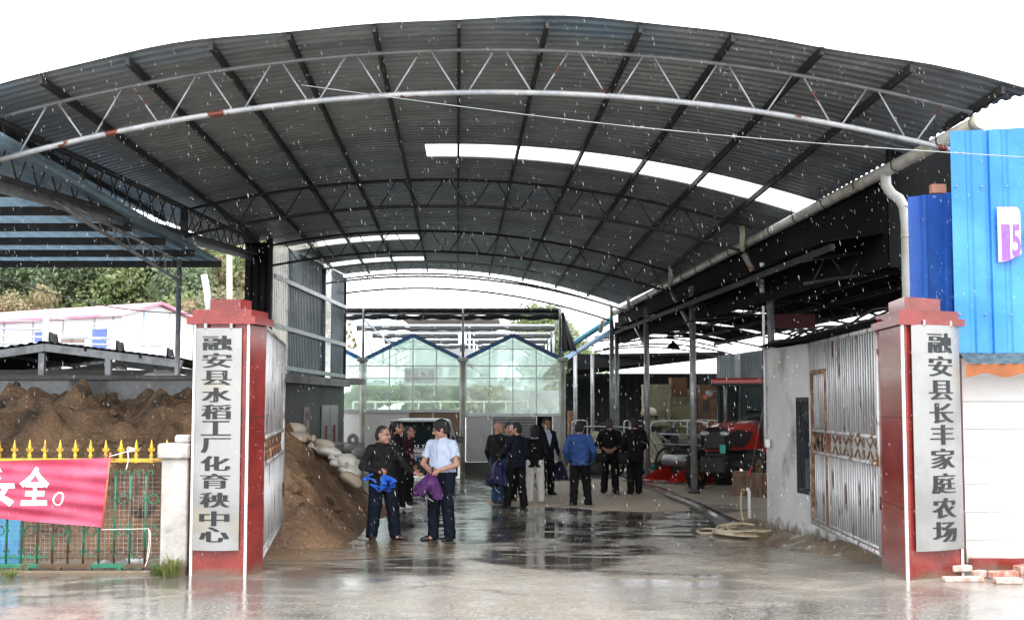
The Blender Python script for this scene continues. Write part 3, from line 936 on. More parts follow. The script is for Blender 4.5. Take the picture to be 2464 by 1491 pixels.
def put_text(mb, txt, org, ux, uz, nn, w, h, m=0, smear=0.0, off=0.0, layers=3):
    """letters fitted in a box w x h centred on org; ux, uz directions, nn outward normal. smear thickens the upright strokes (Song style)"""
    P, Fc = glyphs(txt, 1, off=off)
    if not P: return
    x0, x1 = min(p.x for p in P), max(p.x for p in P); y0, y1 = min(p.y for p in P), max(p.y for p in P)
    sx, sy = (w - smear) / (x1 - x0), h / (y1 - y0)
    org, ux, uz, nn = V(org), V(ux), V(uz), V(nn)
    L = layers if smear else 1
    for k in range(L):
        d = (k / (L - 1) - .5) * smear if L > 1 else 0
        mb.add([org + ux * ((p.x - (x0 + x1) / 2) * sx + d) + uz * ((p.y - (y0 + y1) / 2) * sy) + nn * (.0015 + .0007 * k) for p in P], Fc, m)

# ================================================================== red gate pillars with name boards
GRAN = mat('red_granite', (.225, .030, .025), .15, c2=(.16, .020, .017), s2=2.5, c3=(.29, .07, .055), s3=38, lo3=.62, hi3=.70, var=.16, vs=50, splash=(.26, .26, (.15, .085, .06)))
TRIM = mat('white_corner_trim', (.78, .77, .75), .4)
STEELP = mat('brushed_steel_plate', (.33, .33, .325), .33, .6, c2=(.26, .26, .25), s2=1.6, c3=(.36, .31, .22), s3=1.4, lo3=.60, hi3=.8, var=.03)
INK = mat('black_sign_lettering', (.012, .014, .016), .45, var=.1)
def pillar(pts, tops, label, name_label, chars, sx0, sx1, sy0, sy1, cs, cw, chh, smear, cx):
    """pts: plan corners FL FR BR BL"""
    fl, fr, br, bl = [V((p[0], p[1], 0)) for p in pts]
    cen = (fl + fr + br + bl) / 4
    t = thing('gate_pillar', (cen.x, cen.y, .28), label, 'gate pillar')
    def slab(z0, z1, g):
        q = [p + (p - cen).normalized() * g for p in (fl, fr, br, bl)]
        return MB().prism([V((p.x, p.y, z0)) for p in q], (0, 0, z1 - z0))
    zz = tops
    slab(.2, zz[0] - .002, 0).build('shaft', GRAN, t)
    cp = slab(zz[0], zz[1], .085).build('cap', GRAN, t)
    slab(zz[1] + .002, zz[2], .02).build('cap_course', GRAN, cp)
    slab(zz[2] + .002, zz[3], -.17).build('cap_block', GRAN, cp)
    for a, b in ((fl, fr), (fr, fl)):
        MB().box(V((a.x, a.y, (.26 + zz[0]) / 2)) + (b - a).normalized() * .012 + V((0, -.004, 0)), (.026, .03, zz[0] - .26)).build('corner_trim', TRIM, t)
    for zj in (1.02, 1.95):
        q = [p + (p - cen).normalized() * .0025 for p in (fl, fr, br, bl)]
        MB().prism([V((p.x, p.y, zj)) for p in q], (0, 0, .006)).build('tile_joint', DARKST, t)
    d = (fr - fl).normalized(); nn = V((d.y, -d.x, 0))
    if nn.y > 0: nn = -nn
    Yc = (fl.y + fr.y) / 2
    zt, zb = W(0, sy0, Yc).z, W(0, sy1, Yc).z
    # thin plate, bowed forwards, hung on two lugs
    b = thing('name_board', (0, 0, 0), name_label, 'sign')
    def plan(px):
        a, bb = fl, fr
        x = (px - 1232) / F
        u = (a.y * x - a.x) / ((bb.x - a.x) - (bb.y - a.y) * x)
        return a + (bb - a) * u
    def lean(v): return lerp(sx1[0], sx1[1], v), lerp(sx0[0], sx0[1], v)
    def face(u, v, e=0.0):
        r, l = lean(v); p = lerp(plan(l), plan(r), u)
        bow = .035 + .05 * (1 - (2 * u - 1) ** 2)
        return V((p.x, p.y, lerp(zt, zb, v))) + nn * (bow + e)
    o = face(.5, 1); b.location = o; ORG[b.name] = o
    mb = MB().grid(lambda u, v: face(u, v), 14, 10)
    mb.grid(lambda u, v: face(1 - u, v, -.006), 14, 10)
    pl = mb.build('plate', STEELP, b)
    mb = MB()
    for ch, cy in zip(chars, cs):
        v = (cy - sy0) / (sy1 - sy0)
        u = lerp(cx[0], cx[1], v)
        P, Fc = glyphs(ch, 1, off=-.004, cuts=True)
        x0, x1 = min(p.x for p in P), max(p.x for p in P); y0, y1 = min(p.y for p in P), max(p.y for p in P)
        wpl = (plan(lean(v)[0]) - plan(lean(v)[1])).length
        for k in range(4):
            dd = (k / 3 - .5) * smear
            pts_ = []
            for p in P:
                du = (((p.x - (x0 + x1) / 2) / (x1 - x0)) * (cw - smear) + dd) / wpl
                dv = -((p.y - (y0 + y1) / 2) / (y1 - y0)) * chh / (zt - zb)
                pts_.append(face(u + du, v + dv, .0035 + .0008 * k))
            mb.add(pts_, Fc, 0)
    mb.build('lettering', INK, b)
    for u in (.22, .78):
        MB().bbox(face(u, 0) + V((0, 0, .02)), (.03, .02, .06), .004).build('hanger', STEELP, b)
    return t
pillar([(-3.395, 13.3), (-2.795, 13.28), (-2.71, 13.72), (-3.32, 13.74)], [W(0, y, 13.3).z for y in (780, 762, 745, 718)],
       'red granite gate pillar on the open fence side, below the left canopy',
       'steel name board lettered 融安县水稻工厂化育秧中心 on the pillar beside the fence',
       '融安县水稻工厂化育秧中心', (474, 474), (583, 583), 790, 1322,
       [826, 868, 910, 951, 992, 1031, 1072, 1115, 1157, 1202, 1246, 1284], .325, .155, .031, (.487, .482))
pillar([(4.025, 12.88), (4.735, 13.25), (4.76, 13.9), (4.10, 13.98)], [W(0, y, 12.95).z for y in (782, 764, 745, 712)],
       'red granite gate pillar beside the white shop wall and blue sheet front',
       'steel name board lettered 融安县长丰家庭农场 on the pillar beside the white shop',
       '融安县长丰家庭农场', (2188, 2188), (2302, 2302), 783, 1322,
       [826, 882, 940, 995, 1047, 1104, 1163, 1222, 1278], .35, .208, .034, (.53, .54))

# ================================================================== iron gate leaves, swung open
RUSTY = mat('rusty_gate_tube', (.46, .46, .46), .42, .4, c2=(.18, .08, .04), s2=5.0, lo=.56, hi=.62, c3=(.10, .03, .02), s3=11, lo3=.6, hi3=.66, stretch=(1, 1, .35))
RUSTD = mat('brown_rusty_tube', (.16, .07, .035), .65, .3, c2=(.30, .20, .12), s2=7, var=.2)
GATEB = mat('grey_gate_bar', (.55, .55, .56), .4, .35, c2=(.36, .36, .36), s2=6, c3=(.10, .06, .045), s3=8, lo3=.59, hi3=.66, stretch=(1, 1, .2))
def gate(A, B, zb, zt, label, rail, door=None):
    """A hinge end, B free end (plan)"""
    A, B = V((*A, 0)), V((*B, 0)); d = B - A; L = d.length
    t = thing('gate_leaf', (A.x, A.y, zb), label, 'gate')
    P = lambda u, z: A + d * u + V((0, 0, z))
    mb = MB()
    mb.tube([P(0, zb), P(0, zt)], .028, 10); mb.tube([P(1, zb - .03), P(1, zt + .02)], .034, 10)
    mb.tube([P(0, zt), P(1, zt)], .028, 10); mb.tube([P(0, zb), P(1, zb)], .03, 10); mb.tube([P(0, zb + .06), P(1, zb + .06)], .018, 8)
    for z in rail: mb.tube([P(-.0, z), P(1.02, z)], .026, 10)
    mb.build('frame', RUSTY, t)
    n = int(L / .12)
    for i in range(1, n):
        u = i / n
        if door and door[0] - .02 < u < door[1] + .02 : pass
        mb = MB()
        mb.tube([P(u, zb + .02), P(u, rail[0])], .0125, 6); mb.tube([P(u, rail[1]), P(u, zt)], .0125, 6)
        mb.build('bar', GATEB, t)
    if door:
        mb = MB()
        for u in door: mb.bar(P(u, zb + .05), P(u, lerp(zb, zt, .84)), .06, .06)
        mb.bar(P(door[0], lerp(zb, zt, .84)), P(door[1], lerp(zb, zt, .84)), .06, .06)
        mb.build('wicket_frame', RUSTD, t)
    # scrolls between the rails
    zc, hh = (rail[0] + rail[1]) / 2, (rail[1] - rail[0]) / 2
    for s in range(int(L / .62)):
        u0 = (.12 + s * .62) / L
        mb = MB()
        for sg in (-1, 1):
            pts = [P(u0 + (.0 + .02 * math.cos(a)) / L, zc + sg * hh * .45 + .055 * math.sin(a)) for a in [R(k * 40) for k in range(8)]]
            pts += [P(u0 + .16 / L, zc + sg * hh * .75), P(u0 + .3 / L, zc + sg * hh * .1), P(u0 + .44 / L, zc + sg * hh * .75)]
            mb.tube(pts, .011, 6)
        mb.build('scroll', RUSTD, t)
    return t
gA, gB = W(2121, 1300, 14.0), W(1957, 1250, 17.8)
gate((gA.x, gA.y), (gB.x, gB.y), .43, 2.94, 'grey rusty iron gate leaf swung open along the plastered wall', (1.42, 1.72), (.72, .97))
gA, gB = W(628, 1300, 13.75), W(677, 1250, 17.8)
gate((gA.x, gA.y), (gB.x, gB.y), .43, 2.94, 'grey iron gate leaf swung open in front of the soil heap', (1.42, 1.72))

# ================================================================== plastered building behind the open gate
w0, w1 = V((4.16, 20.5, 0)), V((4.86, 14.2, 0))
bd = thing('plastered_outbuilding', ((w0.x + 8) / 2, 17.5, 0), 'small grey plastered outbuilding with a dark window behind the open gate', 'building')
def wp(t, z, o=0.0):
    p = lerp(w0, w1, t); return V((p.x - o, p.y, z))
ya, yb = 19.05, 17.95                     # window opening along the wall
ta, tb = (20.5 - ya) / 6.3, (20.5 - yb) / 6.3
za, zb_ = W(0, 1186, 18.5).z, W(0, 960, 18.5).z
mb = MB()
def panel(t0, t1, z0, z1): mb.prism([wp(t0, z0), wp(t1, z0), wp(t1, z1), wp(t0, z1)], (.2, 0, 0))
panel(0, ta, -.1, 2.98); panel(tb, 1, -.1, 2.99); panel(ta, tb, -.1, za); panel(ta, tb, zb_, 2.985)
mb.box((6.3, 20.42, 1.45), (4.0, .16, 3.05)); mb.box((9.2, 17.4, 1.4), (.2, 6.2, 3.1))
mb.build('wall', PLASTER, bd)
wf = MB()
for t in (ta, tb): wf.bar(wp(t, za, -.03), wp(t, zb_, -.03), .06, .06)
for z in (za, zb_): wf.bar(wp(ta, z, -.03), wp(tb, z, -.03), .06, .06)
wf.bar(wp((ta + tb) / 2, za, -.03), wp((ta + tb) / 2, zb_, -.03), .04, .04)
wi = wf.build('window', BLACK, bd)
MB().prism([wp(ta, za, -.06), wp(tb, za, -.06), wp(tb, zb_, -.06), wp(ta, zb_, -.06)], (.01, 0, 0)).build('pane', mat('dark_pane', (.03, .035, .04), .05, var=.3), wi)
mb = MB()
v, f = [], []
mb.grid(lambda u, v: V((lerp(4.0, 9.4, u), lerp(13.9, 20.7, v), 3.02 + .14 * u + .02 * math.sin(u * 150))), 90, 2, sm=False)
mb.build('roof', SHEETD, bd)
# tarpaulin and cables heaped on the roof edge
mb = MB()
for k in range(9):
    y0 = 20.3 - k * .1
    mb.tube([V((lerp(4.16, 4.8, i / 10) + .05 * k, lerp(20.4, 14.6, i / 10), 3.06 + .03 * k * (.5 + .5 * math.sin(k + i)) + .22 * (i / 10) * (k % 3) * .3)) for i in range(11)], .018, 6)
one('cable_bundle', mb, BLACK, 'bundle of black cables lying along the outbuilding roof edge', 'cables')
# conduit with a switch box
ct = thing('conduit', wp(.01, 1.2, .03), 'white plastic conduit ending in a switch box on the plaster wall corner', 'conduit')
MB().tube([wp(.012, W(0, 1070, 20.4).z, .04), wp(.012, W(0, 736, 20.4).z, .04)], .022, 8).build('pipe', WHITEP, ct)
c = W(1851, 1066, 20.2); MB().bbox((c.x - .03, 20.2, c.z), (.06, .15, .13), .008).build('switch_box', WHITEP, ct)
MB().tube([wp(.02, 3.0, .08), wp(.015, 2.2, .07), wp(.018, 1.3, .09), wp(.01, .6, .09)], .008, 5).build('cable', BLACK, ct)

# silt bank along the wall foot
def hump(name, fn, x0, x1, y0, y1, nx, ny, mats, label, cat, mi=None):
    vs = []; fs = []
    for j in range(ny + 1):
        for i in range(nx + 1):
            x, y = lerp(x0, x1, i / nx), lerp(y0, y1, j / ny); vs.append((x, y, 0))
    vs = np.array(vs); vs[:, 2] = fn(vs[:, 0], vs[:, 1])
    g = np.interp(vs[:, 1], _gy, _gz)
    ok = vs[:, 2] > g - .02
    fs = np.array([(j * (nx + 1) + i, j * (nx + 1) + i + 1, (j + 1) * (nx + 1) + i + 1, (j + 1) * (nx + 1) + i) for j in range(ny) for i in range(nx)])
    fs = fs[ok[fs].any(1)]
    c = vs.mean(0); c[2] = 0
    u, inv = np.unique(fs, return_inverse=True)
    o = quads(name, vs[u] - c, inv.reshape(fs.shape), mats, smooth=True)
    o.location = c; ORG[o.name] = V(c)
    return tag(o, label, cat)
SILT = mat('wet_silt', (.19, .135, .085), .45, c2=(.12, .085, .055), s2=2.5, c3=(.34, .33, .30), s3=2.2, lo3=.60, hi3=.64, var=.25, vs=30, bump=.5, bs=40, r2=.2)
def bank(x, y):
    xw = np.interp(y, [14.2, 20.5], [4.86, 4.16])
    d = (xw - x)
    p = np.stack([x, y, x * 0], -1)
    g = np.interp(y, _gy, _gz)
    return g - .03 + .17 * np.clip(1 - np.abs(d - .12) / (.55 + .3 * vn(p, .8)), 0, 1) ** .8 + .05 * fbm(p, 3.0, 4) * np.clip(1 - d / .9, 0, 1)
hump('silt_bank', bank, 3.2, 5.1, 14.1, 21.2, 60, 160, SILT, 'low bank of wet brown silt along the plastered wall foot', 'silt bank')

# tap stand, hose
tp = G(1804, 1262)
t = thing('tap_stand', tp, 'white plastic standpipe with a brass tap at the wall corner', 'tap')
Yt = tp.y
MB().tube([V((tp.x, Yt, tp.z - .02)), V((tp.x, Yt, W(0, 1182, Yt).z)), V((tp.x - .015, Yt, W(0, 1177, Yt).z)), V((tp.x - .05, Yt, W(0, 1175, Yt).z))], .03, 10).build('pipe', WHITEP, t)
BRASS = mat('brass', (.45, .33, .14), .35, .9)
zt_ = W(0, 1176, Yt).z
MB().tube([(tp.x - .04, Yt, zt_), (tp.x - .13, Yt, zt_)], .017, 8).tube([(tp.x - .13, Yt, zt_ + .005), (tp.x - .135, Yt, zt_ - .05)], .014, 8).build('tap', BRASS, t)
MB().bar((tp.x - .12, Yt, zt_ + .045), (tp.x - .05, Yt, zt_ + .05), .02, .012).tube([(tp.x - .09, Yt, zt_), (tp.x - .09, Yt, zt_ + .05)], .007, 6).build('handle', mat('green_handle', (.03, .22, .16), .5), t)
HOSE = mat('cream_hose', (.58, .48, .34), .5, c2=(.45, .36, .25), s2=6)
hc_ = G(1795, 1285)
pts = [V((tp.x - .135, Yt, zt_ - .05)), V((tp.x - .15, Yt, zt_ - .25)), V((tp.x - .15, Yt - .03, tp.z + .2)), V((tp.x - .12, Yt - .1, tp.z + .06))]
rr = random.Random(3)
for k in range(190):
    a = k * .33
    rx, ry = .42 + .10 * math.sin(k * .11) + rr.uniform(-.03, .03), .55 + .12 * math.cos(k * .07)
    hgt = .03 + .10 * (.5 + .5 * math.sin(k * .09)) * (1 - abs(math.cos(a)) * .5)
    pts.append(V((hc_.x + rx * math.cos(a) + .05 * math.sin(k * .05), hc_.y + ry * math.sin(a), zg(hc_.y + ry * math.sin(a)) + hgt)))
l0 = pts[-1]
for q in ((1740, 1281), (1700, 1274), (1672, 1280), (1690, 1288), (1730, 1285), (1748, 1279)):
    g = G(*q); pts.append(g + V((0, 0, .03)))
# smooth the path
def smooth(p, it=2):
    for _ in range(it):
        q = [p[0]]
        for a, b in zip(p, p[1:]): q += [lerp(a, b, .25), lerp(a, b, .75)]
        p = q + [p[-1]]
    return p
one('garden_hose', MB().tube(smooth(pts, 1), .017, 6), HOSE, 'cream hose coiled on the ground below the tap', 'hose')
g0, g1 = G(1897, 1278), G(1940, 1295)
one('hose_end', MB().tube(smooth([g0 + V((.02, .2, .1)), g0 + V((0, 0, .1)), lerp(g0, g1, .5) + V((0, 0, .06)), g1 + V((0, 0, .06))], 2), .017, 6), HOSE, 'short loose hose length lying on the silt bank', 'hose')

# ================================================================== shop front on the right
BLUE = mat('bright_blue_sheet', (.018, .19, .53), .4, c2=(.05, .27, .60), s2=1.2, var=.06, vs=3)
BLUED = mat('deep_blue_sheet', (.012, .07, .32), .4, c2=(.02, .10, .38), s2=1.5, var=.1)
shop = thing('shop', (6.5, 14, .3), 'white walled shop with bright blue sheet front beside the right gate pillar', 'shop')
Yb = 13.62
X0 = (2300 - 1232) * Yb / F
zt0, zb0 = W(0, 316, Yb).z, W(0, 849, Yb).z
prof = ((0, 0), (.0, 1), (.06, 1), (.09, 0), (.28, 0), (.32, .35), (.36, .35), (.40, 0), (.62, 0), (.66, .35), (.70, .35), (.74, 0))
v, f = corr((X0, Yb), (X0 + 3.2, Yb), zb0, lambda t: zt0 + .16 * t, .74, -.035, [(.0, 0)] + [(a / .74, -b) for a, b in ((.02, 0), (.16, 0), (.18, -.5), (.22, -.5), (.24, 0), (.36, 0), (.37, -1), (.42, -1), (.43, 0), (.56, 0), (.58, -.5), (.62, -.5), (.64, 0), (.735, 0))])
mb = MB().add(v, f); fp = mb.build('front_sheet', BLUE, shop)
mb = MB()
for k in range(9):
    mb.ell((X0 + .05 + k * .28, Yb - .02, zb0 + .42), (.012, .012, .012), 6, 4); mb.ell((X0 + .05 + k * .28, Yb - .02, zt0 - .62), (.012, .012, .012), 6, 4)
mb.build('screw_row', STEELP, fp)
v, f = corr(((2193 - 1232) * 14.25 / F, 14.25), ((2312 - 1232) * 14.25 / F, 14.25), 2.4, lambda t: W(0, lerp(474, 462, t), 14.25).z, .27, .05, ((0, 0), (.5, 0), (.58, 1), (.72, 1), (.8, 0)))
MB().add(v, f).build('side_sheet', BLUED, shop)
MB().box((X0 - .02, 14.0, W(0, 455, 14).z), (.16, .1, .1)).build('wood_block', mat('wood_block', (.35, .17, .11), .7), shop)
MB().box(((X0 + .1 + 8.2) / 2, 13.78, (.42 + zb0) / 2 - .05), (8.2 - X0 - .1, .1, zb0 - .42)).build('wall', mat('white_tiled_wall', (.82, .82, .81), .5, c2=(.76, .76, .75), s2=1.5, var=.03, bump=.05, bs=6, splash=(.35, .3, (.45, .42, .38))), shop)
mb = MB()
for k in range(6):
    z = .62 + k * .30
    mb.box((6.3, 13.727, z), (3.2, .004, .006))
mb.build('joint_lines', CONC, shop)
MB().box(((X0 + .12 + 8.2) / 2, 13.76, .33), (8.2 - X0 - .12, .12, .19)).build('plinth', GRAN, shop)
mb = MB()
za1, za2 = W(0, 849, 13.55).z, W(0, 874, 13.35).z
mb.grid(lambda u, v: V((lerp(X0 + .02, X0 + 3.2, u), lerp(13.58, 13.3, v), lerp(za1, za2, v) + .008 * math.sin(u * 150))), 200, 2)
mb.build('awning', mat('teal_awning_sheet', (.04, .065, .07), .5, c2=(.07, .095, .10), s2=8), shop)
mb = MB()
zv0 = za2 - .005
mb.grid(lambda u, v: V((lerp(X0 - .01, X0 + 3.2, u), 13.31 + .006 * math.sin(u * 60), zv0 - v * (.10 + .045 * (.5 + .5 * math.cos(u * 3.2 * 2 * math.pi / .42))))), 160, 3)
mb.build('valance', mat('orange_valance', (.32, .10, .028), .6, c2=(.26, .08, .022), s2=3), shop)
# painted telephone number, mostly outside the picture
mb = MB()
xa = (2405 - 1232) * Yb / F; zc0, zc1 = W(0, 500, Yb).z, W(0, 632, Yb).z
yv = Yb - .052
H = zc0 - zc1
def dq(x0, x1, z0, z1, m, e): mb.add([(xa + x0, yv - e, zc1 + z0), (xa + x1, yv - e, zc1 + z0), (xa + x1, yv - e, zc1 + z1), (xa + x0, yv - e, zc1 + z1)], [(0, 1, 2, 3)], m)
mb.add([(xa, yv, zc1), (xa + .10, yv, zc1 + .015), (xa + .25, yv, zc1 + .09), (xa + .25, yv, zc1 + H - .04), (xa + .22, yv, zc0), (xa, yv, zc0)], [(0, 1, 2, 3, 4, 5)], 1)
mb.add([(xa + .02, yv - .002, zc1 + .02), (xa + .10, yv - .002, zc1 + .03), (xa + .25, yv - .002, zc1 + .095), (xa + .25, yv - .002, zc1 + H - .05), (xa + .21, yv - .002, zc0 - .02), (xa + .02, yv - .002, zc0 - .02)], [(0, 1, 2, 3, 4, 5)], 0)
put_text(mb, '1', (xa + .085, yv - .002, zc1 + H * .36), (1, 0, 0), (0, 0, 1), (0, -1, 0), .10, H * .66, 2, off=.0)
put_text(mb, '5', (xa + .20, yv - .002, zc1 + H * .39), (1, 0, 0), (0, 0, 1), (0, -1, 0), .10, H * .6, 2, off=.03)
put_text(mb, '9', (xa + .40, yv - .002, zc1 + H * .36), (1, 0, 0), (0, 0, 1), (0, -1, 0), .16, H * .66, 2, off=.02)
mb.add([(xa + .33 + .0, yv, zc1 + H * .8), (xa + .36, yv, zc1 + H * .98), (xa + .44, yv, zc0), (xa + .46, yv, zc1 + H * .75)], [(0, 1, 2, 3)], 0)
mb.build('phone_number', [mat('decal_white', (.85, .85, .87), .5, var=.03), mat('decal_pink', (.85, .45, .72), .5), mat('decal_purple', (.24, .10, .62), .5)], fp)

# bricks and a dead tuft at the wall foot
BR1 = mat('whitewashed_brick', (.55, .45, .40), .8, c2=(.40, .22, .17), s2=9, var=.2); BR2 = mat('red_brick', (.36, .13, .09), .8, c2=(.50, .38, .33), s2=8, var=.2)
for px, py, sz, rz, ml, lab in ((2312, 1379, (.22, .10, .07), .1, BR1, 'whitewashed brick lying on a flat slab beside the dead grass'), (2317, 1391, (.40, .12, .05), .05, BR1, 'flat pale slab lying under the whitewashed brick'),
                           (2357, 1383, (.15, .1, .08), .7, BR1, 'broken brick lump between the slab and the red brick'), (2413, 1384, (.30, .12, .08), .12, BR2, 'long reddish brick at the foot of the white shop wall'),
                           (2425, 1396, (.26, .12, .06), -.05, BR1, 'thin grey tile lying in front of the red brick'), (2464, 1374, (.22, .12, .10), .5, BR2, 'red brick leaning on the shop plinth at the photo edge')):
    g = G(px, py + 6)
    o = one('brick', MB().bbox(g + V((0, 0, sz[2] / 2 - .005 + (.05 if py == 1379 else 0))), sz, .012, rz), ml, lab, 'brick')
def tuft(name, c, n, h, spread, m, label, cat='grass tuft', seed=1):
    r = random.Random(seed); mb = MB()
    for _ in range(n):
        a = r.uniform(0, 6.28); d = r.uniform(0, spread * .4); l = r.uniform(.5, 1) * h; ln = r.uniform(.2, 1) * spread
        b = V((c.x + d * math.cos(a), c.y + d * math.sin(a), c.z)); w = .006
        t = V((-math.sin(a), math.cos(a), 0)) * w
        m1 = b + V((math.cos(a) * ln * .4, math.sin(a) * ln * .4, l * .7)); e = b + V((math.cos(a) * ln, math.sin(a) * ln, l * r.uniform(.6, 1.05)))
        mb.add([b - t, b + t, m1 + t * .8, m1 - t * .8, e], [(0, 1, 2, 3), (3, 2, 4)])
    return one(name, mb, m, label, cat)
DRYG = mat('dead_grass', (.42, .25, .10), .8, c2=(.30, .16, .07), s2=9); GRN = mat('green_grass', (.12, .17, .04), .7, c2=(.22, .22, .07), s2=6, trans=.3)
tuft('dead_grass_tuft', G(2268, 1384), 110, .22, .24, DRYG, 'tangle of dead brown grass at the right pillar foot', seed=4)
tuft('grass_tuft', G(410, 1386), 130, .26, .2, GRN, 'green grass tuft at the foot of the small concrete pier', seed=5)
tuft('grass_tuft', G(382, 1383), 60, .16, .15, GRN, 'smaller green grass tuft between fence end and pier', seed=6)
tuft('grass_tuft', G(22, 1388), 50, .12, .2, GRN, 'thin grass tuft in front of the fence at the photo edge', seed=7)

# ================================================================== concrete pier and iron fence on the left
Yp = 13.45
xa, xb = (394 - 1232) * Yp / F, (458 - 1232) * Yp / F
pr = thing('concrete_pier', ((xa + xb) / 2, Yp + .15, .28), 'short pale concrete pier between fence and red pillar', 'pier')
PALE = mat('pale_concrete', (.50, .48, .45), .8, c2=(.36, .35, .32), s2=2.0, c3=(.20, .17, .13), s3=3, lo3=.64, hi3=.72, var=.12, bump=.3, bs=35, splash=(.28, .3, (.16, .12, .08)))
zc = W(0, 1104, Yp).z
mb = MB().bbox(((xa + xb) / 2, Yp + .15, (zc + .2) / 2), (xb - xa, .3, zc - .2), .012); mb.build('shaft', PALE, pr)
MB().bbox(((xa + xb) / 2 - .01, Yp + .14, (zc + W(0, 1066, Yp).z) / 2), (xb - xa + .06, .36, W(0, 1066, Yp).z - zc - .002), .02).build('cap', PALE, pr)
MB().bbox(((xa + xb) / 2 + .06, Yp + .15, W(0, 1056, Yp).z), (.17, .2, .09), .02).build('cap_block', PALE, pr)

Yf = 13.55
fx = lambda px: (px - 1232) * Yf / F
fz = lambda py: W(0, py, Yf).z
YEL = mat('yellow_paint', (.62, .40, .03), .45, c2=(.45, .27, .03), s2=6, c3=(.25, .12, .04), s3=12, lo3=.62, hi3=.68)
GREEN = mat('green_paint', (.014, .13, .072), .45, c2=(.025, .18, .10), s2=6, c3=(.085, .05, .025), s3=3, lo3=.50, hi3=.56)
fe = thing('iron_fence', (fx(150), Yf, .3), 'green iron fence with yellow rail and spear tips carrying the banner', 'fence')
MB().bbox((fx(120), Yf, fz(1107)), (fx(397) - fx(-157), .045, .042), .004).build('top_rail', YEL, fe)
MB().bbox((fx(115), Yf, fz(1360)), (fx(390) - fx(-160), .05, .045), .004).build('bottom_rail', GREEN, fe)
MB().bbox((fx(115), Yf, fz(1340)), (fx(390) - fx(-160), .02, .02), .003).build('lower_rail', GREEN, fe)
tipx = [5 + i * 36.45 - .0 for i in range(-3, 12)]
for px in tipx:
    x = fx(px)
    mb = MB()
    mb.lathe((x, Yf, fz(1107)), [(.016, -.03), (.024, -.02), (.018, .03), (.016, .035), (.026, .05), (.016, .065), (.013, .09), (.018, .10), (.022, .13), (.012, .18), (.003, .225)], 8)
    for s in (-1, 1):
        mb.tube([(x, Yf, fz(1107) + .095), (x + s * .022, Yf, fz(1107) + .10), (x + s * .034, Yf, fz(1107) + .118), (x + s * .028, Yf, fz(1107) + .13)], [.008, .008, .007, .004], 6)
    mb.build('spear_tip', YEL, fe)
barx = [29 + i * 36.6 for i in range(-3, 10)]
for i, px in enumerate(barx):
    x = fx(px); mb = MB()
    mb.tube([(x, Yf, fz(1355)), (x, Yf, fz(1143))], .013, 8)
    for s in (-1, 1):
        mb.tube([(x, Yf, fz(1143)), (x + s * .02, Yf, fz(1136)), (x + s * .05, Yf, fz(1131)), (x + s * .078, Yf, fz(1136)), (x + s * .07, Yf, fz(1142)), (x + s * .055, Yf, fz(1139))], .007, 6)
        mb.tube([(x, Yf, fz(1328)), (x + s * .02, Yf, fz(1338)), (x + s * .05, Yf, fz(1343)), (x + s * .08, Yf, fz(1337)), (x + s * .068, Yf, fz(1331))], .007, 6)
        mb.tube([(x + s * .01, Yf, fz(1326)), (x + s * .028, Yf, fz(1322)), (x + s * .03, Yf, fz(1328))], .007, 6)
    for y in (1200, 1276): mb.bbox((x, Yf, fz(y)), (.04, .035, .02), .004); mb.bbox((x, Yf, fz(y - 12)), (.035, .03, .01), .003)
    mb.build('bar', GREEN, fe)
    if i % 2 == 0:
        for y in (1200, 1276):
            c = V((fx(px + 18.3), Yf, fz(y)))
            MB().tube([c + V((.052 * math.cos(R(k * 24)), 0, .052 * math.sin(R(k * 24)))) for k in range(15)], .0075, 6, closed=True).build('ring', GREEN, fe)
for px in (10, 80, 155, 228, 300, 350): MB().bbox((fx(px), Yf, fz(1366)), (.05, .06, .05), .006).build('foot', GREEN, fe)
MB().bbox((fx(100), Yf + .05, .285), (fx(392) - fx(-160), .22, .06), .01).build('kerb', PALE, fe)
# chicken wire behind the bars
mb = MB(); st = .05
for k in range(int((fx(390) - fx(-150)) / st)):
    x = fx(-150) + k * st; mb.bar((x, Yf + .05, fz(1352)), (x, Yf + .05, fz(1128)), .0018, .0018)
for k in range(int((fz(1128) - fz(1352)) / st)):
    z = fz(1352) + k * st; mb.bar((fx(-150), Yf + .05, z), (fx(390), Yf + .05, z), .0018, .0018)
mb.build('wire_mesh', GATEB, fe)

# banner
Yn = 13.46
BAN = mat('pink_red_banner_cloth', (.60, .07, .14), .6, c2=(.66, .12, .21), s2=2, var=.05, trans=.25)
bx = lambda px: (px - 1232) * Yn / F
bz = lambda py: W(0, py, Yn).z
bn = thing('banner', (bx(120), Yn, bz(1255)), 'pink red cloth banner lettered 安全。 tied on the fence', 'banner')
def bp_(u, v, e=0.0):
    px = lerp(lerp(-160, 274, u), lerp(-160, 256, u), v)
    top = lerp(1113, 1101, u); bot = lerp(1232, 1268, u)
    py = lerp(top, bot, v)
    w = .012 * math.sin(v * 16 + u * 4) + .010 * math.sin(v * 31 - u * 7) + .014 * math.sin(u * 9 + v * 3) + .02 * math.sin(v * math.pi) * (.4 + .6 * u)
    return V((bx(px), Yn - w - e, bz(py)))
MB().grid(lambda u, v: bp_(u, v), 80, 40).build('cloth', BAN, bn)
mb = MB()
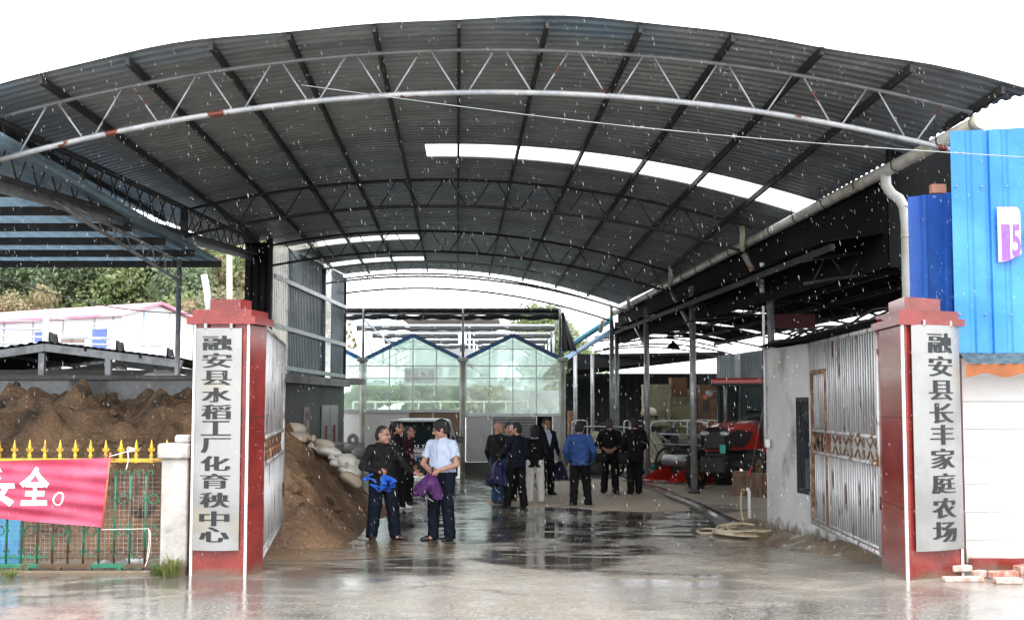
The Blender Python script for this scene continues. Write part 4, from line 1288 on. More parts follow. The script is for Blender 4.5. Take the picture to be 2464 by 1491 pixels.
def btext(ch, px0, px1, py0, py1):
    P, Fc = glyphs(ch, 1, off=.035, cuts=True)
    x0, x1 = min(p.x for p in P), max(p.x for p in P); y0, y1 = min(p.y for p in P), max(p.y for p in P)
    pts = []
    for p in P:
        px = lerp(px0, px1, (p.x - x0) / (x1 - x0)); py = lerp(py1, py0, (p.y - y0) / (y1 - y0))
        v = .5
        for _ in range(4):
            l, r = lerp(-160, -160, v), lerp(274, 256, v); u = (px - l) / (r - l)
            top, bot = lerp(1113, 1101, u), lerp(1232, 1268, u); v = (py - top) / (bot - top)
        pts.append(bp_(u, v, .006))
    mb.add(pts, Fc)
btext('安', -32, 46, 1124, 1217); btext('全', 58, 131, 1122, 1215)
c = (154, 1199)
o_, i_ = [], []
for k in range(20):
    a = R(k * 18)
    for lst, rx, ry in ((o_, 13, 17), (i_, 9, 13)):
        px, py = c[0] + rx * math.cos(a), c[1] + ry * math.sin(a)
        u = (px + 160) / (265 + 160); v = (py - lerp(1113, 1101, u)) / (lerp(1232, 1268, u) - lerp(1113, 1101, u)); lst.append(bp_(u, v, .006))
mb.add(o_ + i_, [(k, (k + 1) % 20, 20 + (k + 1) % 20, 20 + k) for k in range(20)])
mb.build('lettering', mat('white_lettering', (.85, .82, .84), .6, var=.05), bn)
MB().tube([(bx(272), Yn - .01, bz(1088)), (bx(256), Yn - .01, bz(1280))], .012, 8).build('batten', mat('reddish_batten', (.45, .13, .08), .6), bn)
mb = MB()
mb.tube([(bx(272), Yn - .02, bz(1097)), (bx(298), Yn - .02, bz(1090)), (bx(316), Yn - .01, bz(1084))], .006, 6)
for s in (0, 1, 2):
    mb.tube(smooth([V((bx(314), Yn - .02, bz(1085))), V((bx(312 + s * 8), Yn - .03, bz(1075))), V((bx(326 + s * 3), Yn - .03, bz(1076 + s * 4))), V((bx(316), Yn - .02, bz(1086)))], 2), .006, 6)
mb.tube(smooth([V((bx(314), Yn - .02, bz(1086))), V((bx(317), Yn - .03, bz(1105))), V((bx(312), Yn - .03, bz(1128)))], 2), .006, 6)
mb.build('tie_rope', ROPE, bn)
mb = MB()
mb.tube([(bx(256), Yn - .02, bz(1273)), (bx(366), Yn - .0, bz(1271))], .004, 6)
mb.tube(smooth([V((bx(366), Yn, bz(1271))), V((bx(374), Yn - .03, bz(1280))), V((bx(372), Yn - .03, bz(1330))), V((bx(362), Yn - .03, bz(1362)))], 2), .004, 6)
mb.tube(smooth([V((bx(366), Yn, bz(1271))), V((bx(371), Yn - .03, bz(1290))), V((bx(366), Yn - .03, bz(1345)))], 2), .004, 6)
mb.build('tie_rope', ROPE, bn)

# things behind the fence
one('blue_board', MB().bbox(W(10, 1297, 14.2), (.36, .03, .62), .005), mat('blue_board', (.06, .30, .55), .5, c2=(.1, .4, .65), s2=4), 'blue board standing behind the fence under the banner', 'board')
STONE = mat('grey_rubble_stone', (.16, .16, .165), .7, c2=(.40, .40, .39), s2=5, var=.25, bump=.4, bs=20)
def rock(px, py, r, m, label, Y=None, seed=0, name='rock'):
    g = G(px, py) if Y is None else V((W(px, py, Y).x, Y, zg(Y)))
    rs = random.Random(seed)
    mb = MB().ell((0, 0, 0), r, 14, 9)
    p = np.array(mb.v); nrm = p / np.linalg.norm(p, axis=1)[:, None]
    p = p + nrm * (fbm(nrm + seed * 3.1, 1.6, 3) * .28 * min(r))[:, None]
    mb.v = [(a + g.x, b + g.y, max(c, -r[2] * .6) + g.z + r[2] * .55) for a, b, c in p]
    mb.sm = [False] * len(mb.sm)
    return one(name, mb, m, label, 'rock')
rock(322, 1352, (.14, .12, .09), mat('pale_stone', (.5, .5, .49), .8, c2=(.3, .3, .3), s2=6), 'pale stone block behind the fence near the pier', 14.1, 1)
rock(297, 1358, (.12, .12, .07), STONE, 'dark rubble stone left of the pale stone block', 14.0, 2)
rock(250, 1360, (.16, .12, .06), STONE, 'flat dark rubble stone behind the fence below the batten', 14.1, 3)
rock(345, 1362, (.10, .10, .05), STONE, 'small dark rubble stone right of the pale stone block', 13.95, 4)
# ================================================================== soil heap, sandbags, retaining wall
SOIL = mat('brown_soil', (.235, .14, .076), .85, c2=(.11, .062, .035), s2=1.1, lo=.42, hi=.66, c3=(.05, .035, .025), s3=1.6, lo3=.60, hi3=.68, var=.32, vs=24, bump=1.0, bs=16, bd=.06)
def smin(a, b, k):
    h = np.clip(.5 + .5 * (b - a) / k, 0, 1); return b + (a - b) * h - k * h * (1 - h)
def heap(x, y):
    p = np.stack([x, y, x * 0], -1)
    wob = .35 * vn(p, .5)
    a = (y - 17.55 - wob * .6 - .35 * np.clip((x + 4.6) / 2, 0, 1)) * .70
    b = (-2.42 - x + wob * .3) * .92
    c = (25.2 - y) * .85 + np.clip(-4.9 - x, 0, 9) * 9
    h = smin(smin(a, b, .35), c, .3); h = smin(h, 2.06 + .10 * vn(p, .9) + 0 * x, .25)
    m = np.clip(h / .5, 0, 1)
    cl = np.clip(vn(p, 2.6) - .25, 0, 1) * .34 + np.clip(vn(p + 9, 5.5) - .3, 0, 1) * .20
    gully = -.12 * np.clip(vn(np.stack([x * 1.0 + y * .4, y * .25, x * 0], -1), 1.6), 0, 1)
    return np.interp(y, _gy, _gz) + h + m * (.13 * fbm(p, 1.7, 6) + .07 * (.5 - np.abs(fbm(p + 3, 3.4, 4))) + .035 * fbm(p + 5, 9, 2) + cl * 1.25 + gully * 1.3)
hump('soil_heap', heap, -12.5, -1.8, 16.6, 25.6, 250, 200, SOIL, 'big heap of brown soil piled behind the iron fence and left gate leaf', 'soil heap')
rw = MB().bbox((-9.4, 23.0, 1.15), (9.2, .3, 2.9), .02)
rwt = one('retaining_wall', rw, mat('rendered_grey_wall', (.30, .30, .30), .75, c2=(.22, .22, .22), s2=1.0, c3=(.11, .11, .11), s3=.9, lo3=.56, hi3=.64, var=.15, bump=.2, bs=20), 'grey rendered retaining wall behind the soil heap', 'wall')
MB().bbox((-9.4, 22.96, 2.57), (9.25, .40, .09), .01).build('coping', CONCD, rwt)

BAGW = mat('woven_white_bag', (.80, .78, .72), .7, c2=(.62, .56, .46), s2=3, var=.12, vs=60, bump=.3, bs=90)
BAGT = mat('tan_stained_bag', (.58, .47, .34), .75, c2=(.72, .67, .58), s2=2.5, var=.15, vs=50, bump=.3, bs=90)
BAGG = mat('grey_tarpaulin_bag', (.23, .23, .225), .7, c2=(.15, .15, .145), s2=3, var=.15, bump=.3, bs=50)
def bag(px, py, Y, hw, hh, dpt, m, label, seed, tilt=0.0, knot=None):
    r = random.Random(seed); c = W(px, py, Y); k = Y / F
    a, b, d = hw * k, hh * k, dpt
    mb = MB()
    n, mm = 28, 18
    vs = []
    for j in range(mm + 1):
        for i in range(n):
            u, v = 2 * math.pi * i / n, math.pi * (j / mm - .5)
            s = lambda t, e: math.copysign(abs(t) ** e, t)
            vs.append((a * s(math.cos(v), .8) * s(math.cos(u), .75), d * s(math.cos(v), .8) * s(math.sin(u), .75), b * s(math.sin(v), .85)))
    vs = np.array(vs)
    vs[:, 2] += .10 * b * vn(vs + seed, 3 / max(a, .1)) + .05 * b * vn(vs + seed, 9 / max(a, .1))
    vs[:, 2] -= (vs[:, 0] / a) ** 2 * b * .18
    vs[:, :2] *= (1 + .06 * vn(vs + seed * 2, 6))[:, None]
    Rm = Matrix.Rotation(r.uniform(-.4, .4), 3, 'Z') @ Matrix.Rotation(tilt, 3, 'Y')
    mb.add([c + Rm @ V(p) for p in vs], [(j * n + i, j * n + (i + 1) % n, (j + 1) * n + (i + 1) % n, (j + 1) * n + i) for j in range(mm) for i in range(n)], 0, True)
    o = one('sandbag', mb, m, label, 'sandbag', 'sandbags on the soil heap')
    if knot:
        q = c + Rm @ V((knot * a * .95, -d * .3, -b * .1)); kb = MB()
        kb.tube([q, q + Rm @ V((knot * .07, -.05, .02)), q + Rm @ V((knot * .15, -.08, .05))], [.05, .022, .06], 9)
        kb.build('tied_neck', m, o)
    return o
for i, q in enumerate([
    (707, 1031, 23.8, 29, 14, .30, BAGT, 'tan sandbag lying topmost at the upper end of the heap', 0.05, None),
    (717, 1051, 23.2, 33, 12, .30, BAGT, 'long stained sandbag just below the topmost bag', .12, 1),
    (777, 1068, 23.6, 27, 12, .28, BAGT, 'sandbag lying in front of the grey double doors', .12, None),
    (790, 1086, 23.2, 33, 13, .30, BAGW, 'flattened pale sandbag above the round white one', .25, -1),
    (836, 1108, 22.8, 25, 17, .32, BAGW, 'plump white sandbag nearest the man with the blue umbrella', .2, -1),
    (842, 1130, 22.6, 28, 15, .30, BAGW, 'white sandbag squeezed under the plump one', .5, None),
    (845, 1152, 22.4, 29, 15, .28, BAGT, 'lowest sandbag, earth stained, at the foot of the pile', .6, None),
    (743, 1092, 22.4, 12, 11, .16, BAGG, 'small crumpled grey sack half buried in the soil', .1, None),
    (727, 1079, 22.7, 20, 8, .22, BAGT, 'flat sandbag sunk in soil below the long stained bag', .3, None),
    (806, 1113, 22.4, 12, 9, .15, BAGW, 'small crumpled empty bag left of the plump white one', .3, 1),
    (852, 1078, 28.5, 26, 15, .40, BAGG, 'grey tarpaulin bundle at the foot of the pale greenhouse panels', .1, None),
    (822, 1080, 28.5, 22, 16, .40, BAGG, 'darker grey tarpaulin bundle beside the concrete wall end', -.1, None),
    (872, 1090, 28.0, 20, 14, .35, BAGG, 'grey tarpaulin bundle right of the others, behind the man in the black jacket', .1, None)]):
    bag(*q[:8], 20 + i, q[8], q[9])
c = W(849, 1058, 28.3)
one('hose_roll', MB().tube([c + V((.085 * math.cos(R(k * 20)), 0, .10 * math.sin(R(k * 20)))) for k in range(18)], .05, 8, closed=True), BAGG, 'rolled dark hose on top of the tarpaulin bundles', 'hose roll')
# clods
CL = mat('dark_soil_clod', (.07, .048, .034), .9, c2=(.12, .08, .05), s2=6, var=.3, bump=.8, bs=40)
rs = random.Random(8)
for i in range(26):
    if i < 14: x, y, s = rs.uniform(-9.5, -5.5), rs.uniform(20.9, 22.2), rs.uniform(.07, .19)
    else: x, y, s = rs.uniform(-7, -2.7), rs.uniform(18.4, 21.5), rs.uniform(.05, .13)
    z = float(heap(np.array([x]), np.array([y]))[0])
    mb = MB().ell((0, 0, 0), (s, s * .9, s * .7), 16, 10)
    p = np.array(mb.v); nrm = p / np.linalg.norm(p, axis=1)[:, None]
    p = p + nrm * (fbm(nrm + i * 3.1, 1.7, 4) * .42 * s)[:, None]
    mb.v = [(a + x, b + y, q + z + s * .15) for a, b, q in p]
    one('soil_clod', mb, CL if i < 14 else SOIL, 'dark lumpy clod on the crest of the soil heap' if i < 14 else 'brown lump of earth on the slope of the soil heap', 'soil clod', 'clods along the heap crest' if i < 14 else 'lumps on the heap slope')

# concrete wall with ledge and doors under the side wall
cw = thing('concrete_wall', (-5.7, 35, -.1), 'grey concrete wall with ledge and doors under the corrugated side wall', 'wall')
A, B = V((-5.86, 29.9, 0)), V((-5.36, 39.9, 0))
d = (B - A).normalized(); nrm = V((d.y, -d.x, 0))
def cwp(t, z, o=0): return lerp(A, B, t) + nrm * o + V((0, 0, z))
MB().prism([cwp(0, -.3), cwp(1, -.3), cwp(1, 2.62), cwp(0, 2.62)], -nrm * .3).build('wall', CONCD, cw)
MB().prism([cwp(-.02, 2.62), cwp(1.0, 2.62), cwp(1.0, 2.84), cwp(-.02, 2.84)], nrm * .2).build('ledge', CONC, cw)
e = W(826, 918, 39.95); e2 = W(874, 918, 39.95)
MB().box(((e.x + e2.x) / 2, 40.0, e.z), (e2.x - e.x + .1, .14, .2)).build('ledge', CONC, cw)
DOORM = mat('grey_steel_door', (.34, .34, .35), .5, .2, c2=(.28, .28, .29), s2=2)
REDH = mat('red_handle', (.25, .05, .06), .5)
for t0, t1 in ((.63, .75), (.755, .875), (.06, .17)):
    dr = MB().prism([cwp(t0, -.2, .02), cwp(t1, -.2, .02), cwp(t1, 2.05, .02), cwp(t0, 2.05, .02)], nrm * .03).build('door', DOORM, cw)
    if t0 > .5: MB().prism([cwp(t0 + .05, .95, .055), cwp(t0 + .065, .95, .055), cwp(t0 + .065, 1.45, .055), cwp(t0 + .05, 1.45, .055)], nrm * .03).build('handle', REDH, dr)
MB().prism([cwp(.40, 1.0, .01), cwp(.47, 1.0, .01), cwp(.47, 2.0, .01), cwp(.40, 2.0, .01)], nrm * .012).build('poster', mat('faded_poster', (.42, .36, .36), .7, c2=(.30, .10, .12), s2=3.5, lo=.5, hi=.55), cw)

# ================================================================== greenhouse
Yg = 40.5
gx = lambda px: (px - 1232) * Yg / F
gz = lambda py: W(0, py, Yg).z
gh = thing('greenhouse', (gx(1000), 48, -.16), 'pale green glass greenhouse with two blue trimmed gables closing the yard', 'greenhouse')
MUL = mat('aluminium_mullion', (.52, .54, .54), .4, .5)
TRIMB = mat('blue_gable_trim', (.015, .10, .26), .4, c2=(.02, .16, .42), s2=.6)
val = [gx(634), gx(874), gx(1114), gx(1354)]; rid = [gx(754), gx(994), gx(1234)]
zv, zr = gz(862), gz(807)
YE = 62
for px in (874, 1114, 1354):
    MB().tube([(gx(px), Yg - .12, -.2), (gx(px), Yg - .12, gz(868))], .085, 14).build('post', PVC, gh)
    MB().bbox((gx(px), Yg - .12, gz(865)), (.34, .3, .14), .02).build('gutter_end', GREY, gh)
for k in range(3):
    a, b, c = val[k] + .1, rid[k], val[k + 1] - .1
    for p, q in (((a, zv), (b, zr)), ((c, zv), (b, zr))):
        MB().bar((p[0], Yg - .05, p[1]), (q[0], Yg - .05, q[1] + .01), .06, .13, up=(0, -1, 0) if False else None).build('gable_trim', TRIMB, gh)
    top = gz(988) if k < 2 else gz(998)
    MB().add([(a, Yg, top), (c, Yg, top), (c, Yg, zv - .02), (b, Yg, zr - .05), (a, Yg, zv - .02)], [(0, 1, 2, 3, 4)]).build('gable_glass', GLASS, gh)
    mb = MB()
    for t in (0, .25, .5, .75, 1):
        x = lerp(a, c, t); zt = lerp(zv, zr, 1 - abs(2 * t - 1)) - .05
        mb.bar((x, Yg - .03, top), (x, Yg - .03, zt), .035, .05)
    for y in (880, 910): mb.bar((a, Yg - .03, gz(y)), (c, Yg - .03, gz(y)), .04, .04)
    mb.bar((a, Yg - .03, top), (c, Yg - .03, top), .05, .09)
    mb.bar((lerp(a, c, .2), Yg - .02, gz(840)), (lerp(a, c, .8), Yg - .02, gz(840)), .03, .03)
    mb.build('glazing_bars', MUL, gh)
    for p in (a, c):
        MB().add([(p, Yg, zv), (b, Yg, zr), (b, YE, zr), (p, YE, zv)], [(0, 1, 2, 3)]).build('roof_glass', GLASS, gh)
        mb = MB()
        for y in range(1, 7):
            Y = Yg + y * 3.5
            mb.bar((p, Y, zv - .03), (b, Y, zr - .03), .04, .05)
            if p == a:
                mb.bar((a, Y, gz(910)), (c, Y, gz(910)), .04, .04)
                for t in (.2, .4, .6, .8): mb.bar((lerp(a, c, t), Y, gz(910)), (lerp(a, c, t + .1), Y, lerp(zv, zr, 1 - abs(2 * (t + .1) - 1))), .02, .02)
        mb.build('roof_bars', MUL, gh)
    MB().add([(a, YE, .6), (c, YE, .6), (c, YE, zv), (b, YE, zr), (a, YE, zv)], [(0, 1, 2, 3, 4)]).build('rear_glass', GLASS, gh)
# lower panels
PANEL = mat('pale_wall_panel', (.74, .74, .73), .5, c2=(.64, .65, .64), s2=1.2, var=.06)
BOARD = mat('brown_board', (.33, .22, .15), .7, c2=(.26, .17, .12), s2=2.0, var=.1)
def pan(x0, x1, y0, y1, m, name='wall_panel', e=0.0, t=.05):
    return MB().bbox(((gx(x0) + gx(x1)) / 2, Yg + .02 - e, (gz(y0) + gz(y1)) / 2), (gx(x1) - gx(x0), t, gz(y0) - gz(y1)), .006).build(name, m, gh)
pan(640, 978, 989, 1142, PANEL); pan(984, 1107, 989, 1120, BOARD, 'board_panel'); pan(1122, 1182, 999, 1110, PANEL)
pan(978, 985, 989, 1142, MUL, 'door_post', .02)
pan(1110, 1352, 1111, 1142, CONCD, 'brick_plinth')
pan(1041, 1045, 989, 1120, WHITEP, 'door_post', .05)
rs_ = pan(1186, 1290, 1002, 1110, mat('roller_shutter', (.16, .16, .165), .5, .4), 'roller_shutter', .0)
mb = MB()
for k in range(14): mb.bar((gx(1188), Yg - .03, lerp(gz(1006), gz(1108), k / 14)), (gx(1288), Yg - .03, lerp(gz(1006), gz(1108), k / 14)), .025, .05)
mb.build('shutter_slats', mat('shutter_slat', (.28, .28, .285), .45, .4), rs_)
pan(1292, 1328, 1000, 1110, SHEETD, 'dark_panel'); pan(1330, 1352, 1000, 1110, PANEL, 'wall_panel')
# stuff inside
mb = MB()
for x0, x1 in ((850, 1270),):
    a, b = W(x0, 967, 43.5), W(x1, 967, 43.5)
    mb.tube([a, b], .035, 8)
    for k in range(9): mb.tube([lerp(a, b, k / 8), lerp(a, b, k / 8) - V((0, 0, .55))], .03, 8)
one('inside_railing', mb, mat('cream_rail', (.66, .62, .50), .5), 'cream pipe railing seen through the greenhouse glass', 'railing')
mb = MB(); a, b = W(973, 884, 41.3), W(1046, 922, 41.3)
mb.box(((a.x + b.x) / 2, 41.3, (a.z + b.z) / 2), (b.x - a.x, .02, a.z - b.z))
sg = one('hanging_sign', mb, mat('white_sign_sheet', (.74, .72, .72), .6), 'white sheet with red 钢化大棚 lettering hanging inside the greenhouse', 'sign')
mb = MB()
for i, ch in enumerate('钢化大棚'):
    put_text(mb, ch, (lerp(a.x, b.x, (i + .5) / 4), 41.285, (a.z + b.z) / 2), (1, 0, 0), (0, 0, 1), (0, -1, 0), .20, .42, 0, off=.02)
mb.build('lettering', mat('red_lettering', (.50, .10, .16), .6), sg)

# leaf masses: many small faces spread through a crown
LEAFS = [mat('leaf_' + n, c, .6, c2=c2, s2=s, lo=.4, hi=.6, var=.3, vs=5, trans=.3) for n, c, c2, s in
         (('deep_green', (.11, .16, .085), (.17, .21, .11), .8), ('fresh_green', (.17, .23, .09), (.24, .28, .12), .8), ('olive', (.22, .22, .11), (.30, .25, .14), .6), ('rust_tinged', (.27, .20, .12), (.18, .19, .10), .7))]  # leaf colours lifted paler, standing in for haze in the air
BARK = mat('bark', (.13, .10, .075), .9, var=.3)
def leaf_mesh(name, blobs, n, size, m, seed):
    r = np.random.RandomState(seed)
    bl = np.array(blobs); wgt = bl[:, 3] ** 2; wgt /= wgt.sum()
    k = r.choice(len(bl), n, p=wgt)
    u = r.normal(size=(n, 3)); u /= np.linalg.norm(u, axis=1)[:, None]
    rad = r.uniform(.35, 1.08, n) ** .6
    c = bl[k, :3] + u * (bl[k, 3] * rad)[:, None] * np.array([1, 1, .8])
    nr = u + r.normal(scale=.7, size=(n, 3)); nr /= np.linalg.norm(nr, axis=1)[:, None]
    t = np.cross(nr, r.normal(size=(n, 3))); t /= np.linalg.norm(t, axis=1)[:, None]
    b = np.cross(nr, t); s = (size * r.uniform(.6, 1.4, n))[:, None]
    vs = np.stack([c - t * s, c - b * s * .5, c + t * s, c + b * s * .5], 1).reshape(-1, 3)
    me_o = quads(name, vs, np.arange(n * 4).reshape(n, 4), m, smooth=False)
    return me_o
def crown_blobs(h, w, seed, n=14, low=.3):
    r = random.Random(seed); out = []
    for _ in range(n):
        z = r.uniform(low, .92) * h; rr = w * (1 - ((z / h - .5) / .62) ** 2) ** .5 if abs(z / h - .5) < .6 else w * .3
        a = r.uniform(0, 6.28); q = r.uniform(.1, .85) * rr
        out.append((q * math.cos(a), q * math.sin(a), z, r.uniform(.30, .5) * w))
    return out
PROTO = []
for i in range(4):
    bl = crown_blobs(10, 3.2, 40 + i, 15, .28)
    o = leaf_mesh('crown', bl, 9000, .135, LEAFS[i], 60 + i); me = o.data
    bpy.data.objects.remove(o)
    mb = MB().tube([(0, 0, 0), (.15, .05, 3), (-.1, .1, 6), (0, 0, 8.6)], [.26, .2, .13, .04], 8)
    for b in bl[:6]: mb.tube([(0, .05, b[2] * .55), (b[0] * .6, b[1] * .6, b[2] * .85), (b[0], b[1], b[2])], [.09, .05, .02], 6)
    t = mb.build('trunk', BARK); tm = t.data; bpy.data.objects.remove(t)
    PROTO.append((me, tm))
KIND = ['dark green', 'fresh green', 'olive green', 'rust tinged']
def tree(px, Y, top, k, s_w, label, rz=0.0, grp='trees on the rise behind the yard'):
    X = (px - 1232) * Y / F; z0 = zg(Y); h = W(px, top, Y).z - z0
    t = thing('tree', (X, Y, z0), label, 'tree', grp, rz)
    t.scale = (s_w * h / 10, s_w * h / 10, h / 9.9)
    link('crown', PROTO[k][0], t); link('trunk', PROTO[k][1], t)
    return t
rt = random.Random(21)
rows_ = [(88, [-90, -40, 5, 60, 100, 150, 195, 250, 310, 355, 420, 470, 520, 575, 625, 680], 560, 45), (70, [-30, 30, 90, 400, 452, 520, 590], 690, 60)]
for Y, pxs, tp_, jit in rows_:
    for px in pxs:
        k = rt.randrange(4); yy_ = Y + rt.uniform(-6, 6)
        tree(px, yy_, tp_ + rt.uniform(-jit, jit), k, rt.uniform(.85, 1.15), f'haze tinted {KIND[k]} leafy tree beyond the white house, one of many alike', rt.uniform(0, 6))
for px, Y, tp_, k, lab in ((1332, 75, 705, 1, 'bushy fresh green tree behind the right end of the shade frame'), (1375, 80, 770, 1, 'lower fresh green tree behind the blue sloping gutter'), (1290, 85, 760, 0, 'dark tree top behind the second greenhouse gable')):
    tree(px, Y, tp_, k, 1.1, lab, 1.0, None)
# tall weeds behind and inside the greenhouse
def shrub(px0, px1, Y, y0, y1, n, size, m, label, seed):
    a, b = W(px0, y1, Y), W(px1, y0, Y); r = random.Random(seed)
    bl = [(r.uniform(a.x, b.x), Y + r.uniform(-1, 1), r.uniform(b.z, lerp(b.z, a.z, .85)), .45) for _ in range(26)]
    o = leaf_mesh('tall_weeds', bl, n, size, m, seed)
    c = V(((a.x + b.x) / 2, Y, b.z)); 
    o.data.transform(Matrix.Translation(-c)); o.location = c; ORG[o.name] = c
    tag(o, label, 'weeds')
shrub(830, 1110, 56, 990, 918, 5000, .16, LEAFS[1], 'bank of tall green weeds seen through the left greenhouse gable', 3)
shrub(1118, 1200, 57, 990, 925, 2200, .16, LEAFS[2], 'olive weeds seen through the right greenhouse gable', 4)
one('inner_wall', MB().box((gx(1280), 58, 1.2), (3.6, .2, 3.0)), CONC, 'grey block wall seen through the right greenhouse gable', 'wall')

# shade frame with rolled black nets above the greenhouse
NET = mat('black_shade_net', (.028, .028, .03), .8, var=.3, bump=.4, bs=40)
sf = thing('shade_frame', (gx(1100), 50, 0), 'steel frame with rolled black shade nets above the greenhouse', 'shade frame')
zt_ = gz(756)
LGREY = mat('pale_frame_steel', (.50, .53, .57), .4, .4)
for px in (874, 1114, 1347): MB().tube([(gx(px), Yg - .05, gz(866)), (gx(px), Yg - .05, gz(742))], .045, 8).build('post', GREY, sf)
for i, Y in enumerate((40.5, 46.7, 52, 57, 62)):
    x0, x1 = gx(800), gx(1350)
    zz = zt_
    MB().tube([(x0, Y, zz + .02), (x1, Y, zz + .02)], .045, 8).build('cross_bar', LGREY, sf)
    mb = MB()
    mb.tube([V((lerp(x0, x1, k / 60), Y, zz - .10 + .012 * math.sin(k * 1.05) - .012 * math.sin(k * .4))) for k in range(61)], [.075 + .014 * math.sin(k * 1.05 + 2) for k in range(61)], 8)
    if i == 0: mb.tube([V((lerp(x0, x1, k / 60), Y, zz + .12)) for k in range(61)], [.085 + .006 * math.sin(k * 2) for k in range(61)], 8)
    mb.build('rolled_net', NET, sf)
    if i:
        for px in (874, 1114, 1347): MB().tube([(gx(px), Y, zv), (gx(px), Y, zz)], .04, 8).build('post', LGREY, sf)
for a, b in (((874, 780), (900, 862)), ((876, 770), (960, 845)), ((1347, 770), (1320, 830))): MB().tube([W(*a, 40.6), W(*b, 43)], .025, 6).build('brace', LGREY, sf)
for px in (800, 1350): MB().tube([(gx(px), 40.5, zt_), (gx(px), 62, zt_)], .03, 6).build('side_bar', LGREY, sf)
mb = MB()
p0 = W(1350, 752, 40.4)
mb.grid(lambda u, v: V((p0.x + .02 + .16 * math.sin(u * 3.2) * (.4 + v) + (.28 * v if u > .5 else 0), 40.35 + .15 * math.cos(u * 9), p0.z - v * 1.25)), 14, 8)
mb.build('hanging_net', NET, sf)
mt = thing('net_motor', W(1113, 815, 45), 'small pale winding motor on the middle post of the shade frame', 'motor')
c = W(1113, 815, 45)
MB().bbox(c, (.3, .25, .45), .04).build('housing', WHITEP, mt); MB().tube([c - V((0, 0, .22)), c - V((0, 0, .45))], .09, 10).build('drive', DARKST, mt)

# blue roof slope between greenhouse and hall
rb = MB()
a, b, c_, d_ = W(1356, 858, 41), W(1478, 785, 39.6), W(1478, 800, 39.5), W(1362, 868, 40.6)
rb.prism([a, b, c_, d_], (0, .25, 0)); rr_ = one('blue_flashing', rb, mat('pale_blue_flashing', (.22, .40, .58), .4, c2=(.06, .24, .48), s2=1.5), 'sloping pale blue roof flashing at the right end of the greenhouse', 'flashing')
one('rear_gutter', MB().tube([W(1350, 845, 44), W(1470, 768, 41.5)], .1, 10), mat('blue_gutter_pipe', (.03, .17, .27), .4), 'thin blue gutter pipe sloping down behind the blue flashing', 'gutter')
one('rear_downpipe', MB().tube([W(1456, 768, 40.5), W(1450, 775, 40.5), W(1444, 800, 40.5)], .075, 10), PVC, 'short pale downpipe elbow at the last truss of the big shed', 'pipe')

# distant pale block
db = thing('distant_block', (-4, 118, 0), 'pale grey apartment block far behind the greenhouse', 'building')
a, b = W(985, 775, 118), W(1195, 775, 118)
MB().box(((a.x + b.x) / 2, 122, a.z / 2), (b.x - a.x, 8, a.z)).build('wall', mat('pale_render', (.52, .52, .53), .8), db)
MB().box((a.x + 3.5, 120, a.z + .6), (4.2, 5, 1.2)).build('stair_head', mat('pale_render_grey', (.45, .45, .46), .8), db)
MB().box(((a.x + b.x) / 2, 117.9, a.z + .1), (b.x - a.x + .6, 8.6, .3)).build('roof_slab', CONC, db)
for i in range(5):
    for j in range(2): MB().box((a.x + 1.2 + i * 1.5, 117.96, a.z - 1.6 - j * 2.9), (.8, .1, 1.3)).build('window', SHEETD, db)

# ================================================================== left background
hs = thing('prefab_house', (-20, 61, zg(60)), 'white prefab house with pink roof and blue doors beyond the net frames', 'house')
HW = mat('white_sandwich_panel', (.78, .78, .80), .5, c2=(.72, .72, .76), s2=.6, var=.03)
PINK = mat('pink_roof_sheet', (.62, .20, .30), .5, c2=(.70, .42, .50), s2=.4)
BLD = mat('blue_door_paint', (.10, .16, .48), .5)
n0 = V((-18.2, 58, 0)); ld = V((-.84, .54, 0)).normalized(); gd = V((.54, .84, 0)).normalized()
ze, zp = 6.2, 6.78
c0, c1, c2_, c3 = n0, n0 + ld * 16, n0 + ld * 16 + gd * 4.4, n0 + gd * 4.4
def up(p, z): return V((p.x, p.y, z))
mb = MB()
for p, q in ((c0, c1), (c1, c2_), (c2_, c3)): mb.add([up(p, -.3), up(q, -.3), up(q, ze), up(p, ze)], [(0, 1, 2, 3)])
mb.add([up(c0, -.3), up(c3, -.3), up(c3, ze), up(n0 + gd * 2.2, zp), up(c0, ze)], [(0, 1, 2, 3, 4)])
mb.build('wall', HW, hs)
mb = MB(); o_ = ld * -.3
for s in (0, 1):
    e = (c0 - gd * .3) if s == 0 else (c3 + gd * .3)
    r_ = n0 + gd * 2.2
    mb.prism([up(e + o_, ze - .06), up(r_ + o_, zp + .05), up(r_ + ld * 16.3, zp + .05), up(e + ld * 16.3, ze - .06)], (0, 0, .12))
mb.build('roof', PINK, hs)
for t in (.6, 1.9, 4.2, 6.5, 8.8, 11): MB().bar(up(n0 + ld * t - gd * .02, 0), up(n0 + ld * t - gd * .02, ze), .08, .06).build('panel_joint', GREY, hs)
for t in (1.3, 2.9): MB().bar(up(n0 + gd * t - ld * .02, 0), up(n0 + gd * t - ld * .02, ze + .3), .06, .05).build('panel_joint', mat('pale_blue_joint', (.35, .5, .75), .5), hs)
for t in (1.0, 5.3): MB().prism([up(n0 + ld * t - gd * .03, 3.4), up(n0 + ld * (t + 1.0) - gd * .03, 3.4), up(n0 + ld * (t + 1.0) - gd * .03, 5.6), up(n0 + ld * t - gd * .03, 5.6)], -gd * .03).build('door', BLD, hs)
for t in (2.6, 3.4, 7.2, 9.6):
    w_ = MB().prism([up(n0 + ld * t - gd * .03, 4.1), up(n0 + ld * (t + .9) - gd * .03, 4.1), up(n0 + ld * (t + .9) - gd * .03, 5.2), up(n0 + ld * t - gd * .03, 5.2)], -gd * .03).build('window', mat('brown_window', (.22, .15, .13), .3), hs)
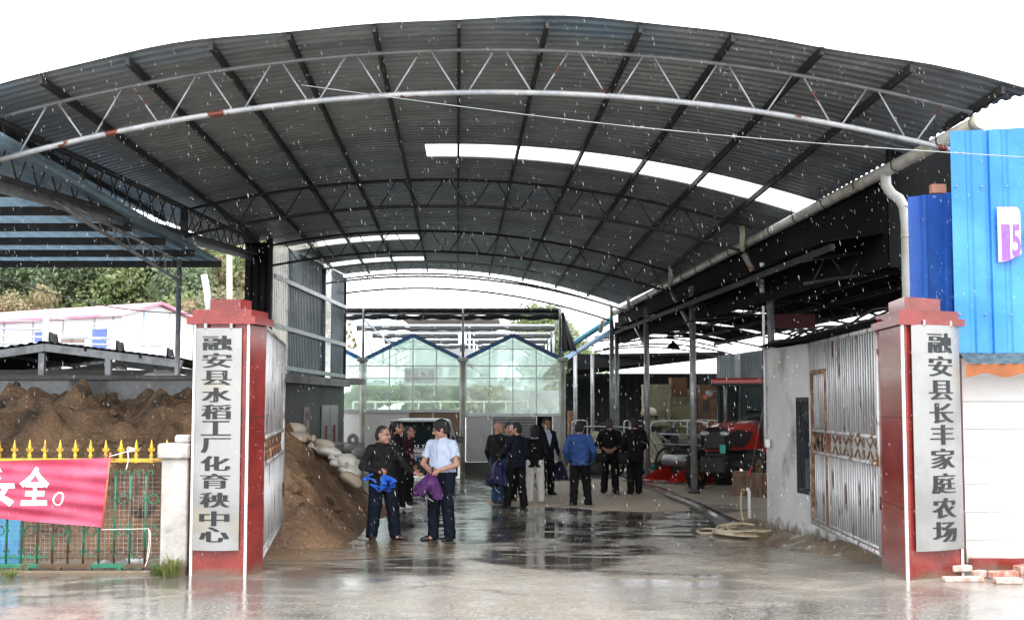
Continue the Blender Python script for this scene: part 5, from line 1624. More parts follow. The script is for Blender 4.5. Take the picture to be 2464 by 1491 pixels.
MB().prism([up(n0 + gd * .8 - ld * .03, 3.9), up(n0 + gd * 1.15 - ld * .03, 3.9), up(n0 + gd * 1.15 - ld * .03, 4.5), up(n0 + gd * .8 - ld * .03, 4.5)], -ld * .02).build('wall_notice', mat('pale_cyan_notice', (.35, .6, .62), .5), hs)

nf = thing('net_frame_row', (-12.5, 38, 0), 'row of galvanised posts with wires and bunched black shade nets, left background', 'shade frame')
for px, Y, top in ((108, 34, 744), (271, 38.6, 771), (394, 43.9, 794)):
    X = (px - 1232) * Y / F; z1 = W(px, top, Y).z
    MB().tube([(X, Y, 0), (X, Y, z1)], .075, 10).build('post', LGREY, nf)
    for k, dz in enumerate((.55, .95, 1.5)):
        MB().tube([(X, Y, z1 - dz), (X - 12, Y + .5, z1 - dz + .25 - .1 * k)], .035 if k < 2 else .05, 6).build('rail', LGREY, nf)
    MB().tube([V((X - 12 * t / 20, Y + .2, z1 - 1.15 + .05 * math.sin(t * 1.3))) for t in range(21)], [.13 + .03 * math.sin(t * 2.1) for t in range(21)], 8).build('rolled_net', NET, nf)
    mb = MB()
    mb.grid(lambda u, v: V((X + .12 + .38 * u * (1 - .45 * (1 - v) ** 2) + .03 * math.sin(u * 25), Y - .1 + .12 * math.sin(u * 9), z1 - .62 - .1 * u * u - 1.3 * v * (1 - .05 * u))), 24, 8)
    mb.build('bunched_net', NET, nf)
for k in range(5):
    z = 4.45 - k * .42
    MB().tube([(-12.7, 34, z), (-12.4, 38.6, z), (-12.26, 43.9, z), (-12, 60, z)], .012, 5).build('wire', LGREY, nf)
    MB().tube([(-26, 33, z + .2), (-6.6, 36 + k, z - .2)], .01, 5).build('wire', LGREY, nf)

ls = thing('low_shed', (-9.5, 28, 0), 'low open shed with dark corrugated roof behind the retaining wall', 'shed')
rx0, rz0 = (110 - 1232) * 26 / F, W(110, 822, 26).z
for x1, z1, nm in (((440 - 1232) * 26 / F, W(440, 862, 26).z, 1), (-13.6, rz0 - .55, 0)):
    mb = MB(); n = 40
    mb.grid(lambda u, v: V((lerp(rx0, x1, u), lerp(25.8, 31.5, v), lerp(rz0, z1, u) + .018 * math.sin(u * n * 3) - .12 * v)), 160, 2, sm=False)
    mb.build('roof', SHEETD, ls)
    MB().bar((rx0, 25.95, rz0 - .12), (x1, 25.95, z1 - .12), .09, .16).build('rafter', GREY, ls)
    MB().bar((rx0, 31.2, rz0 - .3), (x1, 31.2, z1 - .3), .09, .16).build('rafter', GREY, ls)
    for t in (.3, .7): MB().bar((lerp(rx0, x1, t), 25.9, lerp(rz0, z1, t) - .06), (lerp(rx0, x1, t), 31.4, lerp(rz0, z1, t) - .2), .06, .08).build('purlin', DARKST, ls)
for px in (102, 262): MB().bbox(((px - 1232) * 26 / F, 26, 1.6), (.13, .13, 3.1), .01).build('post', GREY, ls)
mb = MB()
mb.grid(lambda u, v: V((lerp(-14, -8.3, u), lerp(27, 33, v), 2.55 + .35 * math.sin(v * math.pi))), 20, 8)
one('plastic_tunnel', mb, mat('white_film', (.75, .76, .78), .4, trans=.4), 'white plastic film tunnel behind the retaining wall', 'tunnel')

one('concrete_stub', MB().tube([W(507, 790, 33), W(498, 700, 33), W(491, 661, 33)], [.10, .09, .085], 10), mat('white_concrete_pole', (.66, .65, .66), .7), 'short white leaning concrete pole behind the left gate pillar', 'pole')
one('utility_pole', MB().tube([W(552, 900, 48), W(552, 600, 48)], [.14, .11], 10), mat('weathered_pole', (.36, .33, .29), .8), 'tall grey utility pole left of the dark return wall', 'pole')
one('utility_cable', MB().tube([V(lerp(W(-30, 655, 40), W(470, 755, 46), t / 16)) - V((0, 0, .35 * math.sin(math.pi * t / 16))) for t in range(17)], .022, 6), BLACK, 'thick black cable sagging above the pink roofed house', 'cable')
mb = MB()
for k in range(5): mb.tube([W(1350, 770 + k * 9, 60), W(1500, 790 + k * 10, 64)], .012, 5)
one('power_lines', mb, GREY, 'faint parallel power lines in the sky right of the shade frame', 'cable')
# twisted wire across the front of the big shed
cl = [V(lerp(W(725, 205, 14.2), W(2500, 381, 13.4), t / 40)) - V((0, 0, .10 * math.sin(math.pi * t / 40))) for t in range(41)]
mb = MB().tube(cl, .006, 5)
for k in (4, 13, 19, 24, 31, 36):
    for s in range(3): mb.tube([cl[k] + V((-.02 + .02 * s, 0, -.02)), cl[k] + V((.01 + .015 * s, 0, .02))], .003, 4)
one('slack_wire', mb, GREY, 'thin slack wire with knots strung across the front of the arched shed', 'wire')
# ================================================================== machines in the hall
REDP = mat('red_tractor_paint', (.56, .028, .016), .3, c2=(.46, .02, .014), s2=2, var=.08, coat=.3)
MBLK = mat('black_plastic', (.022, .022, .024), .5, var=.2)
TYRE = mat('tyre_rubber', (.025, .024, .023), .85, c2=(.06, .05, .04), s2=6, var=.2)
HUB = mat('muddy_hub', (.24, .15, .08), .7, c2=(.15, .13, .12), s2=5)
CREAM = mat('cream_machine_paint', (.50, .48, .36), .45, c2=(.40, .37, .27), s2=3)
GLS = mat('dark_cab_glass', (.02, .03, .03), .04, var=.1)
def wheel(mb, c, r, w, lug=True, n=22, ax='X'):
    M = Matrix.Rotation(math.pi / 2, 3, 'Y')
    mb.lathe(c, [(r * .55, -w * .42), (r * .9, -w * .5), (r, -w * .36), (r, w * .36), (r * .9, w * .5), (r * .55, w * .42)], 26, M, caps=True)
    if lug:
        for k in range(n):
            a = 2 * math.pi * k / n
            for s in (-1, 1):
                p = V(c) + V((s * w * .22, math.cos(a) * r * 1.0, math.sin(a) * r * 1.0)); q = V(c) + V((s * w * .46, math.cos(a + .16) * r * .98, math.sin(a + .16) * r * .98))
                mb.bar(p, q, .05, .05, up=(0, math.cos(a), math.sin(a)))
    return mb
def rim(mb, c, r, w):
    M = Matrix.Rotation(math.pi / 2, 3, 'Y')
    for s in (-1, 1):
        mb.lathe(V(c) + V((s * w * .36, 0, 0)), [(r * .58, -.02), (r * .58, .03), (r * .5, .04), (r * .22, .0), (r * .2, .05), (0.01, .05)], 20, M if s > 0 else Matrix.Rotation(-math.pi / 2, 3, 'Y'))
    return mb
def place(name, X, Y, hd, label, cat, group=None, floor=True, s=1.0):
    hd = V((hd[0], hd[1], 0)).normalized()
    return thing(name, (X, Y, zg(Y) + (.085 if floor else 0)), label, cat, group, math.atan2(-hd.x, hd.y), s)

Yt_ = 29.6
tr = place('tractor', 5.22, Yt_ + .4, (-.5, -.87), 'red tractor with black grille parked behind the wall corner', 'tractor')
B = lambda mb, n, m, p=tr: mb.build(n, m, p, local=True)
# hood: y forward
def hoodp(u, v):
    y = lerp(-1.25, .95, v); top = lerp(1.62, 1.48, v ** 2); hw = lerp(.42, .33, v ** 2); bot = lerp(.92, .95, v)
    a = math.pi * u
    k = .22
    x = -hw * math.copysign(abs(math.cos(a)) ** .45, math.cos(a)); z = bot + (top - bot) * abs(math.sin(a)) ** .45
    return V((x, y - .12 * (v > .9) * abs(math.cos(a)), z))
hd_ = B(MB().grid(hoodp, 20, 14), 'hood', REDP)
pts = [hoodp(i / 20, 1) for i in range(21)]
B(MB().prism([p + V((0, .0, 0)) for p in pts], (0, .06, 0)).bbox((0, .98, 1.18), (.5, .1, .42), .05), 'grille', MBLK)
for s in (-1, 1):
    B(MB().prism([V((s * .415, -.45, 1.34)), V((s * .39, .55, 1.42)), V((s * .36, .9, 1.36)), V((s * .37, .88, 1.02)), V((s * .40, .2, 1.0)), V((s * .415, -.1, 1.1))], (s * .025, 0, 0)), 'side_grille', MBLK)
    B(MB().ell((s * .24, 1.02, 1.33), (.12, .06, .06), 12, 8), 'headlight', mat('lamp_glass', (.55, .56, .6), .1, .3))
B(MB().bbox((0, -.2, .72), (.5, 2.4, .36), .04).bbox((0, .55, .62), (1.2, .2, .18), .03).bbox((0, 1.05, .62), (.6, .3, .4), .04), 'chassis', MBLK)
B(MB().bbox((-.22, 1.10, .98), (.14, .02, .2), .004), 'number_plate', mat('green_plate', (.05, .45, .35), .4))
for s in (-1, 1):
    w_ = B(wheel(MB(), (s * .72, .35, .46), .46, .26), 'wheel', TYRE); rim(MB(), (s * .72, .35, .46), .46, .26).build('rim', HUB, w_, local=True)
    w_ = B(wheel(MB(), (s * .78, -1.75, .72), .72, .42), 'wheel', TYRE); rim(MB(), (s * .78, -1.75, .72), .72, .42).build('rim', HUB, w_, local=True)
    B(MB().grid(lambda u, v: V((s * lerp(.5, 1.02, v), -1.75 + .82 * math.cos(math.pi * (.05 + .9 * u)), .72 + .82 * math.sin(math.pi * (.05 + .9 * u)))), 18, 3), 'fender', REDP)
cab = MB()
for x, y0, y1 in ((-.62, -1.05, -.85), (.62, -1.05, -.85), (-.66, -2.2, -2.3), (.66, -2.2, -2.3)): cab.bar((x, y0, .95), (x * .95, y1, 2.5), .07, .09)
for x in (-.64, .64): cab.bar((x, -1.05, 1.35), (x, -2.2, 1.35), .05, .06)
cab.bar((-.62, -1.05, 1.0), (.62, -1.05, 1.0), .06, .08)
cb = B(cab, 'cab_frame', MBLK)
MB().add([(-.6, -1.0, 1.1), (.6, -1.0, 1.1), (.57, -.87, 2.45), (-.57, -.87, 2.45)], [(0, 1, 2, 3)]).add([(.64, -1.05, 1.1), (.64, -2.2, 1.1), (.61, -2.25, 2.45), (.6, -.9, 2.45)], [(0, 1, 2, 3)]).build('cab_glass', glassy('cab_glass', (.35, .42, .40), (.1, .12, .12), d=.3, rough=.03), cb, local=True)
B(MB().bbox((0, -1.55, 2.56), (1.5, 1.7, .18), .06), 'cab_roof', REDP)
B(MB().bbox((0, -.72, 2.48), (1.45, .16, .08), .03), 'roof_visor', MBLK)
for s in (-1, 1):
    B(MB().ell((s * .80, -.75, 2.28), (.10, .06, .09), 10, 6).tube([(s * .62, -.85, 2.35), (s * .80, -.75, 2.3)], .015, 6), 'work_lamp', mat('grey_lamp_body', (.42, .42, .43), .4))
    B(MB().bbox((s * .95, -.9, 1.95), (.16, .04, .30), .02).tube([(s * .62, -.9, 2.2), (s * .95, -.9, 2.1)], .012, 6), 'mirror', MBLK)
B(MB().tube([(.32, -.6, 1.5), (.32, -.6, 2.35), (.32, -.66, 2.42)], [.04, .05, .04], 10), 'exhaust', GREY)
B(MB().bbox((0, -1.7, 1.25), (.5, .5, .12), .05).bbox((0, -1.95, 1.55), (.5, .12, .6), .05), 'seat', MBLK)
B(MB().tube([(.17 * math.cos(R(k * 24)), -1.3 + .06 * math.sin(R(k * 24)), 1.55 + .15 * math.sin(R(k * 24))) for k in range(15)], .015, 6, closed=True), 'steering_wheel', MBLK)
B(MB().bbox((.9, -.75, 2.2), (.10, .05, .10), .02), 'indicator', mat('orange_lens', (.6, .12, .02), .3))

# combine header with red dividers
ch_ = place('harvester_header', (1648 - 1232) * 32.5 / F, 32.8, (-.75, -.66), 'black harvester header with red pointed dividers left of the tractor', 'header')
B2 = lambda mb, n, m: mb.build(n, m, ch_, local=True)
B2(MB().bbox((0, -.5, .45), (1.7, .5, .5), .06).bbox((0, -1.2, .7), (.8, 1.0, .9), .06), 'housing', MBLK)
B2(MB().tube([(-.8, -.15, .55), (.8, -.15, .55)], .16, 12), 'auger', GREY)
B2(MB().tube([(-.9, .0, 1.25), (.9, .0, 1.25)], .03, 8).tube([(-.9, .0, 1.25), (-.85, -.7, .8)], .03, 8).tube([(.9, .0, 1.25), (.85, -.7, .8)], .03, 8).tube([(-.9, .2, 1.0), (.9, .2, 1.0)], .02, 8), 'reel', GREY)
for x in (-.85, -.1, .75):
    B2(MB().add([(x - .13, -.3, .05), (x + .13, -.3, .05), (x, -.3, .55), (x, .85, .1), (x - .05, .7, .04), (x + .05, .7, .04)], [(0, 2, 1), (0, 4, 3), (0, 3, 2), (2, 3, 1), (1, 3, 5), (0, 1, 5, 4), (3, 4, 5)]), 'divider', REDP)

# rice transplanters
SEAT = mat('dark_seat', (.03, .03, .035), .6); TEAL = mat('teal_plastic', (.02, .20, .17), .5); LBLUE = mat('light_blue_parts', (.12, .30, .50), .5)
WPIPE = mat('white_pipe_rail', (.62, .63, .62), .4)
def transplanter(X, Y, hd, label, cream=True, seed=0):
    t = place('rice_transplanter', X, Y, hd, label, 'transplanter', 'rice transplanters parked in the hall')
    Q = lambda mb, n, m: mb.build(n, m, t, local=True)
    body = CREAM if cream else MBLK
    Q(MB().bbox((0, .6, .72), (.62, .8, .34), .08).bbox((0, .9, 1.0), (.46, .34, .46), .08), 'cowl', body)
    Q(MB().bbox((0, -.1, .55), (1.0, 1.3, .08), .02).bbox((0, 0, .42), (.3, 2.0, .16), .02), 'deck', MBLK)
    Q(MB().bbox((0, -.35, .95), (.45, .42, .1), .04).bbox((0, -.56, 1.2), (.45, .09, .45), .04).bbox((0, -.35, .75), (.3, .3, .34), .02), 'seat', SEAT)
    Q(MB().tube([(.18 * math.cos(R(k * 24)), .48 + .05 * math.sin(R(k * 24)), 1.38 + .16 * math.sin(R(k * 24))) for k in range(15)], .014, 6, closed=True).tube([(0, .48, 1.38), (0, .7, 1.15)], .02, 6), 'steering_wheel', MBLK)
    for x in (-.62, .62):
        for y, r in ((.75, .33), (-.45, .45)):
            mb = MB().tube([(x, y + r * math.cos(R(k * 18)), r + r * math.sin(R(k * 18))) for k in range(20)], .04, 6, closed=True)
            for k in range(6): mb.tube([(x, y, r), (x, y + r * math.cos(R(k * 60)), r + r * math.sin(R(k * 60)))], .014, 5)
            Q(mb, 'wheel', TYRE)
    # seedling platform: sloping ribbed tray across the rear
    pl = Q(MB().prism([V((-1.0, -1.05, .45)), V((1.0, -1.05, .45)), V((1.0, -1.5, 1.25)), V((-1.0, -1.5, 1.25))], (0, -.03, .0)), 'seedling_tray', CREAM)
    mb = MB()
    for k in range(7): mb.bar((-1 + k / 3, -1.08, .48), (-1 + k / 3, -1.53, 1.28), .02, .09)
    mb.build('tray_ribs', CREAM, pl, local=True)
    for x in (-.95, .95):
        Q(MB().tube(smooth([V((x, -.95, .5)), V((x, -.95, 1.5)), V((x, -.8, 1.62)), V((x, .6, 1.62)), V((x, .75, 1.5)), V((x, .75, .55))], 2), .022, 8), 'side_rail', WPIPE)
    Q(MB().tube(smooth([V((-.95, .75, .55)), V((-.95, .75, 1.35)), V((-.85, .75, 1.45)), V((.85, .75, 1.45)), V((.95, .75, 1.35)), V((.95, .75, .55))], 2), .022, 8), 'front_rail', WPIPE)
    mb = MB()
    for k in range(6):
        x = -.75 + k * .3
        mb.bbox((x, -1.2, .3), (.07, .4, .1), .02)
    Q(mb.bar((-.9, -1.15, .34), (.9, -1.15, .34), .06, .06), 'planting_arms', TEAL)
    for s in (-1, 1):
        Q(MB().bbox((s * .7, .35, 1.02), (.4, .5, .05), .01).bbox((s * .7, .35, 1.06), (.36, .08, .2), .02), 'spare_shelf', LBLUE if seed % 2 else TEAL)
        Q(MB().bbox((s * .4, .0, .2), (.3, 1.3, .12), .05), 'float', CREAM)
    return t
transplanter(3.0, 39.2, (-.35, -.94), 'cream rice transplanter with light blue shelves nearest the greenhouse corner', True, 1)
transplanter(4.5, 38.6, (.2, 1), 'cream rice transplanter with ribbed seedling tray behind the two men in black', True, 0)
transplanter(5.1, 35.2, (.9, -.45), 'dark bodied rice transplanter between the hall posts and tractor', False, 0)
transplanter(6.7, 36.2, (-.3, -.95), 'cream rice transplanter directly behind the red tractor nose', True, 1)
# sacks and boxes
TR3_ = mat('dull_cream_sack', (.30, .28, .19), .8, c2=(.22, .20, .14), s2=4)
for px, py, Y, s, m, lab in ((1580, 1018, 38, (.75, .5, .26), TR3_, 'cream sack lying on a small dark stand behind the central hall post'), (1563, 992, 38.6, (.5, .4, .28), BAGT, 'tan sack behind the man in black on the far right'), (1610, 1045, 37, (.42, .36, .3), MBLK, 'dark sack beside the stacked green trays')):
    c = W(px, py, Y); mb = MB().ell(c, (s[0] / 2, s[1] / 2, s[2] / 2), 16, 10)
    p = np.array(mb.v); p += .04 * fbm(p, 5, 3)[:, None]; mb.v = [tuple(q) for q in p]
    hh = c.z - s[2] / 2 - zg(Y) - .08
    for k in range(4): mb.bar((c.x + (k % 2 - .5) * s[0] * .8, Y + (k // 2 - .5) * .3, zg(Y) + .08), (c.x + (k % 2 - .5) * s[0] * .8, Y + (k // 2 - .5) * .3, zg(Y) + .1 + hh), .04, .04, m=1)
    mb.bbox((c.x, Y, zg(Y) + .1 + hh), (s[0], .42, .04), .01, m=1)
    one('sack', mb, [m, DARKST], lab, 'sack')

# stacks of seedling trays
def stack(px0, px1, py0, Y, m, label, py1=None, th=.055, pal=True):
    x0, x1 = (px0 - 1232) * Y / F, (px1 - 1232) * Y / F; zb = zg(Y) + .09 if py1 is None else W(0, py1, Y).z; zt = W(0, py0, Y).z
    n = max(3, int((zt - zb) / th)); r = random.Random(px0)
    mb = MB(); rings = []
    hx, hy = (x1 - x0) / 2, .32; cx, cy = (x0 + x1) / 2, Y
    for k in range(n):
        jx, jy = r.uniform(-.012, .012), r.uniform(-.01, .01)
        for z, s in ((0, .97), (.7, .97), (.72, 1.0), (.98, 1.0)):
            rings.append([(cx + jx + sx * hx * s, cy + jy + sy * hy * s, zb + (k + z) * th) for sx, sy in ((-1, -1), (1, -1), (1, 1), (-1, 1))])
    vs = [p for q in rings for p in q]
    fs = [(j * 4 + i, j * 4 + (i + 1) % 4, j * 4 + 4 + (i + 1) % 4, j * 4 + 4 + i) for j in range(len(rings) - 1) for i in range(4)]
    fs.append((len(vs) - 4, len(vs) - 3, len(vs) - 2, len(vs) - 1))
    mb.add(vs, fs)
    return one('tray_stack', mb, m, label, 'tray stack', 'stacks of seedling trays in the hall')
TR1 = mat('straw_tray', (.36, .32, .19), .7, c2=(.28, .26, .20), s2=2); TR2 = mat('brown_tray', (.22, .11, .06), .7, c2=(.15, .09, .05), s2=2); TR3 = mat('olive_tray', (.17, .16, .08), .7, c2=(.09, .09, .06), s2=2.5)
stack(1545, 1611, 911, 41.0, TR1, 'tall straw coloured stack of seedling trays against the dark rear wall', th=.4)
stack(1611, 1650, 905, 41.6, TR2, 'tall brown tray stack right behind the straw coloured one')
stack(1608, 1656, 951, 39.5, TR3, 'olive and black tray stack in front of the brown ones')
stack(1655, 1690, 934, 40.5, TR2, 'brown tray stack right of the olive one')
stack(1678, 1718, 923, 40.0, TR2, 'brown tray stack partly hidden by the tractor mirror')
stack(1592, 1622, 1020, 37.5, TR3, 'low olive pile of trays beside the dark sack')
stack(1240 + 126, 1384, 985, 43.5, TR2, 'narrow brown tray stack beside the greenhouse corner post')

# stumps at the tractor wheel
WOOD = mat('cut_wood_bark', (.22, .135, .085), .85, c2=(.15, .09, .06), s2=4, var=.25, bump=.5, bs=20, stretch=(3, 3, .5))
WEND = mat('cut_wood_end', (.42, .30, .19), .8, c2=(.32, .22, .14), s2=8)
for px, py, r_, h_, lab in ((1784, 1199, .18, .52, 'left wooden stump in front of the tractor wheel'), (1824, 1203, .235, .50, 'right thicker wooden stump beside the plaster wall corner')):
    g = G(px, py); g.z += .08; r = random.Random(px)
    mb = MB(); n = 24
    fn = lambda u, v: g + V((r_ * (1 + .05 * math.sin(u * 6.28 * 3 + v) + .03 * math.sin(u * 6.28 * 7)) * (1 + .08 * (1 - v)) * math.cos(u * 6.28), r_ * (1 + .05 * math.sin(u * 6.28 * 3 + v) + .03 * math.sin(u * 6.28 * 7)) * (1 + .08 * (1 - v)) * math.sin(u * 6.28), h_ * v))
    mb.grid(fn, n, 6, 0, True, True)
    b = len(mb.v) - n; mb.f.append(tuple(b + i for i in range(n))); mb.m.append(1); mb.sm.append(False)
    one('wood_stump', mb, [WOOD, WEND], lab, 'stump')
# red-ribboned cord by the tractor
mb = MB().tube([W(1846, 930, 20.3), W(1800, 1165, 24)], .007, 5)
ln = one('slanting_cord', mb, GREY, 'thin cord slanting from the wall top down to the stumps', 'cord')
c = W(1805, 1127, 23.4)
MB().tube([c, c + V((.05, 0, .03))], .02, 5).tube([c, c + V((.02, 0, -.16))], .014, 5).build('red_ribbon', mat('red_ribbon', (.55, .03, .03), .6), ln)

# ================================================================== the car between the people
Yc = 33.5
car = thing('car', ((1006 - 1232) * Yc / F, Yc, zg(Yc)), 'dark car with silver roof edge and blue number plate seen from behind', 'car')
CB = lambda mb, n, m, p=car: mb.build(n, m, p, local=True)
PAINT = mat('dark_car_paint', (.02, .021, .023), .2, coat=.5); SILV = mat('silver_roof_paint', (.55, .57, .58), .3, .3)
Wd = .93
prof_ = [(0, .45), (0, .75), (.03, 1.0), (.06, 1.08), (.28, 1.62), (.42, 1.70), (2.6, 1.72), (3.3, 1.10), (4.4, 1.0), (4.55, .75), (4.55, .40)]
def carp(u, v):
    i = min(int(u * (len(prof_) - 1)), len(prof_) - 2); t = u * (len(prof_) - 1) - i
    y, z = lerp(prof_[i][0], prof_[i + 1][0], t), lerp(prof_[i][1], prof_[i + 1][1], t)
    w = Wd * (1 - .17 * max(0, (z - 1.0) / .7)); x = lerp(-1, 1, v)
    return V((x * w, y + .08 * abs(x) ** 4 * (1 if u < .5 else -1), z - .05 * abs(x) ** 6))
bd_ = MB().grid(carp, 50, 14)
for s in (0, 1):
    pl = [carp(i / 50, s) for i in range(51)] + [V((carp(1, s).x, 4.5, .28)), V((carp(0, s).x, .05, .28))]
    bd_.add(pl, [tuple(range(len(pl)))])
CB(bd_, 'body', PAINT)
CB(MB().grid(lambda u, v: carp(.40 + u * .18, v) + V((0, -.02, .03)), 8, 12).bbox((0, .30, 1.70), (1.5, .3, .05), .02), 'roof', SILV)
CB(MB().grid(lambda u, v: carp(lerp(.315, .392, u), lerp(.08, .92, v)) + V((0, -.012, .004)), 6, 10), 'rear_window', GLS)
CB(MB().bbox((.05, -.02, .86), (.95, .04, .07), .01), 'chrome_strip', mat('chrome', (.8, .8, .8), .15, 1.0))
mb = MB()
for k, chx in enumerate('UTC'): put_text(mb, chx, (-.02 + k * .17, -.012, 1.02), (1, 0, 0), (0, 0, 1), (0, -1, 0), .11, .085, 0, off=.03)
mb.bbox((-.2, -.014, 1.02), (.12, .005, .07), .002)
CB(mb, 'tailgate_lettering', mat('silver_letters', (.72, .72, .73), .3, .4))
pt = CB(MB().bbox((-.22, -.03, .70), (.44, .02, .145), .006), 'number_plate', mat('blue_plate', (.02, .20, .55), .4))
mb = MB(); put_text(mb, '8', (-.06, -.042, .70), (1, 0, 0), (0, 0, 1), (0, -1, 0), .06, .10, 0, off=.02); mb.build('plate_digit', WHITEP, pt, local=True)
for s in (-1, 1): CB(MB().bbox((s * .78, .02, .93), (.22, .12, .2), .03), 'tail_light', mat('red_lens', (.35, .01, .015), .15))
CB(MB().bbox((0, -.04, .42), (1.78, .18, .26), .06).bbox((0, .02, .30), (1.5, .1, .12), .03), 'bumper', MBLK)
CB(MB().bbox((0, -.06, .50), (1.6, .03, .05), .01), 'bumper_step', GREY)
for s in (-1, 1):
    for y in (.85, 3.6):
        w_ = CB(wheel(MB(), (s * .80, y, .34), .34, .22, False), 'wheel', TYRE); rim(MB(), (s * .80, y, .34), .34, .22).build('rim', GREY, w_, local=True)
    CB(MB().bbox((s * 1.02, 2.75, 1.12), (.2, .12, .16), .04), 'mirror', PAINT)
# ================================================================== people
def cloth(n, c, c2=None, rough=.75, **k): return mat(n, c, rough, c2=c2 or tuple(x * .7 for x in c), s2=9, spec=.2, var=k.pop('var', .15), vs=40, local=True, **k)
SKIN = mat('skin', (.50, .27, .19), .5, c2=(.44, .22, .15), s2=14, var=.05, local=True); SKIND = mat('tanned_skin', (.36, .18, .12), .5, c2=(.30, .14, .09), s2=14, var=.05, local=True)
LIP = mat('lips', (.36, .13, .11), .5, local=True); EYE = mat('eyes', (.03, .025, .022), .3, local=True)
HAIRB = mat('black_hair', (.010, .009, .009), .65, var=.4, vs=90, local=True); HAIRG = mat('greying_hair', (.05, .042, .038), .7, var=.4, vs=90, local=True)
BLK = cloth('black_cloth', (.007, .007, .008)); CHAR = cloth('charcoal_jacket', (.014, .014, .014)); NAVY = cloth('navy_cloth', (.007, .009, .022)); NAVYT = cloth('navy_trousers', (.006, .010, .021))
SHIRT = cloth('pale_blue_shirt', (.56, .64, .80), (.51, .60, .77), var=.05); JEANS = cloth('blue_jeans', (.035, .075, .15), (.05, .10, .19)); BJACK = cloth('blue_jacket', (.035, .085, .25), (.028, .068, .21))
PALET = cloth('pale_trousers', (.72, .70, .67), (.66, .64, .61), var=.05); MAROON = cloth('dark_maroon_cloth', (.045, .014, .016)); GREYJ = cloth('grey_blue_shirt', (.24, .28, .33)); WSTR = cloth('white_stripe', (.7, .7, .7)); GHOOD = cloth('grey_lining', (.35, .37, .37))
SHB = mat('black_shoe', (.014, .014, .015), .35, local=True); SHBR = mat('brown_shoe', (.16, .06, .035), .4, local=True); SHDB = mat('dark_brown_shoe', (.06, .028, .022), .4, local=True); SHW = mat('white_shoe', (.62, .62, .63), .5, local=True)
SPEC = mat('spectacle_frame', (.05, .045, .04), .3, .6, local=True); BELT = mat('black_belt', (.01, .01, .01), .4, local=True)
A3 = lambda *a: np.array(a, float)
def nrm_(v): v = np.array(v, float); return v / (np.linalg.norm(v) + 1e-9)

def hand(S, w, d, n, side, curl=.5, k=.006):
    """palm at wrist w, pointing d, palm facing n, side=+1 right hand"""
    d = nrm_(d); n = nrm_(np.array(n) - d * np.dot(n, d)); x = np.cross(d, n) * side     # x towards the thumb side
    S.cone(w - d * .01, w + d * .03, .026, .028, .012, 1, 1)
    for o in (-.022, 0, .022): S.cone(w + d * .03 + x * o * .7, w + d * .085 + x * o, .0135, .0125, .012)
    for o, L, cc in ((.030, .068, .85), (.011, .078, 1), (-.010, .073, 1.05), (-.029, .056, 1.15)):
        b = w + d * .088 + x * o * 1.05
        a1 = curl * .7 * cc; a2 = curl * 1.7 * cc
        p1 = b + (d * math.cos(a1) + n * math.sin(a1)) * L * .55 + x * o * .15
        p2 = p1 + (d * math.cos(a2) + n * math.sin(a2)) * L * .5
        S.cone(b, p1, .0098, .009, k); S.cone(p1, p2, .009, .0075, k)
    t0 = w + d * .025 + x * .026; t1 = t0 + (d * .6 + x * .65 + n * .25) * .045; t2 = t1 + nrm_(d * .9 + x * .15 + n * (.2 + curl * .5)) * .034
    S.cone(t0, t1, .0135, .0115, .008); S.cone(t1, t2, .0112, .0085, k)

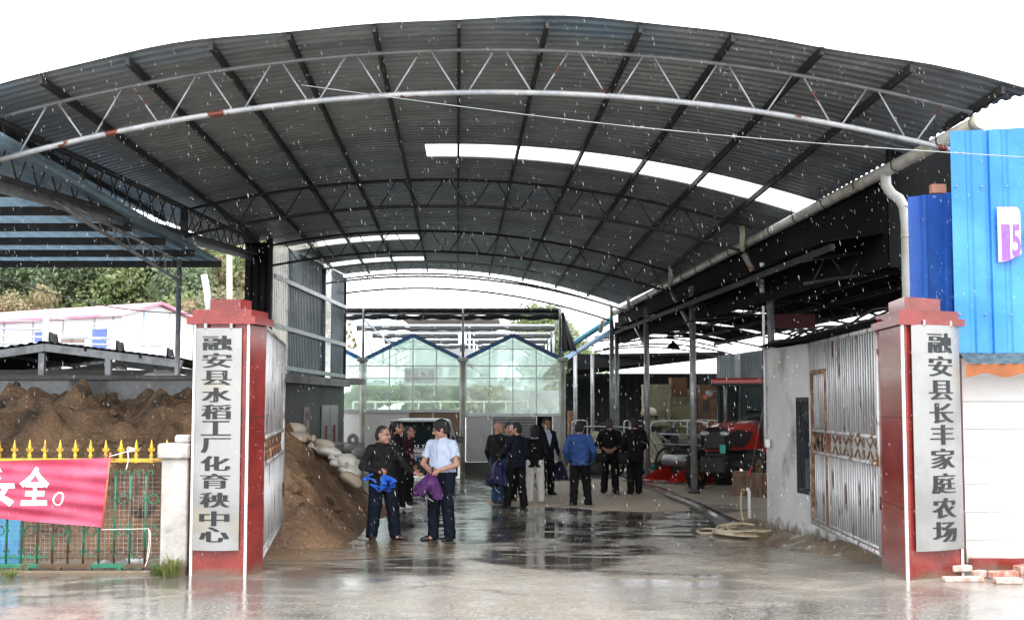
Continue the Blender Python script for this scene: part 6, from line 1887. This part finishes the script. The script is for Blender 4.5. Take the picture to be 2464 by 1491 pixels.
def person(px, py, Y, H, hd, label, top, bottom, shoes, hair=HAIRB, skin=SKIN, style='short', arms=None, head=(0, 0), feet=None, lean=(0, 0),
           hem=.80, sleeve='long', glasses=False, topmat=None, girth=1.0, grp=None, open_front=False, inner=None, extra=None, toes=None, xoff=0.0, sole=None, cuff=None, collar=True, hood=False, legw=1.14):
    z = zg(Y); X = (px - 1232) * Y / F + xoff
    a = R(hd)
    s = H / 1.72
    t = thing('person', (X, Y, z), label, 'person', grp, -a, s)
    lx, ly = lean
    ft = feet or ((-.11, .02), (.11, -.02)); te = toes or (-8, 8)
    arms = arms or {}
    sh = {-1: A3(-.175 * girth + lx, ly * .9, 1.375), 1: A3(.175 * girth + lx, ly * .9, 1.375)}
    el = {-1: A3(*arms.get('eL', (-.235 * girth + lx, -.03 + ly * .5, 1.11))), 1: A3(*arms.get('eR', (.235 * girth + lx, -.03 + ly * .5, 1.11)))}
    wr = {-1: A3(*arms.get('wL', (-.235 * girth + lx * .7, .09, .87))), 1: A3(*arms.get('wR', (.235 * girth + lx * .7, .09, .87)))}
    hdv = {-1: arms.get('dL', (0, .15, -1)), 1: arms.get('dR', (0, .15, -1))}
    hn = {-1: arms.get('nL', (1, .1, 0)), 1: arms.get('nR', (-1, .1, 0))}
    cu = {-1: arms.get('cL', .45), 1: arms.get('cR', .45)}
    hips = {-1: A3(-.095, 0, .90), 1: A3(.095, 0, .90)}
    an = {-1: A3(ft[0][0], ft[0][1], .085), 1: A3(ft[1][0], ft[1][1], .085)}
    kn = {q: (hips[q] + an[q]) / 2 + A3(0, .035, .03) for q in (-1, 1)}
    HS = 1.13
    hc = A3(lx * 1.25, ly * 1.35 + .018, 1.598)
    Rh = Matrix.Rotation(R(-head[0]), 3, 'Z') @ Matrix.Rotation(R(head[1]), 3, 'X')
    Rn = np.array(Rh)
    hp = lambda x, y, zz: hc + Rn @ (A3(x, y, zz) * HS)
    HS3 = lambda *r: tuple(q * HS for q in r)
    lo = np.minimum.reduce([el[-1], el[1], wr[-1], wr[1], an[-1], an[1], hc]) - .24
    hi = np.maximum.reduce([el[-1], el[1], wr[-1], wr[1], an[-1], an[1], hc]) + .24
    lo[2] = -.02; hi[2] = 1.76
    lo[0] = min(lo[0], -.34); hi[0] = max(hi[0], .34); lo[1] = min(lo[1], -.26); hi[1] = max(hi[1], .28)
    # --- the body: one surface
    S = SDF(lo, hi, .0072)
    S.ell(hp(0, -.008, .02), HS3(.077, .094, .096), .02, Rh)
    S.cone(hp(0, .035, -.045), hp(0, .045, -.085), .056 * HS, .036 * HS, .03, 1.05)
    S.cone(hp(-.04, .02, -.06), hp(.04, .02, -.06), .036 * HS, .036 * HS, .03)
    S.cone(hp(0, .088, .012), hp(0, .108, -.026), .009 * HS, .0135 * HS, .012)
    S.cone(hp(-.012, .094, -.030), hp(.012, .094, -.030), .008 * HS, .008 * HS, .008)
    S.cone(hp(-.04, .078, .026), hp(.04, .078, .026), .012 * HS, .012 * HS, .012)
    S.ell(hp(-.032, .086, .008), HS3(.018, .012, .011), .006, Rh, sub=True); S.ell(hp(.032, .086, .008), HS3(.018, .012, .011), .006, Rh, sub=True)
    S.cone(hp(-.018, .083, -.058), hp(.018, .083, -.058), .008 * HS, .008 * HS, .008)
    S.cone(hp(0, .078, -.088), hp(0, .080, -.092), .018 * HS, .018 * HS, .012)
    for q in (-1, 1):
        S.ell(hp(q * .079, -.008, -.008), HS3(.011, .022, .032), .006, Rh)
    S.cone(A3(lx, ly - .02, 1.40), hp(0, -.02, -.06), .060, .056, .03)
    S.cone(A3(lx, ly * .9, 1.32), A3(0, 0, .95), .10, .11, .04, 1.35)
    for q in (-1, 1):
        S.cone(A3(lx + q * .05, ly, 1.40), sh[q], .055, .052, .03)
        S.cone(sh[q], el[q], .046, .040, .02); S.cone(el[q], wr[q], .041, .028, .015)
        S.cone(hips[q], kn[q], .075, .052, .03); S.cone(kn[q], an[q], .052, .036, .02); S.cone(an[q], an[q] + A3(0, .06, -.04), .036, .03, .02)
        hand(S, wr[q], A3(*hdv[q]), A3(*hn[q]), q, cu[q])
    vs, fs = S.mesh(); c = vs[fs].mean(1)
    loc = (c - hc) @ Rn / HS
    mi = np.zeros(len(fs), int)
    e = (np.abs(np.abs(loc[:, 0]) - .032) < .0135) & (np.abs(loc[:, 2] - .006) < .0062) & (loc[:, 1] > .06)
    mi[e] = 1
    mi[(np.abs(loc[:, 0]) < .021) & (np.abs(loc[:, 2] + .058) < .0075) & (loc[:, 1] > .07)] = 2
    o = quads('body', vs, fs, [skin, EYE, LIP], mi, True, t)
    # --- trousers
    wv = lambda x, y, zz, k=1.0: k * (.0024 * np.sin(zz * 38 + np.sin(x * 27 + 1) * 2.6 + y * 23) + .003 * np.sin((x * .8 + y) * 61 + zz * 33 + 2) * np.sin(zz * 17 + x * 9))
    S = SDF(lo, hi, .0105)
    top_z = 1.02 if hem > .9 else .96
    S.cone(A3(0, -.0, 1.03), A3(0, -.012, .88), .116 * girth, .118 * girth, .04, 1.32)
    for q in (-1, 1):
        S.cone(hips[q] + A3(0, -.01, .02), kn[q], .094 * legw, .080 * legw, .035); S.cone(kn[q], an[q] + A3(0, -.008, -.045), .080 * legw, .070 * legw, .03)
    S.cut((0, 0, 1), top_z); S.cut((0, 0, -1), -.035 if style != 'x' else -.05)
    S.ripple(lambda x, y, zz: wv(x, y, zz, np.clip(1.5 - np.abs(zz - .25) * 2, .5, 1.5)))
    vs, fs = S.mesh(); c = vs[fs].mean(1)
    mi = (c[:, 2] > top_z - .035).astype(int) if hem > .9 else np.zeros(len(fs), int)
    quads('trousers', vs, fs, [bottom, BELT], mi, True, t)
    # --- upper garment
    S = SDF(lo, hi, .0095)
    g = girth
    S.cone(A3(lx, ly * .9, 1.31), A3(lx * .4, ly * .3, 1.05), .125 * g, .128 * g, .04, 1.38)
    S.cone(A3(lx * .4, ly * .3, 1.06), A3(0, -.005, hem - .02), .130 * g, .136 * g, .04, 1.34)
    for q in (-1, 1):
        S.cone(A3(lx + q * .05, ly - .012, 1.425), sh[q] + A3(-q * .012, 0, 0), .062, .066, .04)
        if sleeve == 'long':
            S.cone(sh[q], el[q], .071, .060, .03); S.cone(el[q], lerp(el[q], wr[q], .55 if cuff else .97), .060, .052 if cuff else .043, .025)
        else:
            S.cone(sh[q], lerp(sh[q], el[q], .74), .070, .070, .03)
    if sleeve != 'long':
        for q in (-1, 1):
            dv = nrm_(el[q] - sh[q]); pe = lerp(sh[q], el[q], .78)
            S.cone(pe + dv * .02, pe + dv * .13, .085, .085, 0, sub=True)
    if collar:
        S.cone(A3(lx, ly - .012, 1.43), A3(lx * 1.05, ly + .0, 1.478), .074, .066, .012)
    if hood:
        S.cone(A3(lx - .07, ly - .10, 1.42), A3(lx + .07, ly - .10, 1.42), .055, .055, .04)
    S.cut((0, -.35, 1), 1.492 + .005 - .35 * ly * 0)
    S.cut((0, 0, -1), -hem)
    S.cone(A3(0, 0, hem - .1), A3(0, 0, hem + .02), .112 * g, .112 * g, 0, 1.34, sub=True)
    S.ripple(lambda x, y, zz: wv(x, y, zz + .3, 1.3))
    vs, fs = S.mesh(); c = vs[fs].mean(1)
    mats_, mi = [top], np.zeros(len(fs), int)
    if topmat is not None:
        mats_, mi = topmat(c, dict(sh=sh, el=el, wr=wr, lx=lx, ly=ly))
        mats_ = [top] + mats_
    quads('jacket' if sleeve == 'long' else 'shirt', vs, fs, mats_, mi, True, t)
    # --- shoes
    for i, q in enumerate((-1, 1)):
        S = SDF(an[q] - A3(.2, .2, .10), an[q] + A3(.2, .3, .12), .0085)
        b = R(te[i]); f = A3(math.sin(b), math.cos(b), 0); p = A3(an[q][0], an[q][1], 0)
        S.cone(p - f * .035 + A3(0, 0, .036), p + f * .09 + A3(0, 0, .032), .042, .044, .02); S.cone(p + f * .09 + A3(0, 0, .03), p + f * .165 + A3(0, 0, .022), .044, .030, .02)
        S.cone(p + A3(0, 0, .04), p + A3(0, 0, .09), .043, .046, .02); S.cut((0, 0, -1), -.002); S.cut((0, 0, 1), .105)
        vs, fs = S.mesh(); c = vs[fs].mean(1)
        quads('shoe', vs, fs, [shoes, sole or SHB], (c[:, 2] < .024).astype(int), True, t)
    # --- hair
    if style != 'bald':
        S = SDF(hc - .2, hc + .2, .0075)
        g = {'short': .0, 'buzz': -.006, 'thick': .010, 'receding': -.002, 'bob': .012}[style]
        if style == 'bob': S.cone(hp(0, -.02, -.05), hp(0, -.02, -.12), .078 * HS, .080 * HS, .04, 1.05)
        S.ell(hp(0, -.014, .022), HS3(.083 + g, .098 + g, .103 + g), .02, Rh)
        S.ell(hp(0, -.045, -.035), HS3(.074 + g * .5, .062 + g, .062), .03, Rh)
        fc = {'short': (0, .135, -.05), 'buzz': (0, .135, -.04), 'thick': (0, .14, -.075), 'receding': (0, .13, -.005), 'bob': (0, .14, -.07)}[style]
        S.ell(hp(*fc), HS3(.125, .118, .125), .012, Rh, sub=True)
        nv = Rn @ A3(0, .55, -1)
        S.cut(nv, np.dot(nv, hc) + (.15 if style == 'bob' else .042) * HS)
        for q in (-1, 1): S.ell(hp(q * .085, .012, -.012), HS3(.02, .022, .032), .01, Rh, sub=True)
        S.ripple(lambda x, y, zz: .005 * np.sin(x * 150 + y * 60) * np.sin(zz * 90 + y * 120) + .004 * np.sin(y * 210 + zz * 40 + x * 130))
        vs, fs = S.mesh()
        if len(fs): quads('hair', vs, fs, hair, None, True, t)
    if glasses:
        mb = MB()
        for q in (-1, 1):
            mb.tube([hp(q * .033 + .024 * math.cos(R(k * 30)), .105 - .008 * abs(math.cos(R(k * 30))), .004 + .017 * math.sin(R(k * 30))) for k in range(12)], .0022, 5, closed=True)
            mb.tube([hp(q * .057, .098, .008), hp(q * .080, .0, .012)], .0022, 5)
        mb.tube([hp(-.010, .108, .006), hp(.010, .108, .006)], .0022, 5)
        mb.build('glasses', SPEC, t, local=True)
    if extra: extra(t, dict(sh=sh, el=el, wr=wr, hc=hc, hp=hp))
    M = Matrix.Translation((X, Y, z)) @ Matrix.Rotation(-a, 4, 'Z') @ Matrix.Scale(s, 4)
    return t, lambda p: M @ V(p)

# ---- the two men in front
def jk(t, d):
    mb = MB()
    for zz in (.88, .98, 1.08, 1.18, 1.28): mb.ell((.012, .178, zz), (.008, .005, .008), 8, 5)
    mb.build('buttons', STEELP, t, local=True)
    for x in (-.11, .11): MB().bbox((x, .172 - abs(x) * .25, 1.24), (.09, .012, .03), .004).build('pocket_flap', CHAR, t, local=True)
    mb = MB()
    for q in (-1, 1):
        mb.add([(q * .012, .075, 1.44), (q * .085, .03, 1.475), (q * .10, .055, 1.425), (q * .05, .105, 1.385)], [(0, 1, 2, 3)]).add([(q * .012, .085, 1.44), (q * .085, .04, 1.48), (q * .10, .065, 1.425), (q * .05, .115, 1.385)], [(0, 1, 2, 3)])
    mb.build('collar', CHAR, t, local=True)
ga = G(925, 1298)
pa, Ma = person(922, 1298, ga.y, 1.74, 150, 'man in black jacket and glasses holding a crumpled blue umbrella, palm held out', CHAR, NAVYT, SHDB, style='receding', glasses=True,
    arms=dict(eR=(.33, .0, 1.12), wR=(.17, .22, 1.05), dR=(-.6, .75, -.1), nR=(-.6, -.4, -.4), cR=1.25,
              eL=(-.33, .06, 1.12), wL=(-.39, .27, 1.03), dL=(-.75, .5, -.35), nL=(.3, .55, .75), cL=.12),
    head=(-38, -4), feet=((-.20, .06), (.15, -.04)), toes=(-45, 12), hem=.74, extra=jk, girth=1.10, legw=1.25)
gb = G(1063, 1300)
def shirt_bits(t, d):
    mb = MB()
    for q in (-1, 1):
        mb.add([(q * .008, .108, 1.425), (q * .07, .05, 1.475), (q * .09, .075, 1.44), (q * .055, .125, 1.375)], [(0, 1, 2, 3)]).add([(q * .008, .114, 1.427), (q * .07, .056, 1.482), (q * .09, .082, 1.442), (q * .055, .132, 1.375)], [(0, 1, 2, 3)])
    mb.build('collar', SHIRT, t, local=True)
    mb = MB(); mb.bar((0, .18, 1.36), (0, .165, 1.02), .03, .008)
    mb.build('placket', SHIRT, t, local=True)
pb, Mb_ = person(1066, 1300, gb.y, 1.83, -146, 'man in pale blue short sleeved shirt and glasses holding a drooping purple umbrella', SHIRT, NAVYT, SHB, style='thick', glasses=True, sleeve='short', hem=.985,
    arms=dict(eL=(-.30, .06, 1.10), wL=(-.15, .28, 1.02), dL=(.75, .45, -.25), nL=(.5, -.6, -.4), cL=1.1, eR=(.29, .08, 1.10), wR=(-.02, .30, 1.00), dR=(-.75, .45, -.2), nR=(-.5, -.6, -.4), cR=1.1),
    head=(44, -14), feet=((-.11, -.04), (.13, .05)), toes=(-4, 34), girth=1.13, legw=1.14, extra=shirt_bits, lean=(0, .02))

# ---- the pair behind them
def stripes(c, d):
    e, s_ = d['el'][1], d['sh'][1]
    ax = nrm_(e - s_); u = (c - s_) @ ax; rad = c - s_ - np.outer(u, ax)
    m = np.zeros(len(c), int)
    on = (u > .10) & (u < .27) & (c[:, 0] > s_[0] + .02) & ((np.abs(rad[:, 1] - .012) < .009) | (np.abs(rad[:, 1] + .022) < .009))
    m[on] = 1
    return [WSTR], m
def badge(t, d):
    p = d['sh'][1]
    MB().tube([(p[0] + .072, p[1] + .03 * math.cos(R(k * 24)), p[2] - .05 + .03 * math.sin(R(k * 24))) for k in range(15)], .005, 5, closed=True).build('sleeve_badge', WSTR, t, local=True)
gc = G(958, 1224)
person(957, 1224, gc.y, 1.73, 96, 'man with glasses and white stripes on a black sleeve, behind the front pair', BLK, BLK, SHW, style='short', glasses=True, topmat=stripes, extra=badge,
    arms=dict(eR=(.28, .02, 1.13), wR=(.14, .27, 1.04), dR=(-.7, .6, 0), nR=(-.3, -.8, 0), cR=.9), head=(5, -4), feet=((-.1, .1), (.1, -.05)), hem=.84, sole=SHW)
person(979, 1216, 26.3, 1.62, 110, 'laughing balding man with glasses in dark maroon top, half hidden beside the striped jacket', MAROON, BLK, SHB, skin=SKIN, hair=HAIRG, style='receding', glasses=True, head=(-12, 10), hem=.82, lean=(0, .04))

# ---- the group near the shutter
ge_ = G(1198, 1211)
person(1199, 1211, ge_.y, 1.70, 28, 'bald man in black jacket, blue jeans and brown shoes seen from behind', CHAR, JEANS, SHBR, style='bald', skin=SKIN, head=(14, -6), hem=.86, feet=((-.10, .06), (.09, -.05)), toes=(-5, 40),
    arms=dict(eR=(.28, .03, 1.12), wR=(.18, .26, .98)), girth=1.05)
gf = G(1246, 1220)
pf, Mf = person(1242, 1221, gf.y, 1.70, -38, 'man in dark jacket turned left holding a half folded navy umbrella', NAVY, BLK, SHB, style='short', head=(-48, 0), hem=.82, feet=((-.13, .14), (.13, -.1)), toes=(-25, 10),
    arms=dict(eL=(-.30, .02, 1.12), wL=(-.22, .22, 1.00), dL=(.1, .8, -.3), nL=(.9, 0, -.2), cL=1.2), inner=GREYJ)
person(1224, 1204, 27.2, 1.66, 170, 'man in grey shirt mostly hidden between the bald man and his neighbour', GREYJ, BLK, SHDB, style='short', head=(0, 0), hem=.85)
gh_ = G(1288, 1209)
def hoodm(c, d):
    m = np.zeros(len(c), int)
    m[(c[:, 1] < -.02) & (c[:, 2] > 1.44) & (np.abs(c[:, 0]) < .09)] = 1
    m[(c[:, 1] < -.08) & (np.abs(c[:, 2] - 1.235) < .008) & (np.abs(c[:, 0]) < .035)] = 2
    return [GHOOD, WSTR], m
person(1287, 1209, gh_.y, 1.62, 6, 'woman with black bobbed hair, black hooded jacket and pale trousers, seen from behind', BLK, PALET, SHB, style='bob', hem=.80, topmat=hoodm, hood=True, feet=((-.13, 0), (.14, .02)), toes=(-12, 14), sole=SHW, girth=1.03,
    arms=dict(wL=(-.16, .24, 1.02), wR=(.16, .24, 1.02)))
def suit(c, d):
    m = np.zeros(len(c), int)
    m[(c[:, 1] > .02) & (np.abs(c[:, 0]) < np.clip((c[:, 2] - 1.08) * .28, 0, .07)) & (c[:, 2] > 1.08)] = 1
    return [SHIRT], m
pi_, Mi_ = person(1314, 1190, 29.0, 1.75, 146, 'man in dark suit and pale shirt facing the camera with a navy umbrella', NAVY, BLK, SHB, skin=SKIND, style='short', head=(10, 0), hem=.78, topmat=suit,
    arms=dict(eL=(-.28, -.02, 1.13), wL=(-.30, .08, .90), dL=(0, .2, -1), nL=(1, 0, 0), cL=1.2), girth=1.05)
# ---- the three on the right
gj = G(1404, 1218)
def seams(t, d):
    MB().bar((-.15, -.152, 1.33), (.15, -.152, 1.33), .006, .008).build('yoke_seam', BJACK, t, local=True)
person(1394, 1218, gj.y, 1.73, 4, 'man in blue jacket, black trousers and white soled sneakers seen from behind', BJACK, BLK, SHB, style='short', head=(8, 0), hem=.84, feet=((-.13, -.05), (.17, .06)), toes=(-14, 24), sole=SHW, girth=1.12, extra=seams,
    arms=dict(eL=(-.29, -.06, 1.12), wL=(-.24, .08, .92), dL=(.3, .5, -.8), eR=(.29, -.06, 1.12), wR=(.24, .08, .92), dR=(-.3, .5, -.8)))
person(1466, 1184, 29.5, 1.74, 8, 'man in black with hands clasped behind his back and cropped hair', BLK, BLK, SHB, skin=SKIND, hair=HAIRG, style='buzz', head=(12, 0), hem=.86, girth=1.12, feet=((-.14, 0), (.13, .02)), toes=(-16, 20), cuff=True,
    arms=dict(eL=(-.29, -.10, 1.13), wL=(-.10, -.215, 1.03), dL=(.85, -.15, -.35), nL=(.2, 1, 0), cL=.7, eR=(.29, -.10, 1.13), wR=(.09, -.225, 1.02), dR=(-.85, -.12, -.35), nR=(-.2, 1, 0), cR=.7))
person(1526, 1186, 29.2, 1.76, -6, 'man all in black with a black shoulder bag, nearest the hall post', BLK, BLK, SHB, style='short', head=(-6, 0), hem=.74, girth=1.12, feet=((-.10, 0), (.09, .03)), toes=(-14, 10),
    arms=dict(eR=(.27, -.02, 1.13), wR=(.20, .20, 1.0)))

# ---- things they carry
BLU = cloth('bright_blue_umbrella', (.025, .13, .62), (.05, .20, .75), rough=.4); PUR = cloth('purple_umbrella', (.075, .02, .105), (.125, .04, .165), rough=.4); NVU = cloth('navy_umbrella', (.012, .012, .05), (.018, .018, .07), rough=.4)
def umbrella(name, hnd, tip, r0, r1, m, label, pleats=8, ruff=.25, seed=0, tiers=1, open_end=True, handle=.10, strap=True, amp=.22):
    """loosely closed canopy from the hand to the rim; handle sticks out behind the hand"""
    hnd, tip = V(hnd), V(tip); d = tip - hnd; L = d.length; d.normalize()
    u = d.orthogonal().normalized(); w = d.cross(u)
    t = thing(name, hnd, label, 'umbrella')
    rg = random.Random(seed); ph = [rg.uniform(0, 6) for _ in range(5)]
    for k in range(tiers):
        l0, l1 = (0.04, L) if k == 0 else (L * (.25 + .2 * k), L * (1 + .10 * k)); s0 = r0 if k == 0 else lerp(r0, r1, .8)
        def fn(a, v):
            th = a * 2 * math.pi
            rad = lerp(s0, r1 * (1 + .04 * k), math.sin(v * math.pi / 2) ** .8)
            rad *= 1 + amp * v * math.cos(pleats * th + ph[0]) + ruff * v * v * .5 * math.sin(3 * pleats * th + ph[1] + 3 * v) + .08 * math.sin(2 * th + ph[2])
            ln = lerp(l0, l1, v) + ruff * .22 * L * v * v * math.sin(pleats * th * .5 + ph[3]) * .6
            return hnd + d * ln + (u * math.cos(th) + w * math.sin(th)) * rad
        MB().grid(fn, 96, 18, 0, True, True).build('canopy' if k == 0 else 'canopy_fold', m, t)
    MB().tube([hnd - d * handle, hnd + d * L * 1.02], .008, 8).build('shaft', DARKST, t)
    MB().tube([hnd - d * handle * 1.4, hnd - d * .02], [.016, .018], 10).build('handle', MBLK, t)
    mb = MB()
    for k in range(pleats):
        th = 2 * math.pi * (k + .5) / pleats; p = hnd + d * L * .96 + (u * math.cos(th) + w * math.sin(th)) * r1 * 1.05
        mb.tube([p, p + d * .045 + (u * math.cos(th) + w * math.sin(th)) * .01], .003, 5)
    mb.build('rib_tips', STEELP, t)
    if strap:
        q = tip + u * r1 * .3
        MB().tube(smooth([q, q + V((.01, 0, -.06)), q + V((.05, -.01, -.12)), q + V((.11, -.01, -.15))], 2), .006, 5).build('strap', WSTR, t)
    return t
ha = Ma((.13, .31, 1.035))
h1 = W(898, 1150, ha.y - .02); 
ub = umbrella('umbrella', ha + V((0, -.02, -.02)), W(934, 1166, ha.y - .16), .035, .085, BLU, 'crumpled bright blue umbrella in the hand of the man in black jacket', 6, .6, 2, 2, strap=False, amp=.5)
mb = MB()
c0 = W(879, 1152, ha.y - .05)
mb.ell(c0, (.035, .03, .035), 10, 6)
for a, b in (((886, 1150), (905, 1160)), ((890, 1165), (920, 1176)), ((895, 1168), (912, 1182)), ((884, 1148), (898, 1140))):
    mb.tube(smooth([W(*a, ha.y - .06), lerp(W(*a, ha.y - .1), W(*b, ha.y - .1), .5) + V((0, 0, .02)), W(*b, ha.y - .08)], 2), .013, 7)
mb.build('loose_folds', BLU, ub)
hb = Mb_((-.085, .36, 1.0))
umbrella('umbrella', hb, hb + V((-.05, -.03, -.29)), .07, .155, PUR, 'purple umbrella hanging half open from both hands of the man in pale blue shirt', 9, 1.0, 5, 3, handle=.06, amp=.14)
hf = Mf((-.21, .30, .98))
umbrella('umbrella', hf, W(1196, 1168, hf.y - .1), .06, .22, NVU, 'large navy umbrella sagging between the bald man and the man in dark jacket', 8, .3, 7, 1, amp=.16)
hi_ = Mi_((-.30, .12, .80))
umbrella('umbrella', hi_, hi_ + V((-.02, -.05, -.46)), .04, .17, NVU, 'navy umbrella hanging from the hand of the man in dark suit', 8, .2, 9, 1, strap=False, amp=.18)
bagm = cloth('black_bag_cloth', (.012, .012, .013), rough=.6)
def sbag(c, sz, label, strap_to=None):
    b = thing('shoulder_bag', c, label, 'bag')
    mb = MB()
    mb.ell(c, (sz[0] / 2, sz[1] / 2, sz[2] / 2), 18, 10)
    p = np.array(mb.v); cc = np.array(c); q = (p - cc) / (np.array(sz) / 2); q = np.sign(q) * np.abs(q) ** .62; p = cc + q * np.array(sz) / 2 * .95; mb.v = [tuple(x) for x in p]
    mb.build('pouch', bagm, b)
    if strap_to is not None:
        s0 = V(c) + V((sz[0] * .4, 0, sz[2] * .4)); s1 = V(c) + V((-sz[0] * .4, 0, sz[2] * .4)); st = V(strap_to)
        MB().tube(smooth([s1, lerp(s1, st, .6) + V((-.03, -.03, 0)), st, lerp(st, s0, .4) + V((.03, -.03, 0)), s0], 2), .012, 6).build('strap', bagm, b)
    return b
sbag(W(1434, 1128, gj.y - .05), (.30, .16, .26), 'dark bag hanging at the right hip of the man in blue jacket', W(1424, 1082, gj.y - .1))
sbag(W(1448, 1101, 29.2), (.30, .14, .22), 'black bag held behind the man with clasped hands', W(1457, 1090, 29.2))
sbag(W(1500, 1102, 28.9), (.28, .18, .26), 'black shoulder bag of the man nearest the hall post', W(1510, 1045, 28.95))
# ================================================================== rain in the air in front of and under the roof
RAINM = bpy.data.materials.new('rain_drop'); RAINM.use_nodes = True
_n, _l = RAINM.node_tree.nodes, RAINM.node_tree.links
_b = _n['Principled BSDF']; _b.inputs['Base Color'].default_value = (.85, .87, .9, 1); _b.inputs['Roughness'].default_value = .2
_t = _n.new('ShaderNodeBsdfTransparent'); _tl = _n.new('ShaderNodeBsdfTranslucent'); _m = _n.new('ShaderNodeMixShader'); _m2 = _n.new('ShaderNodeMixShader')
_m.inputs[0].default_value = .5; _m2.inputs[0].default_value = .66
_l.new(_b.outputs[0], _m.inputs[1]); _l.new(_tl.outputs[0], _m.inputs[2]); _l.new(_m.outputs[0], _m2.inputs[1]); _l.new(_t.outputs[0], _m2.inputs[2])
_l.new(_m2.outputs[0], _n['Material Output'].inputs['Surface'])
rg = np.random.RandomState(4)
N_ = 6000
Yr = 4.5 + (13.6 - 4.5) * rg.rand(N_) ** .7
xr = (rg.rand(N_) - .5) * 2 * .43 * Yr; zr_ = 2.1 + Yr * (-.12 + .45 * rg.rand(N_))
ok = zr_ > .5
P_ = np.stack([xr, Yr, zr_], 1)[ok]
L_ = rg.uniform(.004, .015, len(P_)) ; r_ = rg.uniform(.0008, .0015, len(P_))
big = rg.rand(len(P_)) < .03
r_[big] *= 1.6
r_ *= rg.uniform(.55, 1.15, len(P_))
dv = np.array([.22, 0, -1.0]); dv /= np.linalg.norm(dv)
ring = np.array([[1, 0, 0], [0, 1, 0], [-1, 0, 0], [0, -1, 0]], float)
vs = np.concatenate([P_[:, None] - dv * L_[:, None, None], P_[:, None] + ring[None] * r_[:, None, None], P_[:, None] + dv * L_[:, None, None]], 1)
fs = []
for k in range(4): fs += [(0, 1 + k, 1 + (k + 1) % 4), (5, 1 + (k + 1) % 4, 1 + k)]
fs = (np.array(fs)[None] + 6 * np.arange(len(P_))[:, None, None]).reshape(-1, 3)
rn = quads('rain', vs.reshape(-1, 3), fs, RAINM, smooth=True)
tag(rn, 'falling rain drops in the air before the gate', 'rain', kind='stuff')
